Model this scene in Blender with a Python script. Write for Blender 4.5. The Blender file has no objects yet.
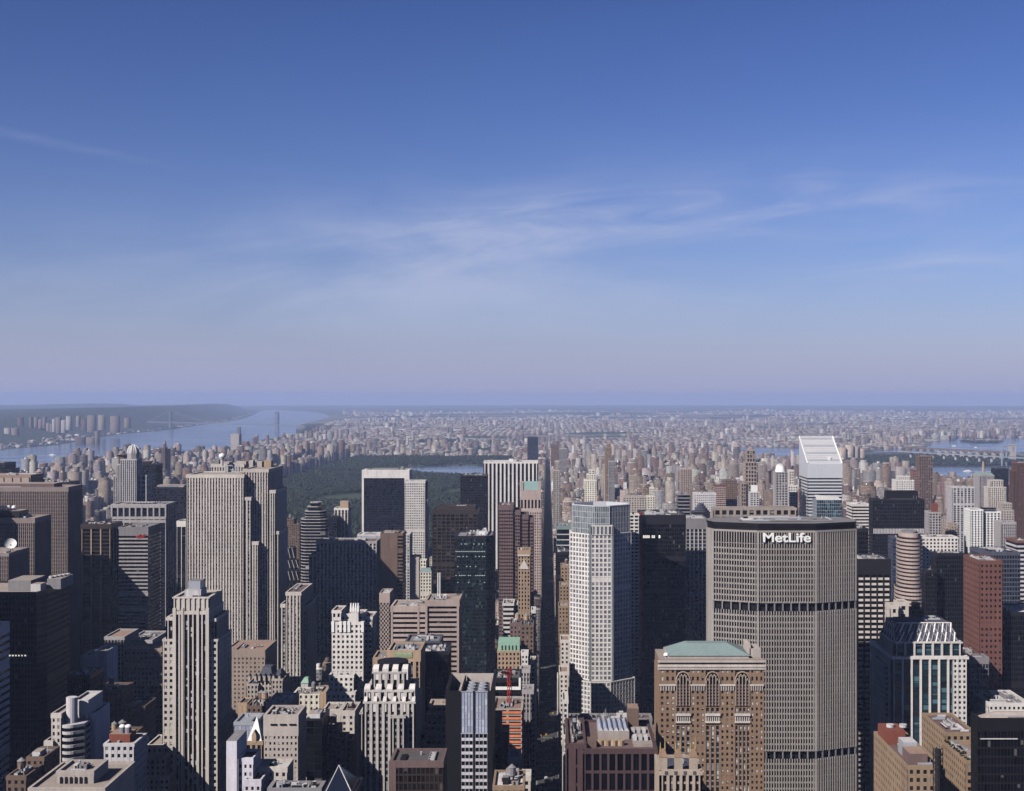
import bpy, math, random
import numpy as np

# ---------------------------------------------------------------- camera, sky, sun, exposure
F, VX, EY, H = 1300.0, 548.0, 395.5, 330.0      # focal length in px, axis of the avenue, eye level, height of the viewpoint
sc = bpy.context.scene
COL = sc.collection
cam_d = bpy.data.cameras.new('camera'); cam = bpy.data.objects.new('camera', cam_d); COL.objects.link(cam)
cam.location = (0, 0, H); cam.rotation_euler = (math.radians(90), 0, 0)
cam_d.sensor_width = 36; cam_d.lens = 36 * F / 1024
cam_d.shift_x = (512 - VX) / 1024
cam_d.clip_start = 1; cam_d.clip_end = 120000
sc.camera = cam

SUN_EL, SUN_AZ = math.radians(38), math.radians(225)      # azimuth clockwise from +Y
to_sun = (math.sin(SUN_AZ) * math.cos(SUN_EL), math.cos(SUN_AZ) * math.cos(SUN_EL), math.sin(SUN_EL))
sun_d = bpy.data.lights.new('sun', 'SUN'); sun = bpy.data.objects.new('sun', sun_d); COL.objects.link(sun)
from mathutils import Vector
sun.rotation_euler = Vector(to_sun).to_track_quat('Z', 'Y').to_euler()
sun.location = (0, 0, 3000)
sun_d.energy = 5.0; sun_d.angle = math.radians(0.5); sun_d.color = (1.0, 0.94, 0.88)

sc.view_settings.view_transform = 'Standard'; sc.view_settings.look = 'None'
sc.view_settings.exposure = 0.21; sc.view_settings.gamma = 1.0
sc.view_settings.use_curve_mapping = False
HAZE_DENSITY = 4.2e-5
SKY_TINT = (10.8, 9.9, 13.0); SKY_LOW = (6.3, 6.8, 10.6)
sc.cycles.use_denoising = True
sc.cycles.max_bounces = 5; sc.cycles.diffuse_bounces = 0; sc.cycles.glossy_bounces = 2
sc.cycles.volume_bounces = 1; sc.cycles.transmission_bounces = 2
sc.cycles.caustics_reflective = False; sc.cycles.caustics_refractive = False

world = bpy.data.worlds.new('World'); sc.world = world; world.use_nodes = True
wn, wl = world.node_tree.nodes, world.node_tree.links
bg = wn['Background']
sky = wn.new('ShaderNodeTexSky'); sky.sky_type = 'NISHITA'; sky.sun_disc = False
sky.sun_elevation = SUN_EL; sky.sun_rotation = SUN_AZ
sky.altitude = 300; sky.air_density = 1.0; sky.dust_density = 0.6; sky.ozone_density = 4.0

def M2(nt, op, a, b=None, clamp=False):
    n = nt.nodes.new('ShaderNodeMath'); n.operation = op; n.use_clamp = clamp
    for i, x in enumerate((a, b)):
        if x is None: continue
        if isinstance(x, (int, float)): n.inputs[i].default_value = x
        else: nt.links.new(x, n.inputs[i])
    return n.outputs[0]
def mixc(nt, fac, a, b, blend='MIX'):
    n = nt.nodes.new('ShaderNodeMix'); n.data_type = 'RGBA'; n.blend_type = blend
    for k, x in ((0, fac), (6, a), (7, b)):
        if isinstance(x, (int, float)): n.inputs[k].default_value = x
        elif isinstance(x, tuple): n.inputs[k].default_value = (*x[:3], 1)
        else: nt.links.new(x, n.inputs[k])
    return n.outputs[2]
def mapr(nt, v, a, b, c=0.0, d=1.0, smooth=True):
    n = nt.nodes.new('ShaderNodeMapRange'); n.interpolation_type = 'SMOOTHSTEP' if smooth else 'LINEAR'
    nt.links.new(v, n.inputs[0])
    for i, x in enumerate((a, b, c, d)): n.inputs[i + 1].default_value = x
    return n.outputs[0]
def noise(nt, vec, scale, detail=4, rough=0.55, dist=0.0):
    n = nt.nodes.new('ShaderNodeTexNoise'); n.inputs['Scale'].default_value = scale
    n.inputs['Detail'].default_value = detail; n.inputs['Roughness'].default_value = rough
    n.inputs['Distortion'].default_value = dist
    if vec is not None: nt.links.new(vec, n.inputs['Vector'])
    return n.outputs[0]
def mapping(nt, vec, loc=(0, 0, 0), rot=(0, 0, 0), scale=(1, 1, 1)):
    n = nt.nodes.new('ShaderNodeMapping'); nt.links.new(vec, n.inputs[0])
    n.inputs[1].default_value = loc; n.inputs[2].default_value = rot; n.inputs[3].default_value = scale
    return n.outputs[0]

# clear-air sky, deepened a little, with high thin cirrus laid on a plane far overhead
wt = world.node_tree
tc = wn.new('ShaderNodeTexCoord'); sep = wn.new('ShaderNodeSeparateXYZ'); wl.new(tc.outputs['Generated'], sep.inputs[0])
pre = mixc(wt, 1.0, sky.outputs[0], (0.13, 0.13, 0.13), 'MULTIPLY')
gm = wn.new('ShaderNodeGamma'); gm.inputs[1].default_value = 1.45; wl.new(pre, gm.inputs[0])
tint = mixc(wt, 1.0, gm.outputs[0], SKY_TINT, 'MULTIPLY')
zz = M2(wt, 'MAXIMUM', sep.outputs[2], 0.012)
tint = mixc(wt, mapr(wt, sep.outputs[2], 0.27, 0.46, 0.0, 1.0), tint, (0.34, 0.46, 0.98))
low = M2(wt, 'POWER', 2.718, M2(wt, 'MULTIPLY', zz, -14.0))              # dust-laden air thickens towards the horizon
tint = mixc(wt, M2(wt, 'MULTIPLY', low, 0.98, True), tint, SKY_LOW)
# one feathery wisp of cirrus that climbs to the right, a thin veil below it, an old vapour trail
ya = M2(wt, 'MAXIMUM', M2(wt, 'ABSOLUTE', sep.outputs[1]), 0.05)
u_, v_ = M2(wt, 'DIVIDE', sep.outputs[0], ya), M2(wt, 'DIVIDE', sep.outputs[2], ya)
dv = M2(wt, 'SUBTRACT', M2(wt, 'SUBTRACT', v_, 0.134), M2(wt, 'MULTIPLY', u_, 0.075))
cmb = wn.new('ShaderNodeCombineXYZ'); wl.new(u_, cmb.inputs[0]); wl.new(dv, cmb.inputs[1])
def bump(x, c, w):
    d = M2(wt, 'DIVIDE', M2(wt, 'SUBTRACT', x, c), w); return M2(wt, 'POWER', 2.718, M2(wt, 'MULTIPLY', M2(wt, 'MULTIPLY', d, d), -1.0))
fib = noise(wt, mapping(wt, cmb.outputs[0], rot=(0, 0, -0.10), scale=(5.5, 42, 1)), 1.0, 7, 0.58, 1.1)
soft = noise(wt, mapping(wt, cmb.outputs[0], loc=(1.7, 4, 0), scale=(4.2, 13, 1)), 1.0, 5, 0.6, 0.5)
w1 = M2(wt, 'MULTIPLY', M2(wt, 'MULTIPLY', bump(dv, 0.0, 0.021), bump(u_, 0.07, 0.22)), mapr(wt, fib, 0.34, 0.78, 0.0, 0.62))
w2 = M2(wt, 'MULTIPLY', M2(wt, 'MULTIPLY', bump(dv, -0.030, 0.048), bump(u_, -0.02, 0.36)), mapr(wt, soft, 0.30, 0.75, 0.0, 0.62))
w3 = M2(wt, 'MULTIPLY', M2(wt, 'MULTIPLY', bump(dv, -0.058, 0.010), bump(u_, 0.28, 0.07)), mapr(wt, fib, 0.36, 0.74, 0.0, 0.45))
tl = M2(wt, 'SUBTRACT', v_, M2(wt, 'SUBTRACT', 0.117, M2(wt, 'MULTIPLY', u_, 0.205)))
w4 = M2(wt, 'MULTIPLY', M2(wt, 'MULTIPLY', bump(tl, 0.0, 0.0035), bump(u_, -0.40, 0.09)), mapr(wt, fib, 0.3, 0.7, 0.02, 0.10))
ci = M2(wt, 'ADD', M2(wt, 'ADD', w1, w2), M2(wt, 'ADD', w3, w4), True)
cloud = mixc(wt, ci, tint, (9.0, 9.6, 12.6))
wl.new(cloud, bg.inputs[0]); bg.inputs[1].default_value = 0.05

# ---------------------------------------------------------------- helpers
R = random.Random(7)
def gx(px, D): return (px - VX) / F * D
def gz(py, D): return H - (py - EY) / F * D
def gp(px, py, z=0.0):
    D = (H - z) * F / (py - EY)
    return (gx(px, D), D)

def new_mat(name):
    m = bpy.data.materials.new(name); m.use_nodes = True
    return m, m.node_tree, m.node_tree.nodes['Principled BSDF']
def obj_coord(nt):
    return nt.nodes.new('ShaderNodeTexCoord').outputs['Object']
MATS = {}
def wallmat(name, c, rough=0.85, var=0.22, metal=0.0, spec=0.3):
    m, nt, p = new_mat(name)
    co = obj_coord(nt)
    n1 = noise(nt, mapping(nt, co, scale=(0.05, 0.05, 0.03)), 1.0, 5, 0.65)                 # broad weathering
    n2 = noise(nt, mapping(nt, co, scale=(0.55, 0.55, 0.035)), 1.0, 4, 0.65)                # run-off streaks
    n3 = noise(nt, co, 0.8, 3, 0.6)                                                          # stones, patches
    v = M2(nt, 'ADD', M2(nt, 'ADD', M2(nt, 'MULTIPLY', n1, 0.40), M2(nt, 'MULTIPLY', n2, 0.36)), M2(nt, 'MULTIPLY', n3, 0.24))
    f = mapr(nt, v, 0.33, 0.67, 1.0 - var * 1.35, 1.0 + var * 1.1, False)
    oi = nt.nodes.new('ShaderNodeObjectInfo')
    f = M2(nt, 'MULTIPLY', f, mapr(nt, oi.outputs['Random'], 0, 1, 1 - var * .5, 1 + var * .4, False))
    h = nt.nodes.new('ShaderNodeVectorMath'); h.operation = 'SCALE'
    h.inputs[0].default_value = c; nt.links.new(f, h.inputs[3])
    nt.links.new(h.outputs[0], p.inputs['Base Color'])
    p.inputs['Roughness'].default_value = rough; p.inputs['Metallic'].default_value = metal
    p.inputs['Specular IOR Level'].default_value = spec
    MATS[name] = m; return m
def glassmat(name, c, blind=(0.32, 0.30, 0.27), share=0.16, rough=0.12, spec=0.4, var=0.9):
    """window glass: every pane has its own depth of tone, some with the blinds down"""
    m, nt, p = new_mat(name)
    uv = nt.nodes.new('ShaderNodeUVMap').outputs[0]
    fl = nt.nodes.new('ShaderNodeVectorMath'); fl.operation = 'FLOOR'; nt.links.new(uv, fl.inputs[0])
    w = nt.nodes.new('ShaderNodeTexWhiteNoise'); w.noise_dimensions = '2D'; nt.links.new(fl.outputs[0], w.inputs['Vector'])
    sc_ = nt.nodes.new('ShaderNodeSeparateColor'); nt.links.new(w.outputs[1], sc_.inputs[0])
    on = M2(nt, 'LESS_THAN', sc_.outputs[0], share)
    fr = nt.nodes.new('ShaderNodeVectorMath'); fr.operation = 'FRACTION'; nt.links.new(uv, fr.inputs[0])
    sx = nt.nodes.new('ShaderNodeSeparateXYZ'); nt.links.new(fr.outputs[0], sx.inputs[0])
    drop = M2(nt, 'GREATER_THAN', sx.outputs[1], sc_.outputs[1])          # how far the blind is drawn
    f = M2(nt, 'MULTIPLY', on, drop)
    dark = nt.nodes.new('ShaderNodeVectorMath'); dark.operation = 'SCALE'; dark.inputs[0].default_value = c
    nt.links.new(mapr(nt, sc_.outputs[2], 0, 1, 1 - var * 0.7, 1 + var, False), dark.inputs[3])
    nt.links.new(mixc(nt, f, dark.outputs[0], blind), p.inputs['Base Color'])
    p.inputs['Roughness'].default_value = rough; p.inputs['Specular IOR Level'].default_value = spec
    # no two panes hang quite true: each reflects its own piece of the surroundings
    gn = nt.nodes.new('ShaderNodeNewGeometry')
    tl_ = nt.nodes.new('ShaderNodeVectorMath'); tl_.operation = 'MULTIPLY_ADD'; nt.links.new(w.outputs[1], tl_.inputs[0])
    tl_.inputs[1].default_value = (0.10, 0.10, 0.14); nt.links.new(gn.outputs['Normal'], tl_.inputs[2])
    t2 = nt.nodes.new('ShaderNodeVectorMath'); t2.operation = 'SUBTRACT'; nt.links.new(tl_.outputs[0], t2.inputs[0]); t2.inputs[1].default_value = (0.05, 0.05, 0.07)
    t3 = nt.nodes.new('ShaderNodeVectorMath'); t3.operation = 'NORMALIZE'; nt.links.new(t2.outputs[0], t3.inputs[0])
    nt.links.new(t3.outputs[0], p.inputs['Normal'])
    MATS[name] = m; return m

for n_, c_ in dict(limestone=(0.43, 0.378, 0.342), cream=(0.53, 0.48, 0.435), buff=(0.37, 0.30, 0.24), white_stone=(0.63, 0.595, 0.565), pale_stone=(0.47, 0.435, 0.41), mauve=(0.235, 0.19, 0.18), tan=(0.37, 0.265, 0.18),
                   tan_brick=(0.27, 0.19, 0.125), brown_brick=(0.155, 0.105, 0.082), gothic_brick=(0.25, 0.165, 0.11), red_brick=(0.155, 0.07, 0.055), rust=(0.20, 0.062, 0.04),
                   pink_granite=(0.41, 0.325, 0.29), grey_stone=(0.36, 0.335, 0.335), pale_grey=(0.50, 0.48, 0.49), mid_grey=(0.22, 0.21, 0.22),
                   brown_granite=(0.15, 0.10, 0.095), maroon=(0.085, 0.05, 0.05), black_stone=(0.014, 0.013, 0.015), lavender=(0.56, 0.535, 0.58),
                   orange_net=(0.62, 0.20, 0.10), tar=(0.10, 0.09, 0.09), gravel_roof=(0.33, 0.28, 0.25), pale_roof=(0.55, 0.53, 0.52), terracotta=(0.30, 0.20, 0.155),
                   slate=(0.07, 0.075, 0.10), cream_light=(0.66, 0.62, 0.53), peach=(0.35, 0.28, 0.235), mullion=(0.325, 0.295, 0.275)).items():
    wallmat(n_, c_)
wallmat('copper', (0.20, 0.262, 0.258), 0.7, 0.14)
wallmat('copper_bright', (0.30, 0.45, 0.42), 0.7, 0.14)
wallmat('mint', (0.26, 0.42, 0.32), 0.7, 0.15)
wallmat('white_paint', (0.80, 0.79, 0.77), 0.6, 0.08)
wallmat('red_paint', (0.42, 0.04, 0.025), 0.5, 0.15)
wallmat('black_stone', (0.012, 0.011, 0.013), 0.6, 0.2, 0.0, 0.12)
wallmat('dark_metal', (0.016, 0.015, 0.018), 0.5, 0.2, 0.0, 0.25)
wallmat('bronze', (0.04, 0.029, 0.025), 0.5, 0.2, 0.0, 0.3)
wallmat('steel', (0.46, 0.48, 0.52), 0.4, 0.1, 0.3, 0.5)
wallmat('aluminium', (0.60, 0.61, 0.64), 0.45, 0.06, 0.2, 0.5)
wallmat('gold', (0.45, 0.33, 0.14), 0.5, 0.2, 0.2)
wallmat('bridge_steel', (0.17, 0.19, 0.22), 0.6, 0.1); wallmat('bridge_blue', (0.27, 0.32, 0.36), 0.6, 0.1)
glassmat('glass_dark', (0.010, 0.010, 0.012), (0.22, 0.21, 0.195), 0.10)
glassmat('glass_black', (0.004, 0.004, 0.006), (0.10, 0.10, 0.10), share=0.02, var=0.7, spec=0.14)
glassmat('glass_bronze', (0.010, 0.007, 0.006), (0.08, 0.06, 0.055), 0.10)
glassmat('glass_blue', (0.018, 0.028, 0.06), (0.10, 0.13, 0.20), 0.06)
glassmat('glass_grey', (0.13, 0.135, 0.155), (0.26, 0.26, 0.28), 0.25, 0.15, 0.5, 0.5)
glassmat('glass_green', (0.006, 0.012, 0.014), (0.06, 0.09, 0.09), 0.10)
glassmat('glass_teal', (0.010, 0.028, 0.038), (0.07, 0.15, 0.18), 0.3)
glassmat('glass_blinds', (0.012, 0.012, 0.014), (0.46, 0.44, 0.42), 0.36)
glassmat('glass_navy', (0.006, 0.008, 0.016), (0.02, 0.026, 0.04), 0.2)
glassmat('glass_pale', (0.125, 0.15, 0.155), (0.20, 0.225, 0.23), 0.5, 0.2, 0.7, 0.3)
glassmat('glass_silver', (0.33, 0.36, 0.46), (0.42, 0.45, 0.54), 0.3, 0.3, 0.6, 0.15)
def lampmat(name, c, e):
    m, nt, p = new_mat(name); p.inputs['Base Color'].default_value = (*c, 1)
    p.inputs['Emission Color'].default_value = (*c, 1); p.inputs['Emission Strength'].default_value = e; MATS[name] = m
lampmat('lit_office', (1.0, 0.93, 0.82), 0.8); lampmat('green_light', (0.45, 0.55, 0.5), .05)

class MB:
    """collects faces of one part; points are world coordinates"""
    def __init__(s): s.k = {}; s.v = []; s.f = []; s.m = []; s.uv = []; s.mats = []; s.col = None; s.c = []
    def pt(s, p):
        q = (round(p[0], 3), round(p[1], 3), round(p[2], 3))
        i = s.k.get(q)
        if i is None: i = s.k[q] = len(s.v); s.v.append(q)
        return i
    def face(s, pts, mat, uv=None):
        ids = [s.pt(p) for p in pts]
        if len(set(ids)) < len(ids):
            keep = [i for n, i in enumerate(ids) if i not in ids[:n]]
            if len(keep) < 3: return
            ids, uv = keep, None
        if mat not in s.mats: s.mats.append(mat)
        s.f.append(ids); s.m.append(s.mats.index(mat)); s.uv.append(uv); s.c.append(s.col)
    def box(s, x0, x1, y0, y1, z0, z1, mat, top=None, bottom=False):
        s.prism([(x0, y0), (x1, y0), (x1, y1), (x0, y1)], z0, z1, mat, top, bottom)
    def prism(s, poly, z0, z1, mat, top=None, bottom=False):      # poly counter-clockwise
        n = len(poly)
        for i in range(n):
            a, b = poly[i], poly[(i + 1) % n]
            s.face([(*a, z0), (*b, z0), (*b, z1), (*a, z1)], mat)
        s.face([(*p, z1) for p in poly], top or mat)
        if bottom: s.face([(*p, z0) for p in reversed(poly)], mat)
    def frustum(s, lo, z0, hi, z1, mat, cap=True):
        n = len(lo)
        for i in range(n):
            j = (i + 1) % n
            s.face([(*lo[i], z0), (*lo[j], z0), (*hi[j], z1), (*hi[i], z1)], mat)
        if cap: s.face([(*p, z1) for p in hi], mat)
    def cyl(s, x, y, r, z0, z1, mat, n=12, r1=None, cap=True):
        ring = lambda q: [(x + q * math.cos(2 * math.pi * i / n), y + q * math.sin(2 * math.pi * i / n)) for i in range(n)]
        s.frustum(ring(r), z0, ring(r if r1 is None else r1), z1, mat, cap)
    def tube(s, a, b, r, mat, n=6):
        a, b = Vector(a), Vector(b); d = (b - a)
        if d.length < 1e-6: return
        d.normalize(); u = d.orthogonal().normalized(); w = d.cross(u)
        P = lambda o, i: tuple(o + r * (math.cos(2 * math.pi * i / n) * u + math.sin(2 * math.pi * i / n) * w))
        for i in range(n): s.face([P(a, i), P(a, i + 1), P(b, i + 1), P(b, i)], mat)
    def dome(s, x, y, z, r, mat, n=12, m=5, h=None):
        h = h or r
        for j in range(m):
            t0, t1 = math.pi / 2 * j / m, math.pi / 2 * (j + 1) / m
            for i in range(n):
                p0, p1 = 2 * math.pi * i / n, 2 * math.pi * (i + 1) / n
                q = lambda t, p: (x + r * math.cos(t) * math.cos(p), y + r * math.cos(t) * math.sin(p), z + h * math.sin(t))
                s.face([q(t0, p0), q(t0, p1), q(t1, p1), q(t1, p0)], mat)
    def bar(s, a, t, n, u0, u1, z0, z1, d, mat, sides=(1, 1, 1, 1)):
        """a raised bar on the wall plane through a, along t, outward normal n"""
        P = lambda u, e, z: (a[0] + t[0] * u + n[0] * e, a[1] + t[1] * u + n[1] * e, z)
        s.face([P(u0, d, z0), P(u1, d, z0), P(u1, d, z1), P(u0, d, z1)], mat)
        if sides[0]: s.face([P(u0, 0, z0), P(u0, d, z0), P(u0, d, z1), P(u0, 0, z1)], mat)
        if sides[1]: s.face([P(u1, d, z0), P(u1, 0, z0), P(u1, 0, z1), P(u1, d, z1)], mat)
        if sides[2]: s.face([P(u0, d, z1), P(u1, d, z1), P(u1, 0, z1), P(u0, 0, z1)], mat)
        if sides[3]: s.face([P(u0, 0, z0), P(u1, 0, z0), P(u1, d, z0), P(u0, d, z0)], mat)
    def build(s, name, parent=None, smooth=False):
        o3 = parent_origin(parent)
        me = bpy.data.meshes.new(name)
        me.from_pydata([(p[0] - o3[0], p[1] - o3[1], p[2] - o3[2]) for p in s.v], [], s.f)
        for m in s.mats: me.materials.append(MATS[m])
        me.polygons.foreach_set('material_index', s.m)
        if any(u is not None for u in s.uv):
            l = me.uv_layers.new(name='UVMap'); flat = []
            for f, u in zip(s.f, s.uv):
                for q in (u if u is not None else [(0.5, 0.5)] * len(f)): flat += [q[0], q[1]]
            l.data.foreach_set('uv', flat)
        if any(c is not None for c in s.c):
            at = me.color_attributes.new('col', 'FLOAT_COLOR', 'CORNER'); flat = []
            for f, c in zip(s.f, s.c): flat += list(c if c is not None else (0.3, 0.3, 0.3, 0)) * len(f)
            at.data.foreach_set('color', flat)
        if smooth: me.polygons.foreach_set('use_smooth', [True] * len(s.f))
        me.update()
        o = bpy.data.objects.new(name, me); COL.objects.link(o)
        if parent is not None: o.parent = parent
        else: o.location = o3
        return o
ORIG = {}
def parent_origin(p):
    while p is not None and p.parent is not None: p = p.parent
    return ORIG.get(p.name, (0, 0, 0)) if p is not None else (0, 0, 0)
def thing(name, label, cat, loc, group=None):
    o = bpy.data.objects.new(name, None); COL.objects.link(o); o.location = loc
    o.empty_display_size = 5
    o['label'] = label; o['category'] = cat
    if group: o['group'] = group
    ORIG[o.name] = tuple(loc); return o
def tag(o, label, cat, group=None, kind=None):
    if label: o['label'] = label
    if cat: o['category'] = cat
    if group: o['group'] = group
    if kind: o['kind'] = kind
    return o

# ---- facades: real piers and spandrels standing proud of the glass
def st(wall, glass='glass_dark', bay=3.2, pier=0.45, fl=3.8, sp=0.35, pd=0.55, sd=0.25, top=2.0, spm=None, topm=None):
    return dict(wall=wall, glass=glass, bay=bay, pier=pier, fl=fl, sp=sp, pd=pd, sd=sd, top=top, spm=spm or wall, topm=topm or wall)
def facade(mb, a, b, z0, z1, s):
    L = math.hypot(b[0] - a[0], b[1] - a[1])
    if L < 0.5 or z1 - z0 < 1: return
    t = ((b[0] - a[0]) / L, (b[1] - a[1]) / L); n = (t[1], -t[0])
    zt = max(z0 + 0.5, z1 - s['top']); nc = max(1, round(L / s['bay'])); nf = max(1, round((zt - z0) / s['fl'])); fh = (zt - z0) / nf
    ou, ov = R.randrange(0, 400), R.randrange(0, 400)
    mb.face([(*a, z0), (*b, z0), (*b, zt), (*a, zt)], s['glass'], [(ou, ov), (ou + nc, ov), (ou + nc, ov + nf), (ou, ov + nf)])
    md = max(s['pd'], s['sd'])
    if s['top'] > 0: mb.bar(a, t, n, -md - 0.05, L + md + 0.05, zt, z1, md + 0.06, s['topm'], (1, 1, 1, 1))
    if s['sp'] > 0:
        e = s['sd'] if s['sd'] > s['pd'] or s['pier'] <= 0 else 0
        mech = set(R.sample(range(6, nf - 3), 1 + nf // 34)) if nf > 24 and s['sp'] < .9 and s.get('mech', True) and R.random() < .55 else ()
        for j in mech: mb.bar(a, t, n, -e, L + e, z0 + (j + s['sp']) * fh + .02, z0 + (j + .93) * fh, s['sd'] * .6, s['spm'], (0, 0, 1, 0))
        for j in range(nf):
            mb.bar(a, t, n, -e, L + e, z0 + j * fh, z0 + j * fh + s['sp'] * fh, s['sd'], s['spm'], (e > 0, e > 0, 1, 0))
    if s['pier'] > 0:
        bw = L / nc; w = s['pier'] * bw; e = s['pd']
        for i in range(nc + 1):
            u0, u1 = i * bw - w / 2, i * bw + w / 2
            if i == 0: u0 = -e if e >= s['sd'] else 0
            if i == nc: u1 = L + e if e >= s['sd'] else L
            mb.bar(a, t, n, u0, u1, z0, zt, s['pd'], s['wall'], (1, 1, 0, 0))
def tower_mesh(poly, z0, z1, s, roof, faces=None, parapet=1.1):
    """walls of one tier on a counter-clockwise plan, with a parapet round a sunken roof"""
    mb = MB(); n = len(poly)
    for i in range(n):
        a, b = poly[i], poly[(i + 1) % n]
        nx, ny = b[1] - a[1], -(b[0] - a[0])
        if ny > 0.5 * math.hypot(nx, ny): mb.face([(*a, z0), (*b, z0), (*b, z1), (*a, z1)], s['wall'])      # north walls, never looked at
        else: facade(mb, a, b, z0, z1, s)
    c = (sum(p[0] for p in poly) / n, sum(p[1] for p in poly) / n)
    k = max(0.5, 1 - 1.6 / max(4, min(math.hypot(p[0] - c[0], p[1] - c[1]) for p in poly)))
    inn = [(c[0] + (p[0] - c[0]) * k, c[1] + (p[1] - c[1]) * k) for p in poly]
    for i in range(n):
        j = (i + 1) % n
        mb.face([(*poly[i], z1), (*poly[j], z1), (*inn[j], z1), (*inn[i], z1)], s['topm'])
        mb.face([(*inn[j], z1 - parapet), (*inn[i], z1 - parapet), (*inn[i], z1), (*inn[j], z1)], s['topm'])
    rf = MB(); rf.face([(*p, z1 - parapet) for p in inn], roof)
    return mb, rf
def rect(x0, x1, y0, y1): return [(x0, y0), (x1, y0), (x1, y1), (x0, y1)]

FOOT = []      # plan boxes that are taken
SKY_COLUMNS = []
def water_tank(root, x, y, z, r=2.0, mat='brown_brick'):
    mb = MB()
    mb.cyl(x, y, r, z + 2.2, z + 6.0, mat, 10)
    mb.cyl(x, y, r * 1.12, z + 6.0, z + 7.6, 'mid_grey', 10, 0.15)
    for i in range(4):
        a = math.pi / 4 + i * math.pi / 2
        mb.tube((x + r * .75 * math.cos(a), y + r * .75 * math.sin(a), z), (x + r * .75 * math.cos(a), y + r * .75 * math.sin(a), z + 2.3), 0.16, 'dark_metal', 4)
    return mb.build('water_tank', root)
def clutter(root, x0, x1, y0, y1, z, n, seed, hmax=3.2, tank=0, mats=('mid_grey', 'pale_grey', 'gravel_roof', 'pale_roof', 'dark_metal', 'steel')):
    """rooftop plant: bulkheads, cooling units, ducts, vents, masts, hatches"""
    r = random.Random(seed); w, d = x1 - x0, y1 - y0
    if w < 5 or d < 5: return
    used = []; n = n + n // 2
    for i in range(n * 8):
        if len(used) >= n: break
        bw, bd = r.uniform(.07, .28) * w, r.uniform(.1, .33) * d
        kind = r.random()
        if kind > .72: bw, bd = (r.uniform(.3, .6) * w, r.uniform(.7, 1.3)) if r.random() < .5 else (r.uniform(.7, 1.3), r.uniform(.35, .65) * d)
        bx, by = x0 + r.uniform(.05, max(.06, .95 - bw / w)) * w, y0 + r.uniform(.05, max(.06, .95 - bd / d)) * d
        if any(bx < u[1] + .4 and bx + bw > u[0] - .4 and by < u[3] + .4 and by + bd > u[2] - .4 for u in used): continue
        used.append((bx, bx + bw, by, by + bd))
        hh = r.uniform(.35, 1) * hmax; mb = MB(); m = r.choice(mats)
        if kind > .72:
            mb.box(bx, bx + bw, by, by + bd, z + .35, z + 1.2, r.choice(('steel', 'pale_grey', 'mid_grey')), None, True)
            for q in (0.1, .5, .9): mb.box(bx + q * (bw - .4), bx + q * (bw - .4) + .4, by + q * (bd - .4), by + q * (bd - .4) + .4, z, z + .4, 'dark_metal')
            mb.build('duct', root)
        elif kind < 0.45 or hh < 1.4:
            mb.box(bx, bx + bw, by, by + bd, z, z + hh, m, r.choice(mats))
            if bw > 3 and bd > 3: mb.box(bx + bw * .2, bx + bw * .55, by + bd * .25, by + bd * .7, z + hh, z + hh + .8, r.choice(mats))
            if hh > 1.8: mb.box(bx + bw * .3, bx + bw * .3 + .9, by - .06, by, z, z + min(2, hh * .8), 'dark_metal')
            mb.build('bulkhead' if hh > 1.8 else 'air_handler', root)
        else:
            mb.box(bx, bx + bw, by, by + bd, z, z + hh * .6, m)
            k = max(1, min(4, int(bw / 3)))
            for q in range(k):
                cx = bx + bw * (q + .5) / k
                mb.cyl(cx, by + bd / 2, min(bw / k, bd) * .38, z + hh * .6, z + hh, 'pale_grey', 10)
                mb.cyl(cx, by + bd / 2, min(bw / k, bd) * .30, z + hh + .01, z + hh + .03, 'dark_metal', 10)
            mb.build('cooling_unit', root)
    for i in range(min(4, 1 + n // 3)):
        vx, vy = x0 + w * r.uniform(.05, .95), y0 + d * r.uniform(.05, .95); mb = MB()
        if r.random() < .3: mb.tube((vx, vy, z), (vx, vy, z + hmax * r.uniform(1, 2)), .12, 'pale_grey', 4); mb.build('mast', root)
        else: mb.cyl(vx, vy, .5, z, z + 1.3, 'steel', 8); mb.cyl(vx, vy, .75, z + 1.3, z + 1.7, 'steel', 8, .2); mb.build('roof_vent', root)
    for i in range(tank):
        water_tank(root, x0 + w * r.uniform(.2, .8), y0 + d * r.uniform(.3, .8), z, r.uniform(1.7, 2.4), r.choice(['brown_brick', 'tan', 'mid_grey']))

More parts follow.
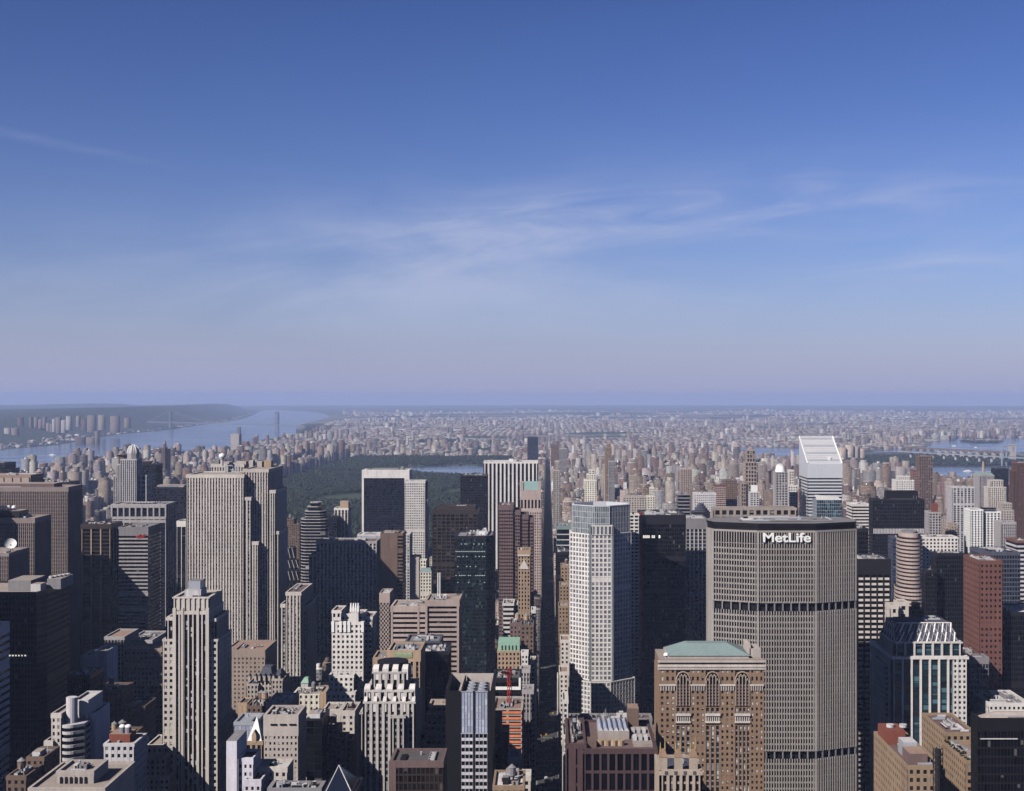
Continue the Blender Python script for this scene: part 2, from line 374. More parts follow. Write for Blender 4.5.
def hero(name, label, cat, s, tiers, roof='tar', n=4, tank=0, hmax=3.0, pent=(), group=None, foot=True):
    """one building from its tiers, largest last or first: (px0, px1, ytop, D, depth[, style, part name, zbase])"""
    t0 = tiers[0]; D0 = t0[3]
    cx = (gx(t0[0], D0) + gx(t0[1], D0)) / 2
    root = thing(name, label, cat, (cx, D0 + t0[4] / 2, 0), group)
    names = ['tower', 'setback', 'lower_wing', 'shoulder', 'annexe', 'base']
    for i, t in enumerate(tiers):
        p0, p1, y, D, dep = t[:5]
        ss = t[5] if len(t) > 5 and t[5] else s
        nm = t[6] if len(t) > 6 and t[6] else names[min(i, 5)]
        zb = t[7] if len(t) > 7 else 0
        x0, x1, z = gx(p0, D), gx(p1, D), gz(y, D)
        a, b = tower_mesh(rect(x0, x1, D, D + dep), zb, z, ss, roof)
        w = a.build(nm, root); b.build('roof', w)
        if foot and zb == 0: FOOT.append((x0 - 2, x1 + 2, D - 2, D + dep + 2)); SKY_COLUMNS.append((p0, p1, y, D))
        if i == 0: clutter(root, x0 + 1.5, x1 - 1.5, D + 1.5, D + dep - 1.5, z - 1.1, n, hash_(name + str(p0)), hmax, tank)
        elif n: clutter(root, x0 + 1.5, x1 - 1.5, D + 1.5, D + dep - 1.5, z - 1.1, 1, hash_(name + str(p0) + 'b'), 2.0, 0)
    for q in pent:
        p0, p1, y, D, dep = q[:5]; m = q[5] if len(q) > 5 else 'mid_grey'; nm = q[6] if len(q) > 6 else 'penthouse'
        zb = gz(t0[2], t0[3]) - 1.1
        mb = MB(); mb.box(gx(p0, D), gx(p1, D), D, D + dep, zb, gz(y, D), m, q[7] if len(q) > 7 else 'gravel_roof')
        mb.build(nm, root)
    return root
def hash_(t):
    h = 7
    for c in t: h = (h * 131 + ord(c)) % 1000003
    return h
# ---------------------------------------------------------------- the setting: ground, water, hills, streets, park
def inside(poly, x, y):
    c = False; n = len(poly); j = n - 1
    for i in range(n):
        xi, yi = poly[i]; xj, yj = poly[j]
        if (yi > y) != (yj > y) and x < (xj - xi) * (y - yi) / (yj - yi) + xi: c = not c
        j = i
    return c
HUD_W = [gp(*p) for p in ((-60, 455), (0, 450), (50, 446), (85, 441), (105, 436.5), (130, 433.5), (170, 430), (195, 426), (225, 422), (240, 419.5), (250, 416.5), (256, 413.5), (261, 410.5))]
HUD_E = [(-2250, 3200), (-2180, 5000), (-2060, 7200), (-2010, 9600), (-2150, 11100), gp(296, 428), gp(302, 424), gp(316, 421), gp(330, 416.8), gp(323, 413.2), gp(300, 411)]
HUDSON = HUD_E[::-1] + [(-2600, 2000), (-5000, 2000), (-4600, 6000)] + HUD_W + [gp(275, 409.8)]
EAST = [(1480, 1200), (1470, 3600), (1430, 4700), (1370, 5600), (1250, 6050), (1070, 6450), (985, 7200), (1020, 8200), (1300, 8350), (1650, 8050), (1560, 7000), (1490, 6150), (1600, 5980), (2300, 5940), (3400, 5900), (3400, 1200)]
HELL = [gp(868, 452.5), gp(905, 452), gp(1080, 452), gp(1080, 438.5), gp(1003, 438.3), gp(958, 438.5), gp(935, 440), gp(922, 442.5), gp(914, 447), gp(880, 450.5)]
SOUND = [gp(975, 432.8), gp(1080, 433.4), gp(1080, 430.6), gp(1000, 431.2)]
ISLE = [gp(960, 442), gp(975, 443.2), gp(995, 443), gp(1003, 441.5), gp(992, 439.6), gp(972, 439.8)]
RES_Z = 24
RESERVOIR = [(gx(a, (H - RES_Z) * F / (b - EY)), (H - RES_Z) * F / (b - EY)) for a, b in ((398, 468), (408, 471.5), (430, 474.5), (460, 476), (500, 476), (522, 473), (524, 468), (505, 466), (470, 465.3), (430, 465.8), (408, 466.8))]
POND = [(gx(a, (H - RES_Z) * F / (b - EY)), (H - RES_Z) * F / (b - EY)) for a, b in ((330, 474), (345, 475), (362, 474), (366, 471.5), (350, 471), (336, 472))]
def in_water(x, y): return inside(HUDSON, x, y) or inside(EAST, x, y) or (inside(HELL, x, y) and not inside(ISLE, x, y)) or inside(SOUND, x, y)
PARK = (-950, -168, 2190, 6420)
def in_park(x, y): return PARK[0] < x < PARK[1] and PARK[2] < y < PARK[3]

# ground: one sheet out to the horizon
m, nt, p = new_mat('ground')
geo = nt.nodes.new('ShaderNodeNewGeometry'); pos = geo.outputs['Position']
sp_ = nt.nodes.new('ShaderNodeSeparateXYZ'); nt.links.new(pos, sp_.inputs[0])
big = noise(nt, mapping(nt, pos, scale=(1 / 1500, 1 / 1500, 0)), 1.0, 4, 0.6)
fine = noise(nt, mapping(nt, pos, scale=(1 / 60, 1 / 60, 0)), 1.0, 3, 0.7)
vor = nt.nodes.new('ShaderNodeTexVoronoi'); nt.links.new(mapping(nt, pos, scale=(1 / 55, 1 / 55, 0)), vor.inputs['Vector'])
roofs = mixc(nt, M2(nt, 'GREATER_THAN', fine, 0.52), (0.10, 0.10, 0.10), vor.outputs['Color'])
roofs = mixc(nt, 0.72, roofs, (0.17, 0.15, 0.14))
green = mixc(nt, fine, (0.022, 0.04, 0.02), (0.06, 0.085, 0.045))
wood = M2(nt, 'ADD', mapr(nt, big, 0.46, 0.60), mapr(nt, sp_.outputs[1], 13000, 24000, -0.15, 0.25))
town = mixc(nt, mapr(nt, M2(nt, 'ADD', M2(nt, 'MULTIPLY', fine, 0.5), wood), 0.35, 0.75), roofs, green)
asph = mixc(nt, fine, (0.035, 0.035, 0.037), (0.065, 0.063, 0.062))
nt.links.new(mixc(nt, mapr(nt, sp_.outputs[1], 6500, 9000), asph, town), p.inputs['Base Color'])
p.inputs['Roughness'].default_value = 0.95; p.inputs['Specular IOR Level'].default_value = 0.1
MATS['ground'] = m
vs, fs = [(0, 0, 0)], []
NR = 72; rad = [400, 1200, 3000, 6000, 10000, 16000, 24000, 34000, 44000]
for r_ in rad:
    for i in range(NR): vs.append((r_ * math.cos(2 * math.pi * i / NR), r_ * math.sin(2 * math.pi * i / NR), 0))
for i in range(NR): fs.append((0, 1 + i, 1 + (i + 1) % NR))
for k in range(len(rad) - 1):
    for i in range(NR):
        a, b = 1 + k * NR + i, 1 + k * NR + (i + 1) % NR
        fs.append((a, a + NR, b + NR, b))
me = bpy.data.meshes.new('ground'); me.from_pydata(vs, [], fs); me.materials.append(m); me.update()
o = bpy.data.objects.new('ground', me); COL.objects.link(o); o['kind'] = 'structure'

# water
m, nt, p = new_mat('water')
geo = nt.nodes.new('ShaderNodeNewGeometry')
w1 = noise(nt, mapping(nt, geo.outputs['Position'], scale=(1 / 500, 1 / 160, 0)), 1.0, 5, 0.6)
nt.links.new(mixc(nt, w1, (0.06, 0.085, 0.13), (0.085, 0.115, 0.165)), p.inputs['Base Color'])
nt.links.new(mapr(nt, w1, 0.3, 0.7, 0.10, 0.22), p.inputs['Roughness'])
bmp = nt.nodes.new('ShaderNodeBump'); bmp.inputs['Strength'].default_value = 0.05; bmp.inputs['Distance'].default_value = 1.5
nt.links.new(noise(nt, mapping(nt, geo.outputs['Position'], scale=(1 / 20, 1 / 12, 0)), 1.0, 4, 0.6), bmp.inputs['Height'])
nt.links.new(bmp.outputs[0], p.inputs['Normal'])
MATS['water'] = m
def sheet(name, poly, z, mat, kind='structure'):
    a = sum(poly[i][0] * poly[(i + 1) % len(poly)][1] - poly[(i + 1) % len(poly)][0] * poly[i][1] for i in range(len(poly)))
    if a < 0: poly = poly[::-1]
    from mathutils.geometry import tessellate_polygon
    me = bpy.data.meshes.new(name)
    me.from_pydata([(x, y, z) for x, y in poly], [], [tuple(t) for t in tessellate_polygon([[Vector((x, y, 0)) for x, y in poly]])])
    me.materials.append(MATS[mat]); me.update()
    for pl in me.polygons:
        if pl.normal.z < 0: me.flip_normals(); break
    o = bpy.data.objects.new(name, me); COL.objects.link(o); o['kind'] = kind; return o
sheet('river_water', HUDSON, 0.6, 'water'); sheet('channel_water', EAST, 0.6, 'water')
sheet('bay_water', HELL, 0.6, 'water'); sheet('sound_water', SOUND, 0.6, 'water')

# wooded slopes west of the river: flat shore, a cliff, then a plateau that falls away
wallmat('woods_ground', (0.035, 0.055, 0.03), 0.95, 0.5)
m, nt, p = new_mat('wooded_hill')
geo = nt.nodes.new('ShaderNodeNewGeometry'); pos = geo.outputs['Position']
a1 = noise(nt, mapping(nt, pos, scale=(1 / 90, 1 / 90, 1 / 60)), 1.0, 6, 0.65)
a2 = noise(nt, mapping(nt, pos, scale=(1 / 700, 1 / 700, 1 / 300)), 1.0, 3, 0.6)
hc = mixc(nt, mapr(nt, a1, 0.35, 0.7), (0.012, 0.022, 0.012), (0.035, 0.05, 0.026))
spk = M2(nt, 'MULTIPLY', M2(nt, 'GREATER_THAN', noise(nt, mapping(nt, pos, scale=(1 / 45, 1 / 45, 1 / 45)), 1.0, 2, 0.5), 0.66), mapr(nt, a2, 0.45, 0.6))
nt.links.new(mixc(nt, spk, hc, (0.34, 0.31, 0.29)), p.inputs['Base Color'])
p.inputs['Roughness'].default_value = 0.95; MATS['wooded_hill'] = m
HT = [70, 72, 82, 100, 118, 140, 178, 196, 190, 182, 168, 160, 150]
prof = ((-0, 0.0, 0), (-90, 0.03, 2), (-320, 0.16, 6), (-560, 0.62, 10), (-760, 0.97, 10), (-1000, 1.0, 12), (-1900, 0.86, 16), (-3600, 0.62, 18), (-7000, 0.35, 16), (-14000, 0.1, 10))
def lerp_poly(P, n):
    out = []
    for i in range(len(P) - 1):
        for k in range(n): t = k / n; out.append(tuple(P[i][q] + (P[i + 1][q] - P[i][q]) * t for q in range(len(P[i]))))
    out.append(P[-1]); return out
shore = lerp_poly([(x, y, h) for (x, y), h in zip(HUD_W, HT)], 6)
rr = random.Random(3); vs, fs = [], []
for i, (x, y, h) in enumerate(shore):
    for q, (dx, fh, jit) in enumerate(prof):
        vs.append((x + dx + rr.uniform(-1, 1) * (20 if q else 0), y + (rr.uniform(-40, 40) if q else 0), 0.8 + h * fh + (rr.uniform(-1, 1) * jit * 0.6 if q > 1 else 0)))
n = len(prof)
for i in range(len(shore) - 1):
    for q in range(n - 1): fs.append((i * n + q, i * n + q + 1, (i + 1) * n + q + 1, (i + 1) * n + q))
last = (len(shore) - 1) * n                      # the headland's northern end
e0 = len(vs)
for q, (dx, fh, jit) in enumerate(prof): vs.append((vs[last + q][0] - 100, vs[last + q][1] + 700, 0.3))
for q in range(n - 1): fs.append((last + q, last + q + 1, e0 + q + 1, e0 + q))
me = bpy.data.meshes.new('wooded_cliffs'); me.from_pydata(vs, [], fs); me.materials.append(m); me.update()
me.polygons.foreach_set('use_smooth', [True] * len(fs))
for pl in me.polygons:
    if pl.normal.z < 0: me.flip_normals(); break
o = bpy.data.objects.new('cliff_hills', me); COL.objects.link(o); o['kind'] = 'structure'
# far ridge on the horizon
vs, fs = [], []
ridge = [(-120, 404.5), (-40, 404.5), (20, 405.0), (55, 404.2), (90, 403.4), (120, 403.6), (140, 405.2), (158, 407), (185, 408)]
for px, py in lerp_poly(ridge, 5):
    D = 30500; vs += [(gx(px, D - 1500), D - 1500, 0.2), (gx(px, D), D, gz(py, D) + rr.uniform(-4, 4)), (gx(px, D + 2400), D + 2400, 0.2)]
for i in range(len(vs) // 3 - 1):
    for q in range(2): fs.append((3 * i + q, 3 * i + q + 1, 3 * i + q + 4, 3 * i + q + 3))
me = bpy.data.meshes.new('hills'); me.from_pydata(vs, [], fs); me.materials.append(m); me.update()
for pl in me.polygons:
    if pl.normal.z < 0: me.flip_normals(); break
o = bpy.data.objects.new('hills', me); COL.objects.link(o); o['kind'] = 'structure'

# street grid: raised pavement blocks between the avenues, lanes on the avenue below
AVE = [(-2000, 10), (-1860, 10), (-1660, 11), (-1460, 12), (-1215, 12), (-970, 14), (-700, 13), (-430, 13), (-150, 13), (0, 9), (150, 18), (290, 10), (430, 14), (640, 14), (850, 14), (1060, 11), (1400, 10)]
def street_y(k): return 80.5 * k + 40
wallmat('pavement', (0.22, 0.21, 0.20), 0.9, 0.2)
wallmat('road', (0.06, 0.06, 0.062), 0.85, 0.25); wallmat('road_paint', (0.30, 0.30, 0.28), 0.7, 0.3)
pv = MB(); BLOCKS = []
for i in range(len(AVE) - 1):
    x0, x1 = AVE[i][0] + AVE[i][1], AVE[i + 1][0] - AVE[i + 1][1]
    for k in range(4, 80):
        y0, y1 = street_y(k) + 6, street_y(k + 1) - 6
        cx, cy = (x0 + x1) / 2, (y0 + y1) / 2
        if in_park(cx, cy) or in_water(cx, cy): continue
        BLOCKS.append((x0, x1, y0, y1))
        if abs(cx) < 0.45 * cy + 100: pv.box(x0, x1, y0, y1, 0, 0.15, 'pavement')
tag(pv.build('pavement'), None, None, None, 'structure')
rd = MB(); rd.face([(-9, 330, .02), (9, 330, .02), (9, 6700, .02), (-9, 6700, .02)], 'road')
tag(rd.build('road'), None, None, None, 'structure')
mk = MB()
for x in (-3.2, 0, 3.2):
    y = 700
    while y < 2600: mk.face([(x - .12, y, .035), (x + .12, y, .035), (x + .12, y + 4, .035), (x - .12, y + 4, .035)], 'road_paint'); y += 11
for k in range(8, 32):
    for dy in (-7, 7):
        for i in range(9): mk.face([(-8.4 + i * 1.9, street_y(k) + dy - 1.6, .035), (-7.6 + i * 1.9, street_y(k) + dy - 1.6, .035), (-7.6 + i * 1.9, street_y(k) + dy + 1.6, .035), (-8.4 + i * 1.9, street_y(k) + dy + 1.6, .035)], 'road_paint')
tag(mk.build('road_markings'), None, None, None, 'structure')

# the park: low rising ground, lakes, and its canopy
wallmat('park_grass', (0.045, 0.065, 0.028), 0.95, 0.35)
pg = MB(); pg.prism([(PARK[0], PARK[2]), (PARK[1], PARK[2]), (PARK[1], PARK[3]), (PARK[0], PARK[3])], 0, RES_Z - 2, 'park_grass')
tag(pg.build('park_ground'), None, None, None, 'structure')
sheet('lake_water', RESERVOIR, RES_Z - 1.6, 'water'); sheet('pond_water', POND, RES_Z - 1.6, 'water')
m, nt, p = new_mat('leaves')
geo = nt.nodes.new('ShaderNodeNewGeometry')
l1 = noise(nt, mapping(nt, geo.outputs['Position'], scale=(1 / 3, 1 / 3, 1 / 3)), 1.0, 3, 0.7)
l2 = noise(nt, mapping(nt, geo.outputs['Position'], scale=(1 / 60, 1 / 60, 1 / 60)), 1.0, 3, 0.6)
lc = mixc(nt, mapr(nt, l1, 0.3, 0.7), (0.005, 0.011, 0.007), (0.026, 0.038, 0.020))
l3 = noise(nt, mapping(nt, geo.outputs['Position'], scale=(1 / 15, 1 / 15, 0)), 1.0, 1, 0.5)
lc = mixc(nt, mapr(nt, l2, 0.4, 0.7, 0, 0.5), lc, (0.036, 0.048, 0.024))
lc = mixc(nt, mapr(nt, l3, 0.52, 0.62, 0, 0.65), lc, (0.055, 0.062, 0.026))
nt.links.new(mixc(nt, mapr(nt, l3, 0.40, 0.48, 0.7, 0), lc, (0.006, 0.013, 0.009)), p.inputs['Base Color'])
p.inputs['Roughness'].default_value = 0.9; p.inputs['Specular IOR Level'].default_value = 0.15; MATS['leaves'] = m
t_ = (1 + 5 ** .5) / 2
ICO_V = np.array([(-1, t_, 0), (1, t_, 0), (-1, -t_, 0), (1, -t_, 0), (0, -1, t_), (0, 1, t_), (0, -1, -t_), (0, 1, -t_), (t_, 0, -1), (t_, 0, 1), (-t_, 0, -1), (-t_, 0, 1)]) / math.sqrt(1 + t_ * t_)
ICO_F = np.array([(0, 11, 5), (0, 5, 1), (0, 1, 7), (0, 7, 10), (0, 10, 11), (1, 5, 9), (5, 11, 4), (11, 10, 2), (10, 7, 6), (7, 1, 8), (3, 9, 4), (3, 4, 2), (3, 2, 6), (3, 6, 8), (3, 8, 9), (4, 9, 5), (2, 4, 11), (6, 2, 10), (8, 6, 7), (9, 8, 1)])
def np_mesh(name, V, Fc, mat):
    me = bpy.data.meshes.new(name); k = Fc.shape[1]
    me.vertices.add(len(V)); me.vertices.foreach_set('co', V.astype(np.float32).ravel())
    me.loops.add(Fc.size); me.loops.foreach_set('vertex_index', Fc.astype(np.int32).ravel())
    me.polygons.add(len(Fc)); me.polygons.foreach_set('loop_start', np.arange(0, Fc.size, k, dtype=np.int32))
    me.update(calc_edges=True); me.materials.append(MATS[mat]); return me
def canopy(name, spots, seed, clumps=3, label=None):
    """crowns as ragged leaf clumps: spots = (x, y, ground z, height, radius)"""
    g = np.random.default_rng(seed); Vs, Fs, base = [], [], 0
    for x, y, z, h, r in spots:
        for c in range(clumps):
            q = g.uniform(-1, 1, 3); rr_ = r * g.uniform(.5, .8)
            cen = np.array([x + q[0] * r * .6, y + q[1] * r * .6, z + h * (.62 + .2 * q[2])])
            v = ICO_V * (rr_ * g.uniform(.72, 1.25, (12, 1))) * np.array([1, 1, .8]) + cen
            Vs.append(v); Fs.append(ICO_F + base); base += 12
    me = np_mesh(name, np.concatenate(Vs), np.concatenate(Fs), 'leaves')
    o = bpy.data.objects.new(name, me); COL.objects.link(o)
    return tag(o, label, 'woodland', None, 'stuff')
pr = random.Random(11); spots = []
meadows = [(-560, 3900, 130, 190), (-500, 4250, 90, 90), (-700, 2950, 110, 150), (-380, 5850, 110, 130), (-600, 5700, 60, 60)]
y = PARK[2] + 6
while y < PARK[3]:
    step = 10.5 if y < 4300 else 12.5
    x = PARK[0] + 4
    while x < PARK[1] - 4:
        jx, jy = x + pr.uniform(-4, 4), y + pr.uniform(-4, 4)
        if not inside(RESERVOIR, jx, jy - 10) and not inside(RESERVOIR, jx, jy + 8) and not inside(POND, jx, jy) and not any(((jx - a) / c) ** 2 + ((jy - b) / d) ** 2 < 1 for a, b, c, d in meadows) and not (-330 < jx < -180 and 3990 < jy < 4260) and pr.random() < (0.97 if math.sin(jx / 70 + 2) * math.sin(jy / 95) > -.55 else .72):
            spots.append((jx, jy, RES_Z - 2, pr.uniform(10, 19), pr.uniform(4.6, 7.8)))
        x += step
    y += step
canopy('park_trees', spots, 5, 3, 'broad dark green tree canopy filling the long rectangular park')
# ---------------------------------------------------------------- the towers one can tell apart
LIME = st('limestone', 'glass_dark', 3.4, .52, 3.9, .42, .6, .2, 2.5, 'mid_grey')
CREAM = st('cream', 'glass_dark', 3.0, .55, 3.6, .48, .25, .2, 2.5)
WHITE = st('white_stone', 'glass_dark', 3.1, .5, 3.6, .45, .3, .24, 2.5)
TANB = st('tan_brick', 'glass_dark', 3.0, .56, 3.5, .5, .22, .18, 2)
BROWNB = st('brown_brick', 'glass_dark', 3.0, .55, 3.5, .5, .22, .18, 2)
GREYP = st('grey_stone', 'glass_dark', 2.6, .42, 3.8, .4, .55, .2, 3, 'mid_grey')
DARKG = st('dark_metal', 'glass_black', 1.6, .22, 3.8, .28, .28, .12, 3)
BRONZE = st('bronze', 'glass_bronze', 3.4, .28, 3.9, .34, .35, .15, 3)
NAVY = st('dark_metal', 'glass_navy', 2.0, .16, 3.9, .25, .3, .12, 2.5)
BANDW = st('white_stone', 'glass_black', 3, 0, 3.9, .5, .3, .5, 3)
BANDT = st('pink_granite', 'glass_black', 3, 0, 4.1, .52, .3, .7, 5)
BRGRID = st('brown_granite', 'glass_bronze', 2.4, .2, 3.9, .46, .2, .45, 4)

# --- west of the avenue, far left
BRSLAB = st('brown_granite', 'glass_bronze', 1.9, .5, 3.9, .3, .55, .15, 6, 'bronze', 'brown_granite')
SLAB2 = dict(st('mauve', 'glass_bronze', 1.9, .42, 3.9, .28, .6, .2, 5, 'brown_granite', 'mauve'))
t = hero('office_slab', 'broad brown-grey ribbed slab, biggest of the trio behind the dish-topped roofs', 'office tower', SLAB2, [(-30, 68, 487, 1409, 42)], 'gravel_roof', 3,
     pent=[(-20, 54, 483.6, 1416, 24, 'brown_granite')])
t = hero('office_slab', 'brown-grey ribbed slab with three small white dishes on its roof block', 'office tower', SLAB2, [(-30, 34.5, 518, 1248, 40)], 'gravel_roof', 2,
     pent=[(-20, 19, 511, 1256, 22, 'dark_metal')])
for i, px in enumerate((3, 8.5, 14)):
    mb = MB(); D = 1262; x, z = gx(px, D), gz(511, D); mb.tube((x, D, z - 2), (x, D, z + 3), .35, 'pale_grey', 5)
    c = Vector((x, D - .6, z + 4.2))
    mb.dome(x, D, z + 3, 2.4, 'white_paint', 10, 4, 2.6); mb.build('satellite_dish', t)
t = hero('office_block', 'dark ribbed block carrying one large white satellite dish', 'office tower', dict(SLAB2, top=3), [(-30, 8.5, 553, 1150, 44)], 'gravel_roof', 3, hmax=2)
mb = MB(); D = 1165; x, z = gx(10.5, D), gz(549, D)      # a deep bowl tilted to the south
ax = Vector((.35, -.75, .55)).normalized(); u = ax.orthogonal().normalized(); w = ax.cross(u); c = Vector((x, D, z + 5))
for j in range(5):
    for i in range(16):
        q = lambda jj, ii: tuple(c + 5.2 * (jj / 5) * (math.cos(ii * math.pi / 8) * u + math.sin(ii * math.pi / 8) * w) + ax * (2.0 * (jj / 5) ** 2 - 2))
        mb.face([q(j, i), q(j, i + 1), q(j + 1, i + 1), q(j + 1, i)], 'white_paint')
mb.build('dish_bowl', t)
mb = MB(); mb.tube((x, D, z - 3), tuple(c - ax * 2), .6, 'mid_grey', 6); mb.tube((x - 3, D, z - 3), tuple(c - ax * 1.5), .3, 'mid_grey', 5); mb.tube((x + 3, D, z - 3), tuple(c - ax * 1.5), .3, 'mid_grey', 5); mb.build('dish_mount', t)
# black tower with the bevelled corner and machinery on top
D = 900; X1 = gx(41, D); z = gz(592, D)
t = thing('black_tower', 'wide black gridded tower with a chamfered corner and pale machinery on its roof', 'office tower', (X1 - 40, D + 26, 0))
a, b = tower_mesh([(X1 - 90, D), (X1 - 3, D), (X1, D + 10), (X1, D + 53), (X1 - 90, D + 53)], 0, z, st('dark_metal', 'glass_black', 2.2, .28, 3.9, .36, .3, .2, 3), 'gravel_roof')
w = a.build('tower', t); b.build('roof', w); FOOT.append((X1 - 92, X1 + 2, D - 2, D + 55)); SKY_COLUMNS.append((-30, 41, 592, D))
for (p0, p1, y, dd, dep, m_) in ((1, 24, 580, 12, 26, 'mid_grey'), (26, 36, 583, 8, 10, 'pale_roof'), (36, 50, 580, 20, 24, 'mid_grey')):
    mb = MB(); mb.box(gx(p0, D), gx(p1, D), D + dd, D + dd + dep, z - 1, gz(y, D) - 2, m_, 'gravel_roof'); mb.build('penthouse', t)
for i in range(5):
    mb = MB(); mb.cyl(gx(38 + 2.4 * i, D), D + 24 + i * 3.6, 1.7, gz(580, D) - 2, gz(580, D) - .6, 'pale_roof', 10); mb.build('roof_fan', t)
mb = MB()
for px in (9, 12, 15, 18, 21, 24.5): mb.face([(gx(px, D), D - .05, gz(657.3, D)), (gx(px + 1.6, D), D - .05, gz(657.3, D)), (gx(px + 1.6, D), D - .05, gz(654.8, D)), (gx(px, D), D - .05, gz(654.8, D))], 'lit_office')
mb.build('lit_window_row', t)
# pale banded slab cut by the frame
t = thing('banded_slab', 'pale travertine slab with slanting dark window bands at the very edge', 'office tower', (-356, 770, 0))
a, b = tower_mesh(rect(-385, -332, 742, 800), 0, gz(621, 800), st('lavender', 'glass_black', 3, 0, 4.4, .55, .2, .5, 7), 'terracotta')
w = a.build('tower', t); b.build('roof', w); FOOT.append((-387, -330, 740, 802))
t = hero('panelled_block', 'tan block with square pale panels rising behind the big brown slab', 'office tower', dict(st('terracotta', 'glass_dark', 3.6, .5, 3.8, .5, .3, .2, 3)), [(-30, 30.5, 475, 1650, 42)], 'gravel_roof', 3)
mb = MB()
for i in range(6):
    p0 = -20 + i * 8.4; mb.box(gx(p0, 1650), gx(p0 + 7.2, 1650), 1648.6, 1649.6, gz(487, 1650) - 30, gz(477.5, 1650), 'peach')
mb.build('wall_panel', t)
hero('dark_tower', 'small black rooftop block far behind the tan panelled block', 'office tower', NAVY, [(-30, 5, 463, 2000, 40), (5, 11, 469, 1996, 30)], 'tar', 2)
hero('dark_block', 'low dark flat block peeping over the big brown slab', 'office building', NAVY, [(36, 71, 482, 1700, 30)], 'tar', 4)
FIN = st('tan', 'glass_black', 8.5, .12, 3.9, .3, 1.2, .15, 5, 'bronze', 'bronze')
hero('finned_tower', 'black tower with tall tan fins, between brown slab and striped block', 'office tower', FIN, [(82, 110.5, 524, 1330, 32)], 'terracotta', 4, hmax=2.4)
STRIPE = st('mid_grey', 'glass_black', 3, 0, 3.9, .42, .3, .35, 9, 'grey_stone', 'mid_grey')
t = hero('striped_block', 'grey horizontally striped block with a small red sign under its roof', 'office tower', STRIPE, [(118.5, 148, 527, 1335, 42)], 'mid_grey', 2, hmax=1.6)
mb = MB(); D = 1335      # a small tilted red emblem, too far to read
for q in range(5): mb.tube((gx(136.5 + q * 2.1, D), D - .9, gz(536.5, D) - .5 + q * .25), (gx(138.4 + q * 2.1, D), D - .9, gz(535, D) + (q % 2) * 1.0), .55, 'red_paint', 4)
mb.tube((gx(137, D), D - .9, gz(537.4, D)), (gx(145, D), D - .9, gz(536.9, D)), .45, 'red_paint', 4); mb.build('red_sign', t)
GRID = st('grey_stone', 'glass_navy', 7.4, .2, 3.9, .22, .8, .3, 2, 'dark_metal')
t = hero('gridded_tower', 'blue-grey tower with a colonnade of square openings under its roof', 'office tower', GRID, [(112, 166, 504, 1650, 40)], 'brown_granite', 5, hmax=2.5)
mb = MB(); A = (gx(112, 1650), 1650); L = gx(166, 1650) - A[0]
for yy in (505, 516.5, 520): mb.bar(A, (1, 0), (0, -1), 0, L, gz(yy, 1650) - 3.4, gz(yy, 1650), 1.1, 'grey_stone')
for i in range(10): mb.bar(A, (1, 0), (0, -1), i * L / 9.05 - .9, i * L / 9.05 + .9, gz(517, 1650), gz(505, 1650), 1.3, 'grey_stone')
mb.build('colonnade', t)
hero('dark_tower', 'wide black slab between blue-grey gridded tower and tall stone slab', 'office tower', NAVY, [(154, 186.5, 487, 1900, 40)], 'tar', 4, pent=[(157, 184, 485.2, 1906, 20, 'mid_grey')])
hero('framed_block', 'black block in a white frame squeezed beside the tall stone slab', 'office building', st('white_stone', 'glass_black', 6.5, .12, 3.9, .12, .5, .2, 8, 'dark_metal', 'white_stone'), [(177, 186, 521, 1800, 30)], 'mid_grey', 1)
# domed tower
D = 1932
t = hero('domed_tower', 'slim grey stepped tower crowned by a ribbed dome', 'apartment tower', st('pale_grey', 'glass_dark', 3, .42, 3.4, .3, .5, .2, 2, 'mid_grey'),
         [(120.5, 136.5, 459, D, 26), (113.5, 121, 475, D + 6, 24, None, 'lower_wing'), (136, 146.5, 475, D + 10, 24, st('pale_grey', 'glass_black', 7, .3, 7, .3, .6, .4, 2), 'lower_wing'), (117.5, 121, 464, D + 3, 22, None, 'shoulder')], 'mid_grey', 0)
mb = MB(); x = gx(130.5, D); z = gz(459, D) - 1; mb.cyl(x, D + 13, 9.2, z, z + 9, 'grey_stone', 8)
mb.dome(x, D + 13, z + 9, 8.6, 'pale_grey', 16, 6, 12); mb.build('dome', t)
mb = MB()
for i in range(8):
    a = i * math.pi / 4
    pts = [(x + 9.1 * math.cos(q) * math.cos(a), D + 13 + 9.1 * math.cos(q) * math.sin(a), z + 9 + 12.6 * math.sin(q)) for q in [k * math.pi / 12 for k in range(7)]]
    for k in range(6): mb.tube(pts[k], pts[k + 1], .65, 'white_paint', 5)
mb.build('dome_rib', t)
t = hero('corniced_tower', 'narrow brown tower whose flared cornice shows left of the dome', 'apartment tower', BROWNB, [(118.8, 123.5, 457, 2030, 18)], 'tar', 0)
mb = MB(); z = gz(457, 2030); mb.frustum(rect(gx(118.8, 2030), gx(123.5, 2030), 2030, 2048), z, rect(gx(117.2, 2030), gx(124.8, 2030), 2027, 2051), z + 3.5, 'brown_brick'); mb.build('cornice', t)
hero('dark_tower', 'black glass tower right behind the domed tower', 'office tower', NAVY, [(137.5, 156, 464, 2010, 34)], 'tar', 3, pent=[(139, 150, 461.2, 2016, 16, 'dark_metal')])

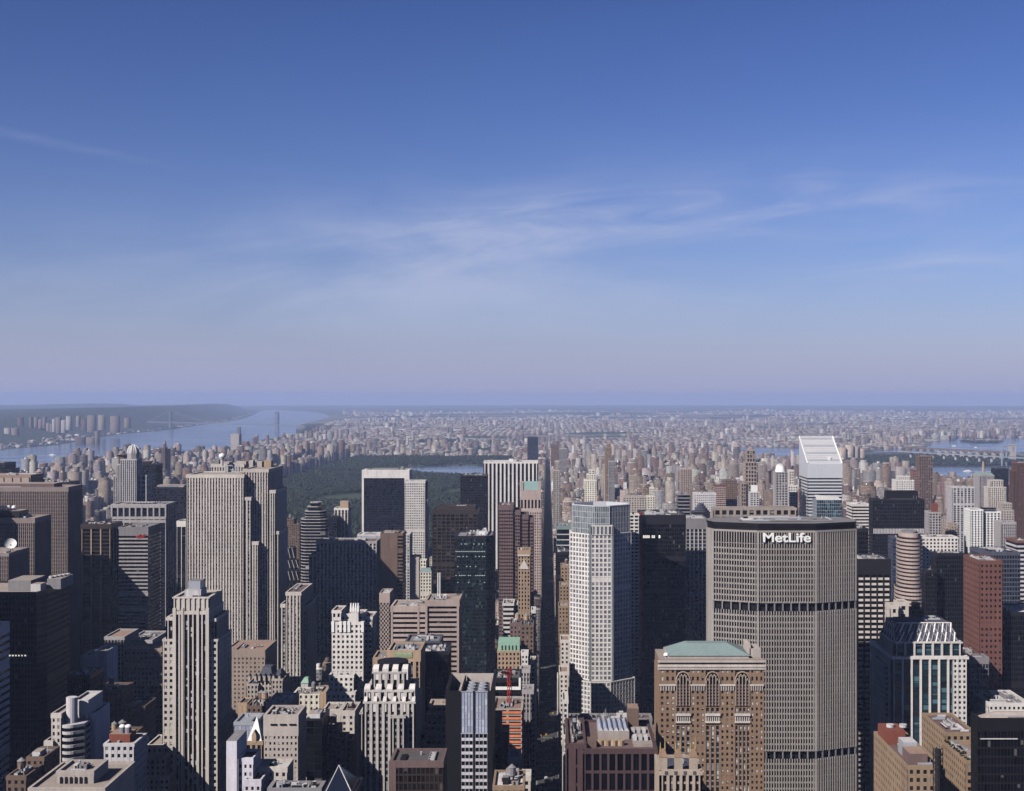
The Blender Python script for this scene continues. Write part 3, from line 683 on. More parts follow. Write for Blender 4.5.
# tall stone slab in layers
t = thing('stone_slab', 'tallest tan stone slab with vertical ribs, stepped sides and rooftop letters', 'office tower', (gx(232, 1393), 1400, 0))
SLAB = st('cream', 'glass_blinds', 2.9, .5, 3.7, .38, .9, .2, 3.5, 'mid_grey')
for nm, p0, p1, y, D, dep in (('front_slab', 187, 243.5, 474.5, 1345, 60), ('setback', 243.5, 250.5, 497, 1345.6, 60), ('setback', 250.5, 257.8, 541.5, 1346.2, 60),
                              ('main_slab', 211.5, 243.6, 464, 1406, 30), ('main_slab', 243.7, 268, 469, 1354, 70), ('setback', 268, 275, 490, 1354.6, 56), ('setback', 275, 278.3, 531, 1355.2, 44)):
    a, b = tower_mesh(rect(gx(p0, D), gx(p1, D), D, D + dep), 0, gz(y, D), SLAB, 'gravel_roof')
    w = a.build(nm, t); b.build('roof', w)
FOOT.append((gx(187, 1345) - 2, gx(278, 1406) + 3, 1343, 1440)); SKY_COLUMNS.append((187, 278, 470, 1345))
for p0, p1, y in ((215, 219, 460), (221, 231, 462), (236, 246, 461.3), (249, 253, 460.5), (257, 262, 461.5), (264, 271, 460.5)):
    mb = MB(); D = 1408; mb.box(gx(p0, D), gx(p1, D), D, D + 10, gz(468, D), gz(y, D), R.choice(['limestone', 'tan', 'mid_grey'])); mb.build('penthouse', t)
mb = MB(); D = 1398; mb.tube((gx(222, D), D, gz(466, D)), (gx(222, D), D, gz(459, D)), 1.6, 'pale_grey', 8)
c = (gx(222, D), D, gz(456.5, D)); mb.dome(*c, 3.6, 'white_paint', 14, 6, 3.6); mb.frustum([(c[0] + 2.2 * math.cos(i * .5236), c[1] + 2.2 * math.sin(i * .5236)) for i in range(12)], c[2] - 2.8, [(c[0] + 3.6 * math.cos(i * .5236), c[1] + 3.6 * math.sin(i * .5236)) for i in range(12)], c[2], 'white_paint'); mb.build('radome', t)
def lettering(parent, text, x, y, z, height, mat, bold=0.02, depth=.35, width=None, rz=0.0, name='sign_lettering'):
    c = bpy.data.curves.new('lettering', 'FONT'); c.body = text; c.size = height / 0.70; c.offset = bold * height; c.extrude = depth; c.align_x = 'CENTER'
    o = bpy.data.objects.new('tmp', c); COL.objects.link(o); bpy.context.view_layer.update()
    me = bpy.data.meshes.new_from_object(o.evaluated_get(bpy.context.evaluated_depsgraph_get())); COL.objects.unlink(o); bpy.data.objects.remove(o)
    sx = 1.0
    if width: xs = [v.co.x for v in me.vertices]; sx = width / (max(xs) - min(xs)); mid = (max(xs) + min(xs)) / 2
    o3 = parent_origin(parent); ca, sa = math.cos(rz), math.sin(rz)
    for v in me.vertices:
        lx, ly, lz = (v.co.x - (mid if width else 0)) * sx, -v.co.z, v.co.y
        v.co = (x + lx * ca - ly * sa - o3[0], y + lx * sa + ly * ca - o3[1], z + lz - o3[2])
    me.materials.clear(); me.materials.append(MATS[mat]); me.update(); me.name = name
    o = bpy.data.objects.new(name, me); COL.objects.link(o); o.parent = parent; return o
lettering(t, 'GE', gx(232.5, 1389), 1389, gz(473.2, 1389), 9.0, 'steel', -.012, .2, 15.0)
mb = MB()
for px in (226, 231, 235, 239): mb.tube((gx(px, 1391), 1391, gz(477, 1391)), (gx(px, 1391), 1391, gz(466, 1391)), .25, 'dark_metal', 4)
mb.build('sign_frame', t)
# the tower with slim piers beside it
D = 1290
t = hero('ribbed_tower', 'slim tan ribbed tower with a long sunken roof, right of the tall stone slab', 'office tower', dict(SLAB, bay=3.6),
         [(286.5, 300.5, 592, D, 60), (281.3, 286.5, 604, D + 5, 50, None, 'setback'), (300.5, 306.3, 605.5, D + 5, 50, None, 'setback')], 'brown_granite', 3, hmax=1.8)
hero('stone_block', 'low tan block with a plain punched-window wall below the tall stone slab', 'office building', st('peach', 'glass_dark', 3.6, .62, 4.0, .55, .2, .16, 7), [(225, 265, 650, 1200, 50)], 'terracotta', 3, hmax=2)
# five-hundred foot tower at the front: stepped limestone
t = thing('stepped_tower', 'nearest tall limestone tower with dark vertical window strips and stepped crown', 'office tower', (gx(190, 800), 815, 0))
PUN = st('cream', 'glass_blinds', 3.3, .5, 3.9, .5, .35, .25, 1.5)
STRIP = st('cream', 'glass_blinds', 3.0, .3, 3.9, .26, 1.0, .15, 2, 'dark_metal')
def blk(root, nm, p0, p1, y, D, dep, s, zb=0, roof='gravel_roof', pp=1.1):
    a, b = tower_mesh(rect(gx(p0, D), gx(p1, D), D, D + dep), zb, gz(y, D), s, roof, parapet=pp)
    w = a.build(nm, root); b.build('roof', w); return w
blk(t, 'main_shaft', 163, 217.6, 639, 801.5, 34, PUN)
blk(t, 'window_bay', 175, 207, 611, 800, 36, STRIP)
blk(t, 'shoulder', 168, 174.5, 617, 802.5, 30, STRIP); blk(t, 'shoulder', 207.5, 215, 618, 802.5, 30, STRIP)
blk(t, 'crown', 174, 208.6, 597, 803, 30, dict(STRIP, pier=.5, sp=.97, sd=.1, pd=.8, spm='cream', top=.8))
for p0, p1 in ((173.2, 176.5), (181.5, 184), (197, 199.5), (206, 209.4)):
    mb = MB(); mb.box(gx(p0, 800), gx(p1, 800), 798.6, 800.5, 0, gz(608, 800), 'cream'); mb.build('corner_pier', t)
mb = MB(); z = gz(597, 800) - 1.2
mb.box(gx(184, 806), gx(200, 806), 808, 822, z, gz(590.5, 806), 'pale_grey'); mb.build('penthouse', t)
mb = MB(); mb.box(gx(186.5, 806), gx(198.5, 806), 810, 820, gz(590.5, 806), gz(582, 806), 'steel', 'mid_grey'); mb.build('cooling_tower', t)
mb = MB()
for px in (185, 199): mb.tube((gx(px, 804), 804, z), (gx(px, 804), 804, gz(590, 804)), .3, 'pale_grey', 4)
mb.tube((gx(184.5, 804), 804, gz(590, 804)), (gx(199.5, 804), 804, gz(590, 804)), .3, 'pale_grey', 4); mb.build('roof_rail', t)
FOOT.append((gx(163, 800) - 2, gx(218, 800) + 2, 796, 842)); SKY_COLUMNS.append((163, 218, 610, 800))
blk(t, 'annexe', 144.6, 166, 756, 792, 30, CREAM); blk(t, 'annexe', 139, 169.5, 776, 786, 30, CREAM); blk(t, 'annexe', 147, 162.5, 745, 797, 25, CREAM)
# slab in shade behind
hero('ribbed_slab', 'wide grey ribbed slab, half in shade, in front of the dark glass slab', 'office tower', dict(GREYP, wall='white_stone', bay=4.2, pier=.36), [(316.5, 376.5, 541, 1489, 34), (309.5, 316.5, 555, 1494, 26, LIME, 'setback')], 'brown_granite', 4)
# slab of brown brick with slot windows on one corner
t = hero('brick_slab', 'brown brick slab, blank but for slots at one corner, beside the ribbed slab', 'office tower', st('brown_brick', 'glass_black', 60, .99, 3.7, .0, .2, .1, 2, 'brown_brick'), [(380.5, 397.5, 533, 1486, 34)], 'gravel_roof', 2, pent=[(384, 395, 531.5, 1492, 12, 'gravel_roof')])
blk(t, 'slot_wing', 397.5, 402.6, 533.3, 1486.6, 33, st('brown_brick', 'glass_black', 3, 0, 3.9, .45, .2, .5, 3))
hero('grey_tower', 'narrow pale grey tower with a window grid, right of the brown brick slab', 'office tower', st('pale_grey', 'glass_dark', 3, .45, 3.6, .4, .3, .2, 2), [(404, 409.6, 534, 1660, 30)], 'pale_roof', 1)
hero('pale_block', 'pale blue-grey roof block just behind the ribbed slab in shade', 'office building', st('pale_grey', 'glass_silver', 3, .3, 3.6, .3, .3, .2, 2), [(357.5, 381, 534.5, 1560, 30)], 'pale_roof', 3, hmax=2)
# banded, rounded stepped tower by the park
t = thing('banded_tower', 'rounded dark tower with pale bands and a stepped top beside the park', 'apartment tower', (gx(313, 1750), 1765, 0))
for i, (p0, p1, y, k) in enumerate(((300, 326.5, 519, 2), (304, 324.5, 511, 4), (306.5, 321, 506.5, 6), (309.5, 320, 502.3, 8))):
    D = 1750 + k; x0, x1 = gx(p0, D), gx(p1, D); q = (x1 - x0) * .22
    poly = [(x0, D + 8), (x0 + q * .3, D + 3), (x0 + q, D), (x1 - q, D), (x1 - q * .3, D + 3), (x1, D + 8), (x1, D + 26 - k), (x0, D + 26 - k)]
    a, b = tower_mesh(poly, 0 if i == 0 else gz((519, 511, 506.5)[i - 1], D) - 1, gz(y, D), st('grey_stone', 'glass_black', 6, .0, 4.2, .22, .4, .4, 1), 'mid_grey')
    w = a.build('tower' if i == 0 else 'setback', t); b.build('roof', w)
FOOT.append((gx(299, 1750), gx(327, 1750), 1748, 1780)); SKY_COLUMNS.append((300, 326, 515, 1750))
hero('slim_tower', 'slim tan tower with white vertical lines standing against the park trees', 'apartment tower', st('white_stone', 'glass_dark', 5.5, .35, 3.5, .1, .7, .15, 3, 'tan'), [(334.5, 348, 508, 1900, 26)], 'tan', 0, pent=[(340, 348.3, 501.3, 1902, 14, 'tan')])
hero('dark_block', 'low black block left of the slim tan tower by the park', 'office building', NAVY, [(327.5, 337, 516, 1880, 26)], 'tar', 1)
hero('brown_tower', 'dim brown narrow tower at the foot of the park trees', 'apartment tower', BROWNB, [(287, 293.5, 519, 2040, 22), (293.5, 299.5, 524, 2030, 22)], 'tar', 2, tank=1)
t = hero('terraced_block', 'black stepped block striped with pale slanting edges', 'office building', st('dark_metal', 'glass_black', 4, .2, 4, .2, .3, .2, 1), [(283, 293, 548, 1700, 20), (283, 297, 560, 1690, 12), (283, 299, 571, 1682, 10)], 'tar', 0)
mb = MB()
for k, (y0, y1, D) in enumerate(((548, 558, 1700), (560, 568, 1690), (571, 580, 1682))):
    for px in (284, 288, 292, 296)[:3 + (k > 0)]: mb.tube((gx(px, D), D - .8, gz(y0, D)), (gx(px + 2.4, D), D - .8, gz(y1, D)), .55, 'grey_stone', 4)
mb.build('slanted_fin', t)
# the dark glass slab in its white frame
D = 2053; x0, x1, zt = gx(362, D), gx(409.5, D), gz(470, D)
t = thing('framed_slab', 'big black glass slab set in a broad white stone frame', 'office tower', ((x0 + x1) / 2, D + 20, 0))
mb = MB(); facade(mb, (gx(364, D), D), (gx(404.6, D), D), 0, gz(478, D), st('dark_metal', 'glass_navy', 1.7, .1, 3.9, .18, .25, .12, .5)); mb.build('glass_front', t)
mb = MB(); mb.box(x0, gx(364, D), D - 2, D + 42, 0, zt, 'white_stone'); mb.box(gx(404.6, D), x1, D - 2.05, D + 42, 0, zt - .1, 'white_stone'); mb.box(gx(364, D), gx(404.6, D), D - 1.9, D + 41.9, gz(478, D), zt - .05, 'white_stone'); mb.build('stone_frame', t)
for p0, p1, y in ((372, 398, 468.6), (366, 370, 469.2), (400, 403, 467)):
    mb = MB(); mb.box(gx(p0, D), gx(p1, D), D + 8, D + 24, zt - .1, gz(y, D), 'mid_grey'); mb.build('penthouse', t)
mb = MB()
for px in (407, 409): mb.tube((gx(px, D), D + 30, zt), (gx(px, D), D + 30, zt + 8), .5, 'mid_grey', 5)
mb.build('antenna', t)
FOOT.append((x0 - 2, x1 + 2, D - 4, D + 44)); SKY_COLUMNS.append((362, 409, 470, D))
WG = st('white_stone', 'glass_dark', 3.5, .45, 3.6, .45, .45, .4, 4)
t = hero('punched_tower', 'white tower with a dense grid of square black windows beside the framed slab', 'apartment tower', WG, [(404.8, 425, 480.7, 1932, 26), (424.5, 427.3, 499, 1935, 22, None, 'setback')], 'pale_roof', 2, hmax=2)
blk(t, 'slot_wing', 425, 426.6, 481.5, 1938, 20, st('dark_metal', 'glass_black', 3, .2, 3.6, .2, .2, .1, 1))
hero('dark_tower', 'black ribbed tower in front of the reservoir, left of the striped white slab', 'office tower', st('dark_metal', 'glass_black', 2.4, .3, 3.8, .3, .4, .15, 2), [(460.5, 486.8, 475.3, 1900, 36)], 'terracotta', 5, hmax=2.4)
# striped white slab
D = 2117
t = hero('striped_slab', 'tall slab of white and black vertical stripes left of the avenue', 'office tower', st('white_stone', 'glass_black', 6.6, .44, 3.9, .0, 1.6, .1, 3.2), [(484.5, 537, 461.5, D, 48)], 'pale_roof', 2, pent=[(509, 513, 458.8, D + 10, 10, 'white_paint')])
hero('dark_tower', 'dark brown glass tower of blocky panels left of the green glass tower', 'office tower', st('bronze', 'glass_bronze', 5.5, .24, 4.2, .3, .5, .3, 6), [(432.5, 477.5, 509.5, 1580, 36), (438, 474, 505.8, 1584, 28, None, 'setback')], 'bronze', 3, hmax=1.8)
# green-black glass tower with bevelled corner
D = 1368; x0, x1, x2 = gx(454.7, D), gx(486, D), gx(493, D); z = gz(536, D)
t = thing('green_glass_tower', 'green-black glass tower with lit office rows and white roof machinery', 'office tower', ((x0 + x2) / 2, D + 20, 0))
GG = st('dark_metal', 'glass_green', 1.8, .12, 3.9, .2, .2, .1, 3)
a, b = tower_mesh([(x0, D), (x1, D), (x2, D + 7), (x2, D + 48), (x0, D + 48)], 0, z, GG, 'mid_grey')
w = a.build('tower', t); b.build('roof', w); FOOT.append((x0 - 2, x2 + 2, D - 2, D + 50)); SKY_COLUMNS.append((454, 497, 536, D))
clutter(t, x0 + 8, x2 - 4, D + 8, D + 44, z - 1, 7, 77, 6.5, mats=('pale_roof', 'white_paint', 'pale_grey', 'mid_grey'))
mb = MB()
for yy, k in ((543.5, .35), (551, .9), (556, .5), (575, .85), (566, .12), (582, .15)):
    for i in range(17):
        if R.random() < k: mb.face([(gx(455.5 + i * 1.78, D), D - .26, gz(yy + .9, D)), (gx(456.6 + i * 1.78, D), D - .26, gz(yy + .9, D)), (gx(456.6 + i * 1.78, D), D - .26, gz(yy, D)), (gx(455.5 + i * 1.78, D), D - .26, gz(yy, D))], 'green_light')
mb.build('lit_window_row', t)
# stepped brown tower with window bands
BS = st('brown_granite', 'glass_black', 2.6, .26, 3.9, .55, .28, .5, 6)
hero('stepped_brown_tower', 'mauve-brown tower with window bands and a stair-stepped roofline beside the avenue', 'office tower', BS,
     [(499, 513, 505, 1480, 40), (512.8, 520, 510, 1482, 38, None, 'setback'), (519.8, 528, 514.3, 1484, 36, None, 'setback'), (527.8, 533.4, 517.5, 1486, 34, None, 'setback')], 'brown_granite', 2, hmax=1.5)
# pink granite tower with the pale green gable
D = 1876; x0, x1 = gx(520, D), gx(541.3, D)
t = thing('gabled_tower', 'pink granite tower with pale green gable roof at the avenue corner', 'office tower', ((x0 + x1) / 2, D + 14, 0))
PG = st('pink_granite', 'glass_dark', 3.6, .5, 3.9, .45, .6, .4, 6)
blk(t, 'tower', 520, 541.3, 508.3, D, 36, PG); zt = gz(499, D)
blk(t, 'slot_storey', 520.2, 541.1, 499, D + .3, 35.4, st('pink_granite', 'glass_black', 5.1, .45, 20, 0, .7, .2, 1), gz(508.3, D) - 1.5)
mb = MB(); mb.box(x0 + .6, x1 - .6, D + 1, D + 34, gz(499, D), gz(490, D), 'pink_granite'); mb.build('frieze', t)
zr = gz(482.3, D); z0 = gz(490.5, D); mb = MB()
mb.box(x0 + .5, x0 + 4.6, D + .8, D + 30, z0, zr, 'pink_granite'); mb.box(x1 - 4.6, x1 - .5, D + .8, D + 30, z0, zr, 'pink_granite'); mb.box(x0 + 4.6, x1 - 4.6, D + 2, D + 30.2, z0 - .5, zr - .3, 'copper_bright', 'copper_bright'); mb.build('gable_roof', t)
FOOT.append((x0 - 2, x1 + 2, D - 2, D + 38)); SKY_COLUMNS.append((520, 541, 482, D))
# slim ornate tan tower
t = hero('ornate_tower', 'slim old tan tower with an arched gable front before the brown banded tower', 'office tower', st('tan', 'glass_dark', 3.2, .5, 3.7, .4, .5, .2, 6), [(518, 530, 550, 1250, 24)], 'brown_brick', 1, tank=0)
mb = MB(); D = 1250; xm = gx(524, D)
mb.face([(gx(519, D), D - 1.2, gz(569, D)), (gx(529, D), D - 1.2, gz(569, D)), (xm, D - 1.2, gz(559, D))], 'cream'); mb.box(gx(518.2, D), gx(529.8, D), D - 1.4, D - .7, gz(556, D), gz(554.6, D), 'cream'); mb.build('gable_front', t)
for px in (518.3, 529.7, 522, 526):
    mb = MB(); mb.cyl(gx(px, D), D + .8, .9, gz(552, D), gz(547.6, D), 'tan', 6, .2); mb.build('pinnacle', t)
hero('banded_block', 'small white and black banded block between brown towers near the avenue', 'office building', st('white_stone', 'glass_black', 3, 0, 4.0, .48, .2, .5, 2), [(503, 513.5, 603.5, 1150, 26), (513.5, 517.2, 603.8, 1160, 18)], 'mid_grey', 2)
hero('brown_block', 'plain mauve-brown block in front of the small banded block', 'office building', st('brown_granite', 'glass_dark', 3, .6, 3.7, .5, .2, .15, 3), [(510, 521, 623, 1100, 24)], 'tar', 2, tank=1)
hero('dark_block', 'unlit dark block beside the avenue below the ornate tan tower', 'office building', BROWNB, [(521.2, 533.5, 625, 1060, 26)], 'tar', 2, tank=1)
hero('white_sliver', 'narrow white banded building right on the avenue kerb', 'office building', BANDW, [(531.5, 535.2, 610, 1190, 20), (533, 536.3, 637, 1170, 18)], 'pale_roof', 0)
# green roofed tower
t = hero('green_roofed_tower', 'sandy tower with a bright green band beneath its flat top', 'office tower', st('tan', 'glass_dark', 3.2, .52, 3.6, .45, .3, .2, 1.5), [(497.5, 520, 651, 1046, 24)], 'mint', 0)
D = 1046; mb = MB(); mb.box(gx(498, D), gx(519.6, D), D + .6, D + 22, gz(651, D) - 1.2, gz(642, D), 'mint', 'mint'); mb.build('green_crown', t)
for p0 in (501.5, 505, 508.5, 512, 515.6):
    mb = MB(); mb.box(gx(p0, D), gx(p0 + 1.1, D), D + .3, D + 1, gz(650, D), gz(645.5, D), 'dark_metal'); mb.build('crown_window', t)
hero('white_turret', 'little white turret tower near the avenue, below the green-topped tower', 'office building', WHITE, [(521.4, 528, 652.5, 1000, 12)], 'pale_roof', 0)
hero('grey_block', 'shaded grey stepped block at the foot of the white turret', 'office building', GREYP, [(520.5, 529.5, 669, 985, 14), (519.5, 533, 690, 960, 20)], 'mid_grey', 1)
hero('corner_block', 'cream corner building seen end-on beside the avenue traffic', 'office building', CREAM, [(530.5, 535.4, 661, 1010, 20), (531.8, 535.2, 700, 930, 18)], 'gravel_roof', 0)
t = hero('cornice_block', 'black glass block with a thick white L-shaped cornice behind the red crane', 'office building', DARKG, [(493.5, 520.5, 678, 900, 30)], 'tar', 4, hmax=2)
mb = MB(); D = 900; mb.box(gx(493.3, D), gx(520.8, D), D - 1.2, D - .4, gz(689.5, D), gz(686.5, D), 'white_paint'); mb.box(gx(518.8, D), gx(520.8, D), D - 1.3, D - .5, gz(686.5, D), gz(677.5, D), 'white_paint'); mb.build('cornice', t)
# building under construction with its crane
D = 800
t = hero('unfinished_building', 'building under construction with orange netting on every floor edge', 'construction site', st('limestone', 'glass_black', 7.6, .16, 3.6, .22, .5, .3, .5, 'limestone', 'limestone'), [(493.3, 522, 709, D, 34)], 'terracotta', 5, hmax=2.2)
for k in range(9):
    z = gz(709, D) - 1.2 - k * 3.62; mb = MB(); mb.box(gx(493.4, D), gx(521.5, D), D - .9, D - .62, z - 1.5, z, 'orange_net')
    if k < 2: mb.box(gx(522, D) + .6, gx(522, D) + .85, D, D + 30, z - 1.5, z, 'orange_net')
    mb.build('safety_net', t)
t = thing('tower_crane', 'red lattice tower crane rising from the netted construction site', 'crane', (gx(509.5, 815), 815, 0))
def lattice(mb, a, b, w, mat, r=.16, step=2.4):
    a, b = Vector(a), Vector(b); d = (b - a); L = d.length; d.normalize()
    u = d.orthogonal().normalized() * w / 2; v = d.cross(u).normalized() * w / 2
    n = max(1, int(L / step)); cs = [u + v, u - v, -u - v, -u + v]
    for c in cs: mb.tube(a + c, b + c, r * 1.35, mat, 4)
    for k in range(n):
        p, q = a + d * (L * k / n), a + d * (L * (k + 1) / n)
        for i in range(4):
            c0, c1 = cs[i], cs[(i + 1) % 4]
            mb.tube(p + c0, q + c1 if k % 2 else p + c1, r, mat, 3)
            mb.tube(p + c0, q + c1, r, mat, 3)
D = 815; mb = MB(); lattice(mb, (gx(509.5, D), D, gz(709, D)), (gx(509.5, D), D, gz(668, D)), 1.9, 'red_paint'); mb.build('mast', t)
mb = MB(); lattice(mb, (gx(509.5, D), D, gz(674, D)), (gx(504, D) , D - 36, gz(660, D)), 1.2, 'red_paint'); mb.build('jib', t)
mb = MB(); mb.box(gx(508.6, D), gx(511.2, D), D - 2, D + 5, gz(676, D), gz(673, D), 'red_paint'); mb.build('cab', t)
mb = MB(); mb.box(gx(509, D), gx(511, D), D + 5, D + 8, gz(676.5, D), gz(674, D), 'mid_grey'); mb.build('counterweight', t)
hero('brick_block', 'narrow plain brown building below the netted construction site', 'office building', st('brown_brick', 'glass_dark', 3.6, .68, 3.6, .55, .2, .15, 8), [(492.8, 500.5, 719, 690, 20), (500.4, 508, 733, 692, 18)], 'gravel_roof', 1)
hero('grey_block', 'squat grey block with pale rooftops at the bottom beside the avenue', 'office building', GREYP, [(509, 519.5, 758, 670, 18)], 'mid_grey', 2)
hero('loft_building', 'low sandy loft with cluttered pale roof at the bottom edge', 'office building', TANB, [(493, 524, 786, 600, 26)], 'pale_roof', 9, tank=1, hmax=3.5)
hero('peaked_building', 'small building with a pale peaked roof at the avenue corner', 'office building', CREAM, [(522, 530.5, 776, 640, 12)], 'pale_roof', 0)
# black tower with silver glass strips
D = 650; t = thing('silver_striped_tower', 'black stone tower with two shiny silver glass strips and open crown', 'office tower', (gx(468, D), D + 18, 0))
zt = gz(691, D); x0, x1 = gx(445.6, D), gx(492.7, D)
mb = MB(); mb.box(x0, x1, D, D + 36, 0, zt - 9, 'black_stone')
mb.box(x0, gx(461.3, D), D - .4, D + 1, 0, zt, 'black_stone'); mb.box(gx(487.3, D), x1, D - .4, D + 1, 0, zt, 'black_stone'); mb.box(gx(473, D), gx(475.2, D), D - .42, D + .9, 0, zt, 'black_stone')
mb.box(x0, x0 + 1, D + 1, D + 36, zt - 9, zt + 1, 'black_stone'); mb.box(x1 - 1, x1, D + 1, D + 36, zt - 9, zt + 1, 'black_stone'); mb.box(x0 + 1, x1 - 1, D + 34.8, D + 36, zt - 9, zt + 1.2, 'limestone')
mb.build('tower', t)
for a, b in ((461.3, 473), (475.2, 487.3)):
    mb = MB(); zm = gz(733, D)
    facade(mb, (gx(a, D), D - .1), (gx(b, D), D - .1), zm, zt - .05, st('steel', 'glass_silver', 1.45, .1, 3.6, .08, .25, .12, .4))
    facade(mb, (gx(a, D), D - .1), (gx(b, D), D - .1), 0, zm, st('steel', 'glass_black', 1.9, .16, 3.4, .42, .25, .2, .4, 'lavender'))
    mb.build('glass_strip', t)
mb = MB(); mb.face([(x0 + 1, D + 1, zt - 8.9), (x1 - 1, D + 1, zt - 8.9), (x1 - 1, D + 34.8, zt - 8.9), (x0 + 1, D + 34.8, zt - 8.9)], 'tar'); mb.build('roof', t)
mb = MB(); mb.face([(x0 + 1, D + 5, zt - 8), (gx(461, D), D + 5, zt - 1.5), (gx(461, D), D + 34, zt - 1.5), (x0 + 1, D + 34, zt - 8)], 'gravel_roof'); mb.box(gx(461, D), gx(462, D), D + 2, D + 34, zt - 9, zt + .6, 'black_stone'); mb.build('roof_screen', t)
for i in range(4):
    mb = MB(); c = (gx(475, D), D + 7 + i * 6.6); mb.box(c[0] - 5.5, c[0] + 6, c[1] - 2.6, c[1] + 2.6, zt - 9, zt - 2.2, 'slate'); mb.cyl(c[0] - 2.6, c[1], 2.1, zt - 2.2, zt - 1.2, 'steel', 12); mb.cyl(c[0] + 3, c[1], 2.1, zt - 2.2, zt - 1.2, 'steel', 12); mb.build('cooling_fan', t)
FOOT.append((x0 - 2, x1 + 2, D - 2, D + 38)); SKY_COLUMNS.append((445, 493, 680, D))
# brown box at the bottom
D = 600; t = hero('brown_box_tower', 'flat-topped dark brown glass box at the bottom edge beside the white crowned tower', 'office tower', st('bronze', 'glass_bronze', 2.0, .2, 3.7, .2, .25, .12, 3, 'bronze', 'brown_granite'), [(390, 443, 761, D, 22)], 'tar', 0)
z = gz(761, D) - 1.1
mb = MB(); mb.box(gx(390, D) - .6, gx(396, D), D - .5, D + 1, 0, gz(761, D) - .1, 'brown_granite'); mb.build('corner_pier', t)
mb = MB(); mb.box(gx(399, D), gx(405, D), D + 5, D + 13, z, z + .8, 'black_stone'); mb.build('roof_hatch', t)
mb = MB(); mb.box(gx(427, D), gx(428, D), D + 4, D + 18, z, z + .9, 'mid_grey'); mb.box(gx(433, D), gx(434, D), D + 4, D + 18, z, z + .95, 'mid_grey')
for i in range(4): mb.box(gx(428, D), gx(433, D), D + 5 + i * 3.6, D + 6 + i * 3.6, z, z + .8, 'pale_grey')
mb.build('pipe_rack', t)
# white gothic crown
D = 720; WG2 = st('pale_stone', 'glass_dark', 3.6, .46, 3.7, .36, 1.0, .2, 1.0, 'mid_grey')
t = hero('crowned_tower', 'white stone tower with jagged tiers of finials round its top', 'office tower', WG2, [(365, 414, 701.5, D, 34), (366.5, 411.8, 690, D + 2, 30, dict(WG2, sp=0), 'setback'), (374, 404.4, 671.5, D + 5, 24, dict(WG2, sp=.15), 'crown')], 'mid_grey', 0)
blk(t, 'projecting_bay', 392.5, 404, 716, D - 3, 6, WG2); blk(t, 'side_wing', 361.5, 365.2, 712, D + 3, 30, WG2)
mb = MB(); mb.cyl(gx(389, D), D + 18, 8.8, gz(672, D) - 2, gz(667, D), 'black_stone', 14); mb.build('roof_drum', t)
for n_, p0, p1, y, dd in ((5, 366.8, 411.5, 690, 1.4), (4, 374.6, 404, 671.5, 4.2), (6, 365.6, 413.4, 701.5, -.8)):
    for i in range(n_):
        px = p0 + (p1 - p0) * i / (n_ - 1); x = gx(px, D); z = gz(y, D); r = 1.7 if n_ < 6 else 1.0
        mb = MB(); mb.box(x - r, x + r, D + dd, D + dd + 3, z - 5.5, z + .4, 'white_stone'); mb.frustum(rect(x - r, x + r, D + dd, D + dd + 3), z + .4, rect(x - r * .7, x + r * 1.05, D + dd + 1, D + dd + 3), z + 2.6, 'white_stone'); mb.build('finial', t)
# white tower, centre left
D = 900; CG = st('white_stone', 'glass_dark', 3.1, .5, 3.6, .48, .3, .22, 2)
t = hero('white_stepped_tower', 'creamy white stepped tower with ornate corner lantern, left of the banded block', 'office tower', CG,
         [(331.8, 363.4, 622, D, 28), (326.6, 355, 692, D - 12, 20, None, 'lower_wing'), (329.2, 353.6, 675, D - 7, 18, None, 'lower_wing'), (363.6, 372.4, 616.5, D + 8, 22, dict(CG, wall='limestone'), 'side_wing'), (332, 341, 610.5, D + 1.2, 22, None, 'shoulder', 190 - 16), (341.2, 363, 614, D + 5, 20, None, 'shoulder', 170)], 'terracotta', 1)
mb = MB(); z = gz(622, D)
mb.box(gx(350.5, D), gx(358.2, D), D + .8, D + 9, z - 1, gz(608.5, D), 'white_stone'); mb.build('lantern', t)
for px in (350.8, 353.3, 355.6, 358):
    mb = MB(); mb.cyl(gx(px, D), D + 1.4, 1.0, gz(612, D), gz(603.4, D), 'white_paint', 6, .5); mb.build('pinnacle', t)
for px in (333, 340.6, 345, 349, 362.6):
    mb = MB(); mb.box(gx(px, D) - .9, gx(px, D) + .9, D - 1, D - .4, gz(632, D), gz(621, D), 'white_paint'); mb.build('buttress', t)
# broad banded block
D = 1080
t = hero('banded_block', 'broad tan block with deep black horizontal window bands and a mast', 'office tower', BANDT, [(391.4, 426, 606, D, 34), (426, 458.7, 600.2, D + .8, 36, BANDT, 'main_block')], 'peach', 3, hmax=2.4)
for p0, p1, dd in ((391, 393, 0), (417.5, 419.5, 0), (425.3, 427.5, -.3), (456.8, 459, .5)):
    mb = MB(); mb.box(gx(p0, D), gx(p1, D), D - 1 + dd, D + .5 + dd, 0, gz(606.3, D), 'pink_granite'); mb.build('corner_pier', t)
mb = MB()
for px in (436, 438): mb.tube((gx(px, D), D + 20, gz(601, D)), (gx(px, D), D + 20, gz(576, D)), .45, 'white_paint', 5)
mb.build('mast', t)
clutter(t, gx(430, D), gx(446, D), D + 8, D + 24, gz(600.2, D) - 1, 6, 5, 3, mats=('white_paint', 'pale_grey'))
hero('pale_block', 'small pale block with a dark window strip, up behind the white stepped tower', 'office building', st('pink_granite', 'glass_dark', 3.4, .5, 4, .5, .2, .2, 9), [(379.5, 389.5, 593, 1200, 28)], 'pale_roof', 1)
hero('plain_block', 'plain tan blank-walled building below the punched white tower', 'office building', st('limestone', 'glass_dark', 40, .99, 4, 0, .15, .1, 2), [(409.8, 419, 557, 1500, 24)], 'tar', 2)
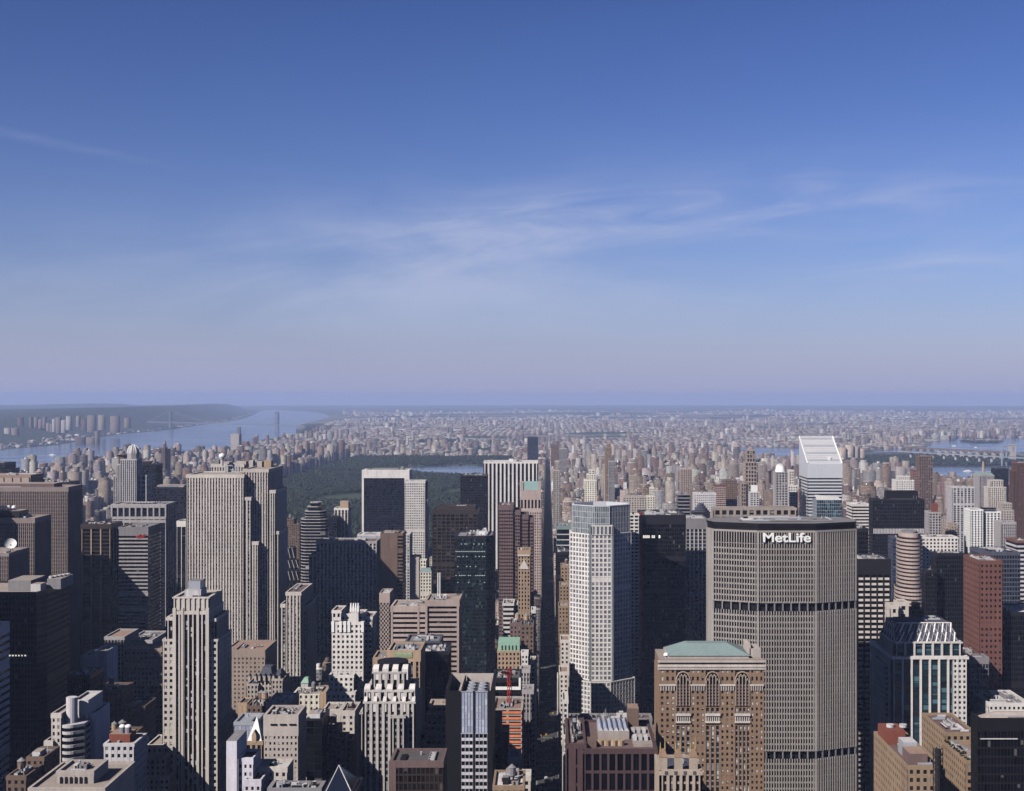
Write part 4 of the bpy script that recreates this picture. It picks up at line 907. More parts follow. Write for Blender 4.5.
t = hero('mansard_building', 'small cream building with a dark green mansard top beside the plain tan wall', 'office building', st('cream_light', 'glass_dark', 3.6, .5, 3.8, .42, .4, .3, 1), [(420, 431.3, 572, 1480, 22), (420.2, 426, 560, 1486, 12)], 'tar', 1)
mb = MB(); D = 1480; mb.frustum(rect(gx(419.6, D), gx(431.7, D), D - .7, D + 22.4), gz(572, D), rect(gx(421, D), gx(430.4, D), D + 1.5, D + 20), gz(568.4, D), 'copper'); mb.build('mansard', t)
# deco block with green frieze panel
D = 830
t = hero('frieze_tower', 'tan brick tower with a green and gold frieze panel under its roof', 'office tower', st('tan', 'glass_dark', 3.4, .55, 3.6, .3, .5, .15, 7, 'brown_brick'), [(387.5, 420, 650.5, D, 30), (373.5, 388, 657.5, D + 5, 24, None, 'side_wing')], 'mid_grey', 5, hmax=2.2)
mb = MB(); mb.box(gx(394.4, D), gx(412.6, D), D - .95, D - .6, gz(657.6, D), gz(651.6, D), 'gold'); mb.build('frieze_border', t)
mb = MB(); mb.box(gx(395.3, D), gx(411.8, D), D - 1.1, D - .9, gz(656.8, D), gz(652.4, D), 'mint')
for i in range(9): mb.box(gx(396 + i * 1.75, D), gx(396.8 + i * 1.75, D), D - 1.3, D - 1.08, gz(656, D), gz(653.2 + (i % 3) * .5, D), 'gold')
mb.build('frieze_panel', t)
hero('navy_tower', 'dark blue-black glass tower at the right shoulder of the frieze tower', 'office tower', NAVY, [(420.4, 447.6, 651.5, 866, 30)], 'slate', 6, hmax=2)
hero('navy_block', 'dark blue-grey penthouse block in front of the broad banded block', 'office building', st('slate', 'glass_navy', 3, .3, 3.8, .5, .2, .15, 6), [(405.5, 440, 641, 925, 26)], 'mid_grey', 3)
hero('stepped_loft', 'sandy orange brick loft climbing in terraces beside the dark blue tower', 'office building', st('peach', 'glass_dark', 3.2, .52, 3.6, .5, .4, .2, 1),
     [(429, 447.8, 706, 770, 18), (426.8, 447.6, 714, 764, 8), (424, 447.3, 725, 757, 8), (420.6, 447, 733, 749, 9), (419, 446.8, 745, 742, 8)], 'peach', 0)
# --- bottom left cluster
D = 680; t = thing('curved_balcony_building', 'white building with a curved stack of banded bays and a round turret', 'apartment building', (gx(70, D), D + 15, 0))
blk(t, 'tower', 51.5, 61, 713.5, D + 2, 22, CREAM); blk(t, 'lower_wing', 44.5, 52.5, 741, D, 14, CREAM)
x, y = gx(66.3, D), D + 8; mb = MB(); mb.cyl(x, y, 2.9, gz(770, D), gz(700.5, D), 'pale_grey', 16); mb.build('turret', t)
mb = MB()
for k in range(9):
    z = gz(726 + k * 6.6, D); r0 = 5.6 if k < 6 else 6.4
    cx = gx(66.5, D)
    for nm, za, zb, m_, dr in (('b', z - 1.5, z, 'pale_grey', 0), ('g', z - 3.5, z - 1.5, 'glass_black', .5)):
        ring = [(cx + 5.6 * math.cos(a) * (r0 - dr) / 5.6, D + 8 + 7 * math.sin(a) * (r0 - dr) / 5.6) for a in [math.pi + i * math.pi / 12 for i in range(10)]]
        ring += [(gx(80.5, D) - dr, D + 6), (gx(80.5, D) - dr, D + 30), (cx - 4, D + 30)]
        mb.prism(ring, za, zb, m_)
mb.build('banded_bay', t)
blk(t, 'tower', 73.5, 88, 700, D + 14, 22, st('pale_grey', 'glass_dark', 5, .7, 4, .5, .2, .2, 8), roof='pale_roof'); blk(t, 'side_wing', 82, 94.5, 713, D + 16, 24, st('lavender', 'glass_dark', 30, .98, 4, 0, .1, .1, 2))
FOOT.append((gx(44, D), gx(95, D), D - 2, D + 45))
t = hero('tank_topped_building', 'white windowed building with two domed water tanks and a red-brown roof hut', 'office building', st('pale_grey', 'glass_dark', 3.0, .5, 3.6, .5, .3, .22, 1.5), [(104, 134, 743.5, 640, 20)], 'terracotta', 1)
D = 640; z = gz(743.5, D) - 1; mb = MB(); mb.box(gx(105, D), gx(126, D), D + 6, D + 16, z, z + 4, 'rust', 'terracotta'); mb.build('roof_hut', t)
for px in (116.5, 122.3):
    mb = MB(); mb.cyl(gx(px, D), D + 9, 1.6, z + 4, z + 7, 'mid_grey', 12); mb.dome(gx(px, D), D + 9, z + 7, 1.65, 'white_paint', 12, 3, 1.2); mb.build('water_tank', t)
D = 560; t = hero('arched_window_building', 'pale stone building with a row of tall arched windows at the bottom edge', 'office building', st('limestone', 'glass_dark', 40, .99, 4, 0, .1, .1, 2), [(56.3, 93.8, 771, D, 18), (28, 105, 788, D - 10, 40)], 'gravel_roof', 3, hmax=2.6)
for i in range(6):
    px = 61.5 + i * 4.9; x, z = gx(px, D), gz(783, D); mb = MB()
    mb.box(x - .62, x + .62, D - .35, D - .16, z - 7, z + 2.2, 'black_stone'); ring = [(x + .62 * math.cos(a), z + 2.2 + .62 * math.sin(a)) for a in [k * math.pi / 6 for k in range(7)]]
    mb.face([(q[0], D - .35, q[1]) for q in ring], 'black_stone'); mb.build('arched_window', t)
hero('brown_walkup', 'dark brown old building with pale roof hut at the lower corner', 'apartment building', BROWNB, [(26.5, 44, 757, 640, 20)], 'mid_grey', 1, pent=[(32, 40, 752, 644, 8, 'pale_grey')])
hero('dark_walkup', 'black old building with cluttered roof near the bottom left corner', 'apartment building', BROWNB, [(6.5, 26, 776, 620, 20)], 'tar', 5, tank=1)
hero('grey_box_building', 'grey windowless pair of boxes deep in shade behind the curved building', 'office building', st('lavender', 'glass_dark', 30, .98, 4, 0, .1, .1, 2), [(80.5, 94, 656, 1000, 24), (94, 106.5, 651, 1006, 26)], 'gravel_roof', 2)
hero('dark_box_building', 'black glass box in the shade under the grey windowless boxes', 'office building', DARKG, [(68, 90, 675, 905, 26)], 'mid_grey', 3)
hero('copper_roofed_block', 'shaded stone block whose flat orange-brown roof catches the sun', 'office building', GREYP, [(105, 124, 636.5, 1120, 38)], 'terracotta', 0)
hero('vaulted_block', 'shaded block with a grey roof and white skylights beside the orange-brown roof', 'office building', GREYP, [(128, 152, 640, 1150, 46)], 'mid_grey', 5, hmax=2)
hero('stone_office', 'tan stone office block half covered by a slanting shadow', 'office building', st('peach', 'glass_dark', 3.2, .55, 3.9, .5, .25, .2, 3), [(124, 164, 648.5, 1085, 22), (126, 163.5, 664, 1078, 6)], 'tan', 1)
hero('tan_walkup', 'small golden tan building tucked against the nearest limestone tower', 'office building', st('tan', 'glass_dark', 3.1, .5, 3.6, .45, .3, .2, 1.5), [(150, 163, 684, 960, 20), (146.5, 150.5, 698, 955, 20)], 'gravel_roof', 1, tank=1)
hero('dark_loft', 'dark loft deep in shade with a pale parapet corner', 'office building', BROWNB, [(96, 122, 690, 870, 24), (122, 145, 706, 850, 24)], 'tar', 3, tank=1)
hero('dark_loft', 'lower black loft behind the tank-topped white building', 'office building', BROWNB, [(96, 130, 737, 760, 24)], 'tar', 4, tank=2)
t = hero('gabled_house', 'dark building with two little white gabled dormers in front of the limestone tower', 'apartment building', BROWNB, [(135, 158, 742, 832, 20)], 'tar', 0)
D = 832
for px in (138, 147):
    mb = MB(); x, z = gx(px, D), gz(742, D) - 1; mb.box(x - 1.4, x + 1.4, D + 1, D + 8, z, z + 2.4, 'white_stone')
    mb.face([(x - 1.9, D + .9, z + 2.4), (x + 1.9, D + .9, z + 2.4), (x, D + .9, z + 4.6)], 'white_paint')
    mb.face([(x - 1.9, D + .9, z + 2.4), (x, D + .9, z + 4.6), (x, D + 8, z + 4.6), (x - 1.9, D + 8, z + 2.4)], 'mid_grey'); mb.face([(x + 1.9, D + .9, z + 2.4), (x + 1.9, D + 8, z + 2.4), (x, D + 8, z + 4.6), (x, D + .9, z + 4.6)], 'mid_grey'); mb.build('dormer', t)
# --- bottom centre-left cluster
t = hero('white_blank_building', 'tall white blank-walled building stepping down to the right at the bottom', 'office building', st('lavender', 'glass_dark', 2.6, .55, 3.6, .55, .12, .1, 3), [(238, 253, 758, 602, 16), (244, 261, 780, 598, 16, None, 'lower_wing')], 'tar', 2)
mb = MB(); D = 600; mb.box(gx(226.3, D), gx(236.8, D), D, D + 20, 0, gz(741, D), 'lavender', 'mid_grey'); mb.build('blank_wall', t); clutter(t, gx(227, D), gx(236, D), D + 2, D + 18, gz(741, D), 3, 9, 1.6)
mb = MB(); mb.box(gx(236.8, D), gx(238, D), D + .4, D + 18, 0, gz(759, D), 'lavender'); mb.build('blank_wall', t)
t = hero('square_window_block', 'square tan block with three long slots above a grid of small windows', 'office building', st('limestone', 'glass_blinds', 2.35, .56, 3.1, .55, .22, .2, 11), [(264, 298, 715, 680, 22)], 'gravel_roof', 5, hmax=2.4)
for p0 in (270.5, 280, 289.5):
    mb = MB(); mb.box(gx(p0, 680), gx(p0 + 6.6, 680), 679.2, 679.75, gz(725, 680), gz(723.6, 680), 'black_stone'); mb.build('vent_slot', t)
hero('flat_wing', 'low pale wing with a white parapet at the foot of the square tan block', 'office building', CREAM, [(254.5, 287, 767, 610, 14)], 'pale_roof', 1)
hero('black_glass_slab', 'narrow black glass slab right of the square tan block', 'office building', st('dark_metal', 'glass_black', 4, .06, 4, .1, .2, .1, 1), [(306.5, 322, 719, 725, 24)], 'mid_grey', 2, pent=[(308, 320, 714, 730, 10, 'pale_grey')])
t = hero('pyramid_building', 'old building with a steep white pyramid gable and arched tan windows', 'office building', st('tan', 'glass_dark', 2.6, .4, 4, .3, .6, .3, 2), [(246, 262, 741, 702, 14)], 'tar', 0)
mb = MB(); D = 702; z = gz(741, D); mb.face([(gx(247, D), D + .5, z), (gx(261.5, D), D + .5, z), (gx(254.5, D), D + 6, gz(719, D))], 'white_paint'); mb.face([(gx(261.5, D), D + .5, z), (gx(261.5, D), D + 13, z), (gx(254.5, D), D + 6, gz(719, D))], 'white_paint'); mb.face([(gx(247, D), D + 13, z), (gx(247, D), D + .5, z), (gx(254.5, D), D + 6, gz(719, D))], 'white_paint'); mb.build('pyramid_roof', t)
mb = MB(); mb.box(gx(252, D), gx(256.5, D), D - .8, D + 3, z - 1, z + 3.4, 'tan'); mb.frustum(rect(gx(252, D), gx(256.5, D), D - .8, D + 3), z + 3.4, rect(gx(254, D), gx(254.6, D), D - .8, D + 3), z + 5.6, 'tan'); mb.build('dormer', t)
hero('glass_shed_building', 'low grey building with a blue-grey glazed top behind the white pyramid', 'office building', st('steel', 'glass_silver', 2.2, .14, 3, .2, .2, .15, 2), [(234, 256, 722, 760, 22)], 'steel', 1)
hero('tan_stub', 'stubby tan wall with dark side left of the purple-grey roof', 'office building', st('tan', 'glass_dark', 30, .98, 4, 0, .1, .1, 2), [(238, 247, 703, 905, 18)], 'tar', 0)
hero('loft_building', 'dark cluttered loft roof behind the square tan block', 'office building', BROWNB, [(247, 266, 706, 880, 30)], 'tar', 6, tank=2)
hero('grey_roofed_building', 'grey-purple metal-roofed block above the square tan block', 'office building', st('pale_grey', 'glass_dark', 3, .5, 3.6, .5, .2, .15, 4), [(266.5, 290, 703, 850, 30)], 'lavender', 4)
t = hero('chateau_building', 'old tan hotel with steep dark dormered roofs at the foot of the ribbed tower', 'hotel', st('limestone', 'glass_dark', 3.2, .5, 3.8, .45, .4, .2, 1.5), [(247, 258, 684, 1050, 26), (258, 272, 676, 1054, 24), (272, 282.5, 679, 1050, 26)], 'slate', 1)
D = 1054; mb = MB(); mb.frustum(rect(gx(258, D), gx(272, D), D + 1, D + 22), gz(676, D) - 1.1, rect(gx(261, D), gx(269, D), D + 7, D + 18), gz(669, D), 'slate'); mb.build('mansard', t)
mb = MB(); mb.frustum(rect(gx(273, D), gx(282, D), D, D + 22), gz(679, D) - 1.1, rect(gx(276, D), gx(279, D), D + 7, D + 15), gz(672, D), 'slate'); mb.build('mansard', t)
for px in (250, 256, 260, 265, 270, 274, 280):
    mb = MB(); mb.box(gx(px, D) - .9, gx(px, D) + .9, D - 3, D + 2, gz(680, D), gz(675.5, D), 'limestone'); mb.frustum(rect(gx(px, D) - 1, gx(px, D) + 1, D - 3, D + 2), gz(675.5, D), rect(gx(px, D) - .1, gx(px, D) + .1, D - 2, D + 2), gz(673.6, D), 'slate'); mb.build('dormer', t)
t = hero('cream_block', 'low cream block with bright openings behind the metal-roofed block', 'office building', st('cream_light', 'glass_dark', 4, .6, 4.6, .5, .5, .3, 1), [(293, 319.5, 694, 1000, 24)], 'gravel_roof', 4, tank=1)
t = hero('copper_tipped_tower', 'little pale tower with a green copper tip beside the ribbed tower', 'office building', st('pale_grey', 'glass_dark', 30, .98, 4, 0, .1, .1, 1), [(301, 308, 683, 1030, 12)], 'mint', 0)
mb = MB(); D = 1030; mb.frustum(rect(gx(300.6, D), gx(308.6, D), D - .6, D + 12.6), gz(683, D), rect(gx(303, D), gx(307, D), D + 4, D + 9), gz(679, D), 'mint'); mb.build('copper_cap', t)
hero('tan_annexe', 'plain tan box next to the cream block, left of the white stepped tower', 'office building', st('tan', 'glass_dark', 30, .98, 4, 0, .1, .1, 2), [(319.8, 327, 692, 960, 22)], 'gravel_roof', 1)
hero('white_loft', 'pale building with a blank side wall under the white stepped tower', 'office building', st('cream', 'glass_dark', 3.6, .62, 3.6, .5, .25, .2, 3), [(341, 354.5, 711, 790, 24)], 'terracotta', 3)
hero('blank_wall_building', 'cream wedge of blank wall lit beside the black glass slab', 'office building', st('cream', 'glass_dark', 30, .98, 4, 0, .1, .1, 1), [(323, 340.8, 709.5, 800, 20)], 'gravel_roof', 1)
hero('brown_terraced_building', 'brown-grey terraced old building between blank cream wall and crowned tower', 'office building', st('peach', 'glass_dark', 3.2, .52, 3.5, .5, .35, .2, 1), [(323, 337.5, 729, 745, 16), (336, 345, 738, 738, 14), (345, 352, 740, 744, 14)], 'tar', 2, tank=1)
t = hero('dark_roof_building', 'broad dark flat roof with a sunken plant well at the bottom edge', 'office building', st('mid_grey', 'glass_black', 3, .3, 3.8, .3, .3, .2, 1.5), [(268, 321, 788, 570, 11)], 'tar', 6, hmax=2.6)
t = hero('glass_pyramid_building', 'dark blue glass pyramid with white ridges poking up at the bottom', 'office building', NAVY, [(322, 354, 795, 560, 26)], 'slate', 0)
D = 560; z = gz(795, D) - 1; A = (gx(323, D), D + 1, z); B = (gx(353, D), D + 1, z); C_ = (gx(353, D), D + 25, z); E_ = (gx(323, D), D + 25, z); T = (gx(334.5, D), D + 12, gz(773, D))
mb = MB()
for a, b in ((A, B), (B, C_), (C_, E_), (E_, A)): mb.face([a, b, T], 'glass_navy', [(0.5, .5)] * 3)
mb.build('glass_pyramid', t)
mb = MB()
for a in (A, B, C_, E_): mb.tube(a, T, .2, 'pale_grey', 5)
mb.build('ridge', t)
# --- east of the avenue
def octagon(x0, x1, y0, y1, cx, cy): return [(x0 + cx, y0), (x1 - cx, y0), (x1, y0 + cy), (x1, y1 - cy), (x1 - cx, y1), (x0 + cx, y1), (x0, y1 - cy), (x0, y0 + cy)]
D = 1150; t = thing('octagonal_tower', 'white eight-sided tower with a pale blue glass crown beside the avenue', 'office tower', (gx(602, D), D + 25, 0))
x0, x1 = gx(570.5, D), gx(632, D); OC = st('white_stone', 'glass_grey', 3.35, .36, 4.1, .32, .4, .3, 1)
poly = octagon(x0, x1, D, D + 54, gx(591, D) - x0, 17)
a, b = tower_mesh(poly, gz(681, D), gz(534, D), OC, 'pale_roof'); w = a.build('tower', t); b.build('roof', w)
a, b = tower_mesh(octagon(x0 - 4.5, x1 + 3, D - 3.5, D + 58, gx(591, D) - x0 + 4, 17.5), 0, gz(681, D), OC, 'pale_roof'); w = a.build('base', t); b.build('roof', w)
mb = MB()      # glazed seams at the corners
for (ax, ay), (bx, by) in ((poly[0], poly[1]), (poly[1], poly[0])):
    s_ = 1 if bx > ax else -1
    mb.box(min(ax, ax + s_ * -1.7), max(ax, ax + s_ * -1.7), ay - .7, ay + 4.5, gz(681, D), gz(525.5, D), 'glass_pale')
mb.build('glass_seam', t)
a, b = tower_mesh(rect(gx(592, D), gx(612, D), D - .6, D + 20), gz(535, D), gz(525.3, D), dict(OC, fl=9, sp=.08), 'pale_roof'); w = a.build('front_bay', t); b.build('roof', w)
cp = octagon(x0 + 2.2, x1 - .8, D + 3, D + 51, gx(591, D) - x0 + 1, 16)
a, b = tower_mesh(cp, gz(534, D) - 1.5, gz(506, D), st('aluminium', 'glass_pale', 1.9, .16, 5.5, .07, .35, .15, .8), 'mid_grey', parapet=6); w = a.build('glass_crown', t); b.build('roof', w)
FOOT.append((x0 - 8, x1 + 6, D - 6, D + 62)); SKY_COLUMNS.append((570, 632, 506, D))
hero('balcony_tower', 'thin pale tower of stacked white balconies against the big black tower', 'apartment tower', st('white_stone', 'glass_black', 5, .3, 3.4, .42, .3, .7, 1), [(629.5, 638.8, 514.5, 1230, 18)], 'pale_roof', 1)
t = hero('black_glass_tower', 'huge black glass tower between the octagonal white tower and the sign-topped slab', 'office tower', st('dark_metal', 'glass_black', 1.75, .14, 3.9, .22, .3, .1, 9, 'dark_metal', 'dark_metal'), [(642, 685.6, 515, 1248, 60)], 'tar', 6, hmax=2.2)
D = 1248; mb = MB()
for i, k in enumerate((1, 1, 1, 1, 0, 1, 1, 0, 0, 1)):
    if k: mb.face([(gx(643 + i * 1.75, D), D - .32, gz(538, D)), (gx(644.4 + i * 1.75, D), D - .32, gz(538, D)), (gx(644.4 + i * 1.75, D), D - .32, gz(535.3, D)), (gx(643 + i * 1.75, D), D - .32, gz(535.3, D))], 'lit_office')
mb.build('lit_window_row', t)
t = thing('construction_hoist', 'red construction hoist mast running up the edge of the black glass tower', 'hoist', (gx(640.6, 1244), 1244, 0))
mb = MB(); lattice(mb, (gx(640.6, 1244), 1244, 20), (gx(640.6, 1244), 1244, gz(512, 1244)), 1.5, 'red_paint', .22, 3); mb.build('mast', t)
for y in (560, 640):
    mb = MB(); mb.box(gx(639.8, 1243), gx(641.4, 1243), 1241.5, 1243, gz(y, 1243), gz(y - 3, 1243), 'red_paint'); mb.build('hoist_car', t)
hero('pinstriped_tower', 'grey tower with pale vertical pinstripes beside the sign-topped slab', 'office tower', st('pale_grey', 'glass_navy', 4.6, .26, 3.9, .3, .6, .2, 11, 'mid_grey', 'mid_grey'), [(685.8, 706.5, 518.5, 1350, 44)], 'pale_roof', 3, hmax=2)

# the big sign-topped slab over the terminal
t = thing('sign_topped_slab', 'massive many-sided grey concrete slab with white lettering near its top', 'office tower', (152, 855, 0))
FR = [(107.2, 841), (134, 830), (171, 830), (198.6, 841), (201.6, 850), (201.6, 858), (198.6, 867), (171, 878), (134, 878), (107.2, 867), (104.6, 858), (104.6, 850)]
ML = st('mullion', 'glass_black', 1.72, .34, 3.95, .27, .85, .45, 1.2, 'mullion', 'bronze')
z1, zb1, zb1b, zb2, zb2b = gz(530.5, 830), gz(603, 830), gz(611, 830), gz(751, 830), gz(758.5, 830)
ENDW = st('mullion', 'glass_dark', 30, .98, 4, 0, .2, .1, 1)
mb = MB()
for i in range(12):
    a_, b_ = FR[i], FR[(i + 1) % 12]
    nx, ny = b_[1] - a_[1], -(b_[0] - a_[0])
    if ny > .5 * math.hypot(nx, ny): mb.face([(*a_, 0), (*b_, 0), (*b_, z1), (*a_, z1)], 'limestone'); continue
    s_ = ML if ny < -.8 * math.hypot(nx, ny) else ENDW
    facade(mb, a_, b_, zb1, z1 - 8.6, dict(s_, top=0)); facade(mb, a_, b_, z1 - 8.6, z1, dict(s_, fl=9, sp=.05, pier=.32 if s_ is ML else .98, topm=s_['wall']))
    facade(mb, a_, b_, zb2, zb1b, dict(s_, top=0)); facade(mb, a_, b_, 0, zb2b, dict(s_, top=0))
    L = math.hypot(b_[0] - a_[0], b_[1] - a_[1]); tt = ((b_[0] - a_[0]) / L, (b_[1] - a_[1]) / L); nn = (tt[1], -tt[0])
    for za, zc in ((zb1b, zb1), (zb2b, zb2)):
        if s_ is ML:
            k = max(2, round(L / 5.4))
            for q in range(k + 1): mb.bar(a_, tt, nn, q * L / k - .42, q * L / k + .42, za, zc, .5, 'mid_grey')
        else: mb.bar(a_, tt, nn, 0, L, za, zc, .2, 'mullion')
mb.build('tower', t)
for za, zc in ((zb1b, zb1), (zb2b, zb2)):
    mb = MB(); cxy = (153, 854)
    mb.prism([(cxy[0] + (p[0] - cxy[0]) * .985, cxy[1] + (p[1] - cxy[1]) * .93) for p in FR], za - .1, zc + .1, 'black_stone'); mb.build('recessed_storey', t)
mb = MB(); cxy = (153, 854); gr = lambda k, dz=0: [(cxy[0] + (p[0] - cxy[0]) * k, cxy[1] + (p[1] - cxy[1]) * (k + .02)) for p in FR]
mb.prism(gr(.985), z1, z1 + 2.4, 'black_stone', None); mb.prism(gr(1.0), z1 + 2.4, z1 + 4.6, 'black_stone', 'mid_grey', True); mb.build('roof_edge', t)
clutter(t, 115, 190, 838, 870, z1 + 4.6, 9, 31, 1.6)
blk(t, 'rooftop_wing', 714, 796, 508, 884, 14, st('gravel_roof', 'glass_dark', 4.5, .35, 4.5, .3, .5, .3, 1.5), 200)
lettering(t, 'MetLife', gx(786.5, 830), 828.6, gz(541.6, 830), 5.7, 'white_paint', .028, .5, 30.5)
FOOT.append((100, 206, 826, 900)); SKY_COLUMNS.append((706, 857, 522, 830))

# brown gothic office block with green hipped roof
D = 690; t = thing('gothic_block', 'broad brown brick office block with tall gothic arches and a pale green roof', 'office tower', (gx(710, D), D + 25, 0))
x0, x1 = gx(659.5, D), gx(763.5, D); zt = gz(660, D); S_ = .5308
PX = lambda p: gx(p, D)
def PZ(y): return gz(y, D)
mb = MB(); mb.box(x0, x1, D + .6, D + 30, 0, zt, 'gothic_brick', 'gravel_roof'); core = mb
BR = st('gothic_brick', 'glass_blinds', 2.55, .56, 3.0, .5, .3, .26, .3)
CH = st('gothic_brick', 'glass_blinds', 2.3, .42, 3.0, .28, .5, .2, .3, 'mid_grey')
cols = [(659.5, 675.5, 'p'), (675.5, 690.5, 'a'), (690.5, 705, 'p'), (705, 720, 'a'), (720, 734.5, 'p'), (734.5, 750, 'a'), (750, 763.5, 'p')]
for c0, c1, kind in cols:
    if kind == 'p':
        facade(mb, (PX(c0), D), (PX(c1), D), 0, PZ(690), BR)
        facade(mb, (PX(c0), D), (PX(c1), D), PZ(684.5), PZ(668), dict(BR, fl=5.5))
    else:
        facade(mb, (PX(c0), D + .25), (PX(c1), D + .25), 0, PZ(725), CH)
        facade(mb, (PX(c0), D + .25), (PX(c1), D + .25), PZ(714), PZ(707), dict(CH, sp=.4))
mb.build('tower', t)
facade_w = MB(); facade(facade_w, (x0 - .02, D + 30), (x0 - .02, D + .6), 0, zt - 6, BR); facade(facade_w, (x1 + .02, D + .6), (x1 + .02, D + 30), 0, zt - 6, BR); facade_w.build('side_wall', t)
for c0, c1, kind in cols:      # arcaded cornice on the piers, balconies under the arches
    mb = MB()
    if kind == 'p':
        mb.bar((PX(c0), D), (1, 0), (0, -1), -.2, PX(c1) - PX(c0) + .2, PZ(685.6), PZ(684), .95, 'cream')
        n_ = 6
        for i in range(n_): mb.bar((PX(c0), D), (1, 0), (0, -1), (i + .25) * (PX(c1) - PX(c0)) / n_, (i + .7) * (PX(c1) - PX(c0)) / n_, PZ(690.4), PZ(685.6), .75, 'limestone')
        mb.bar((PX(c0), D), (1, 0), (0, -1), 0, PX(c1) - PX(c0), PZ(690.6), PZ(685.6), .18, 'brown_brick'); mb.build('arcaded_cornice', t)
    else:
        mb.bar((PX(c0), D), (1, 0), (0, -1), 0, PX(c1) - PX(c0), PZ(715.4), PZ(713.4), 1.5, 'cream'); mb.bar((PX(c0), D), (1, 0), (0, -1), 0, PX(c1) - PX(c0), PZ(722.5), PZ(720.8), 1.2, 'cream')
        for i in range(7): mb.bar((PX(c0), D), (1, 0), (0, -1), (i + .2) * (PX(c1) - PX(c0)) / 7, (i + .62) * (PX(c1) - PX(c0)) / 7, PZ(720.8), PZ(715.4), .9, 'cream')
        mb.build('balcony', t)
        # tall arched window with mullions and tracery
        w0, w1 = PX(c0) + .6, PX(c1) - .6; zb, zs = PZ(705.5), PZ(683); wd = w1 - w0
        mb = MB(); ap = PZ(672.5)
        arch = [(w0, zb), (w1, zb), (w1, zs)] + [(w0 + wd / 2 + wd / 2 * math.cos(a), zs + (ap - zs) * math.sin(a) ** .9) for a in [k * math.pi / 10 for k in range(1, 10)]] + [(w0, zs)]
        mb.face([(q[0], D - .05, q[1]) for q in arch], 'black_stone')
        for i in range(7):
            z_ = zb + (zs - zb) * i / 7; mb.box(w0, w1, D - .3, D - .08, z_, z_ + 1.0, 'brown_granite')
        fr = mb.build('arched_window', t)
        mb = MB(); m3 = 4
        for i in range(m3 + 1):
            xx = w0 + wd * i / m3; top_ = zs + (ap - zs) * (.25 if i in (0, m3) else .75)
            mb.box(xx - .2, xx + .2, D - .9, D - .3, zb, top_, 'buff')
        for i in range(m3):
            xa, xb = w0 + wd * i / m3, w0 + wd * (i + 1) / m3; zt_ = zs + (ap - zs) * (.1 if i in (0, m3 - 1) else .5)
            mb.tube((xa, D - .6, zt_), ((xa + xb) / 2, D - .6, zt_ + 2.1), .24, 'buff', 4); mb.tube((xb, D - .6, zt_), ((xa + xb) / 2, D - .6, zt_ + 2.1), .24, 'buff', 4)
        mb.build('mullion', fr)
        mb = MB(); q0 = None
        for k in range(13):
            a = math.pi * k / 12; q1 = (w0 + wd / 2 + (wd / 2 + .5) * math.cos(a), D - .7, zs + (ap - zs + .6) * math.sin(a) ** .9)
            if q0: mb.tube(q0, q1, .3, 'buff', 5)
            q0 = q1
        mb.build('arch_hood', fr)
mb = MB()
for yy, d_, m_ in ((660, 1.3, 'limestone'), (664.5, .9, 'cream'), (667.4, .8, 'limestone')): mb.bar((x0, D), (1, 0), (0, -1), -1, x1 - x0 + 1, PZ(yy) - 1.1, PZ(yy), d_, m_)
for i in range(52): mb.bar((x0, D), (1, 0), (0, -1), (i + .3) * (x1 - x0) / 52, (i + .72) * (x1 - x0) / 52, PZ(667.3), PZ(664.9), .6, 'cream')
mb.bar((x0, D), (1, 0), (0, -1), 0, x1 - x0, PZ(668), PZ(660), .3, 'gothic_brick'); mb.build('cornice', t)
mb = MB(); z0 = zt + 1.5; D2 = D + 6
mb.box(PX(668), PX(750), D + 4, D + 28, zt, z0, 'limestone'); mb.build('attic', t)
mb = MB(); mb.frustum(rect(PX(669), PX(752), D + 3.5, D + 28.5), z0, rect(PX(689), PX(731), D + 13, D + 20), z0 + 4.9, 'copper'); mb.build('hipped_roof', t)
for p0, p1, y in ((752, 763, 651.5), (749.5, 753, 647)):
    mb = MB(); mb.box(gx(p0, D), gx(p1, D), D + 8, D + 22, zt, PZ(y), 'limestone'); mb.build('stair_tower', t)
mb = MB(); mb.dome(PX(667), D + 5, zt + 1.5, 1.5, 'white_paint', 10, 4, 1.5); mb.cyl(PX(667), D + 5, .5, zt, zt + 1.6, 'pale_grey', 6); mb.build('radome', t)
FOOT.append((x0 - 2, x1 + 2, D - 3, D + 48)); SKY_COLUMNS.append((657, 764, 650, D))
# gothic crown of the nearer tower in front of it
D = 560; t = hero('pinnacled_tower', 'nearer grey-tan tower top with gilded pinnacles in front of the brown gothic block', 'office tower', st('buff', 'glass_dark', 3.0, .42, 4, .25, 1.0, .2, 2), [(661.5, 700, 770, D, 24)], 'slate', 0)
z = gz(770, D)
for px in (663.5, 679, 694):
    mb = MB(); x = gx(px, D); mb.box(x - 1.7, x + 1.7, D + 1, D + 4.4, z - 2, z + 5.2, 'buff'); mb.frustum(rect(x - 1.9, x + 1.9, D + .8, D + 4.6), z + 5.2, rect(x - .7, x + .7, D + 2, D + 3.4), z + 8.5, 'gothic_brick'); pb = mb.build('pinnacle', t)
    mb = MB()
    for q in (-1.1, .9): mb.cyl(x + q, D + 2.7, .42, z + 7, z + 12.4 + q, 'gold', 6, .12)
    mb.build('gilded_finial', pb)
mb = MB()
for i in range(4): mb.box(gx(664.5 + i * 9.4, D), gx(667.5 + i * 9.4, D), D - 1.3, D - .9, z - 1.6, z - .2, 'slate')
mb.build('parapet_shield', t)

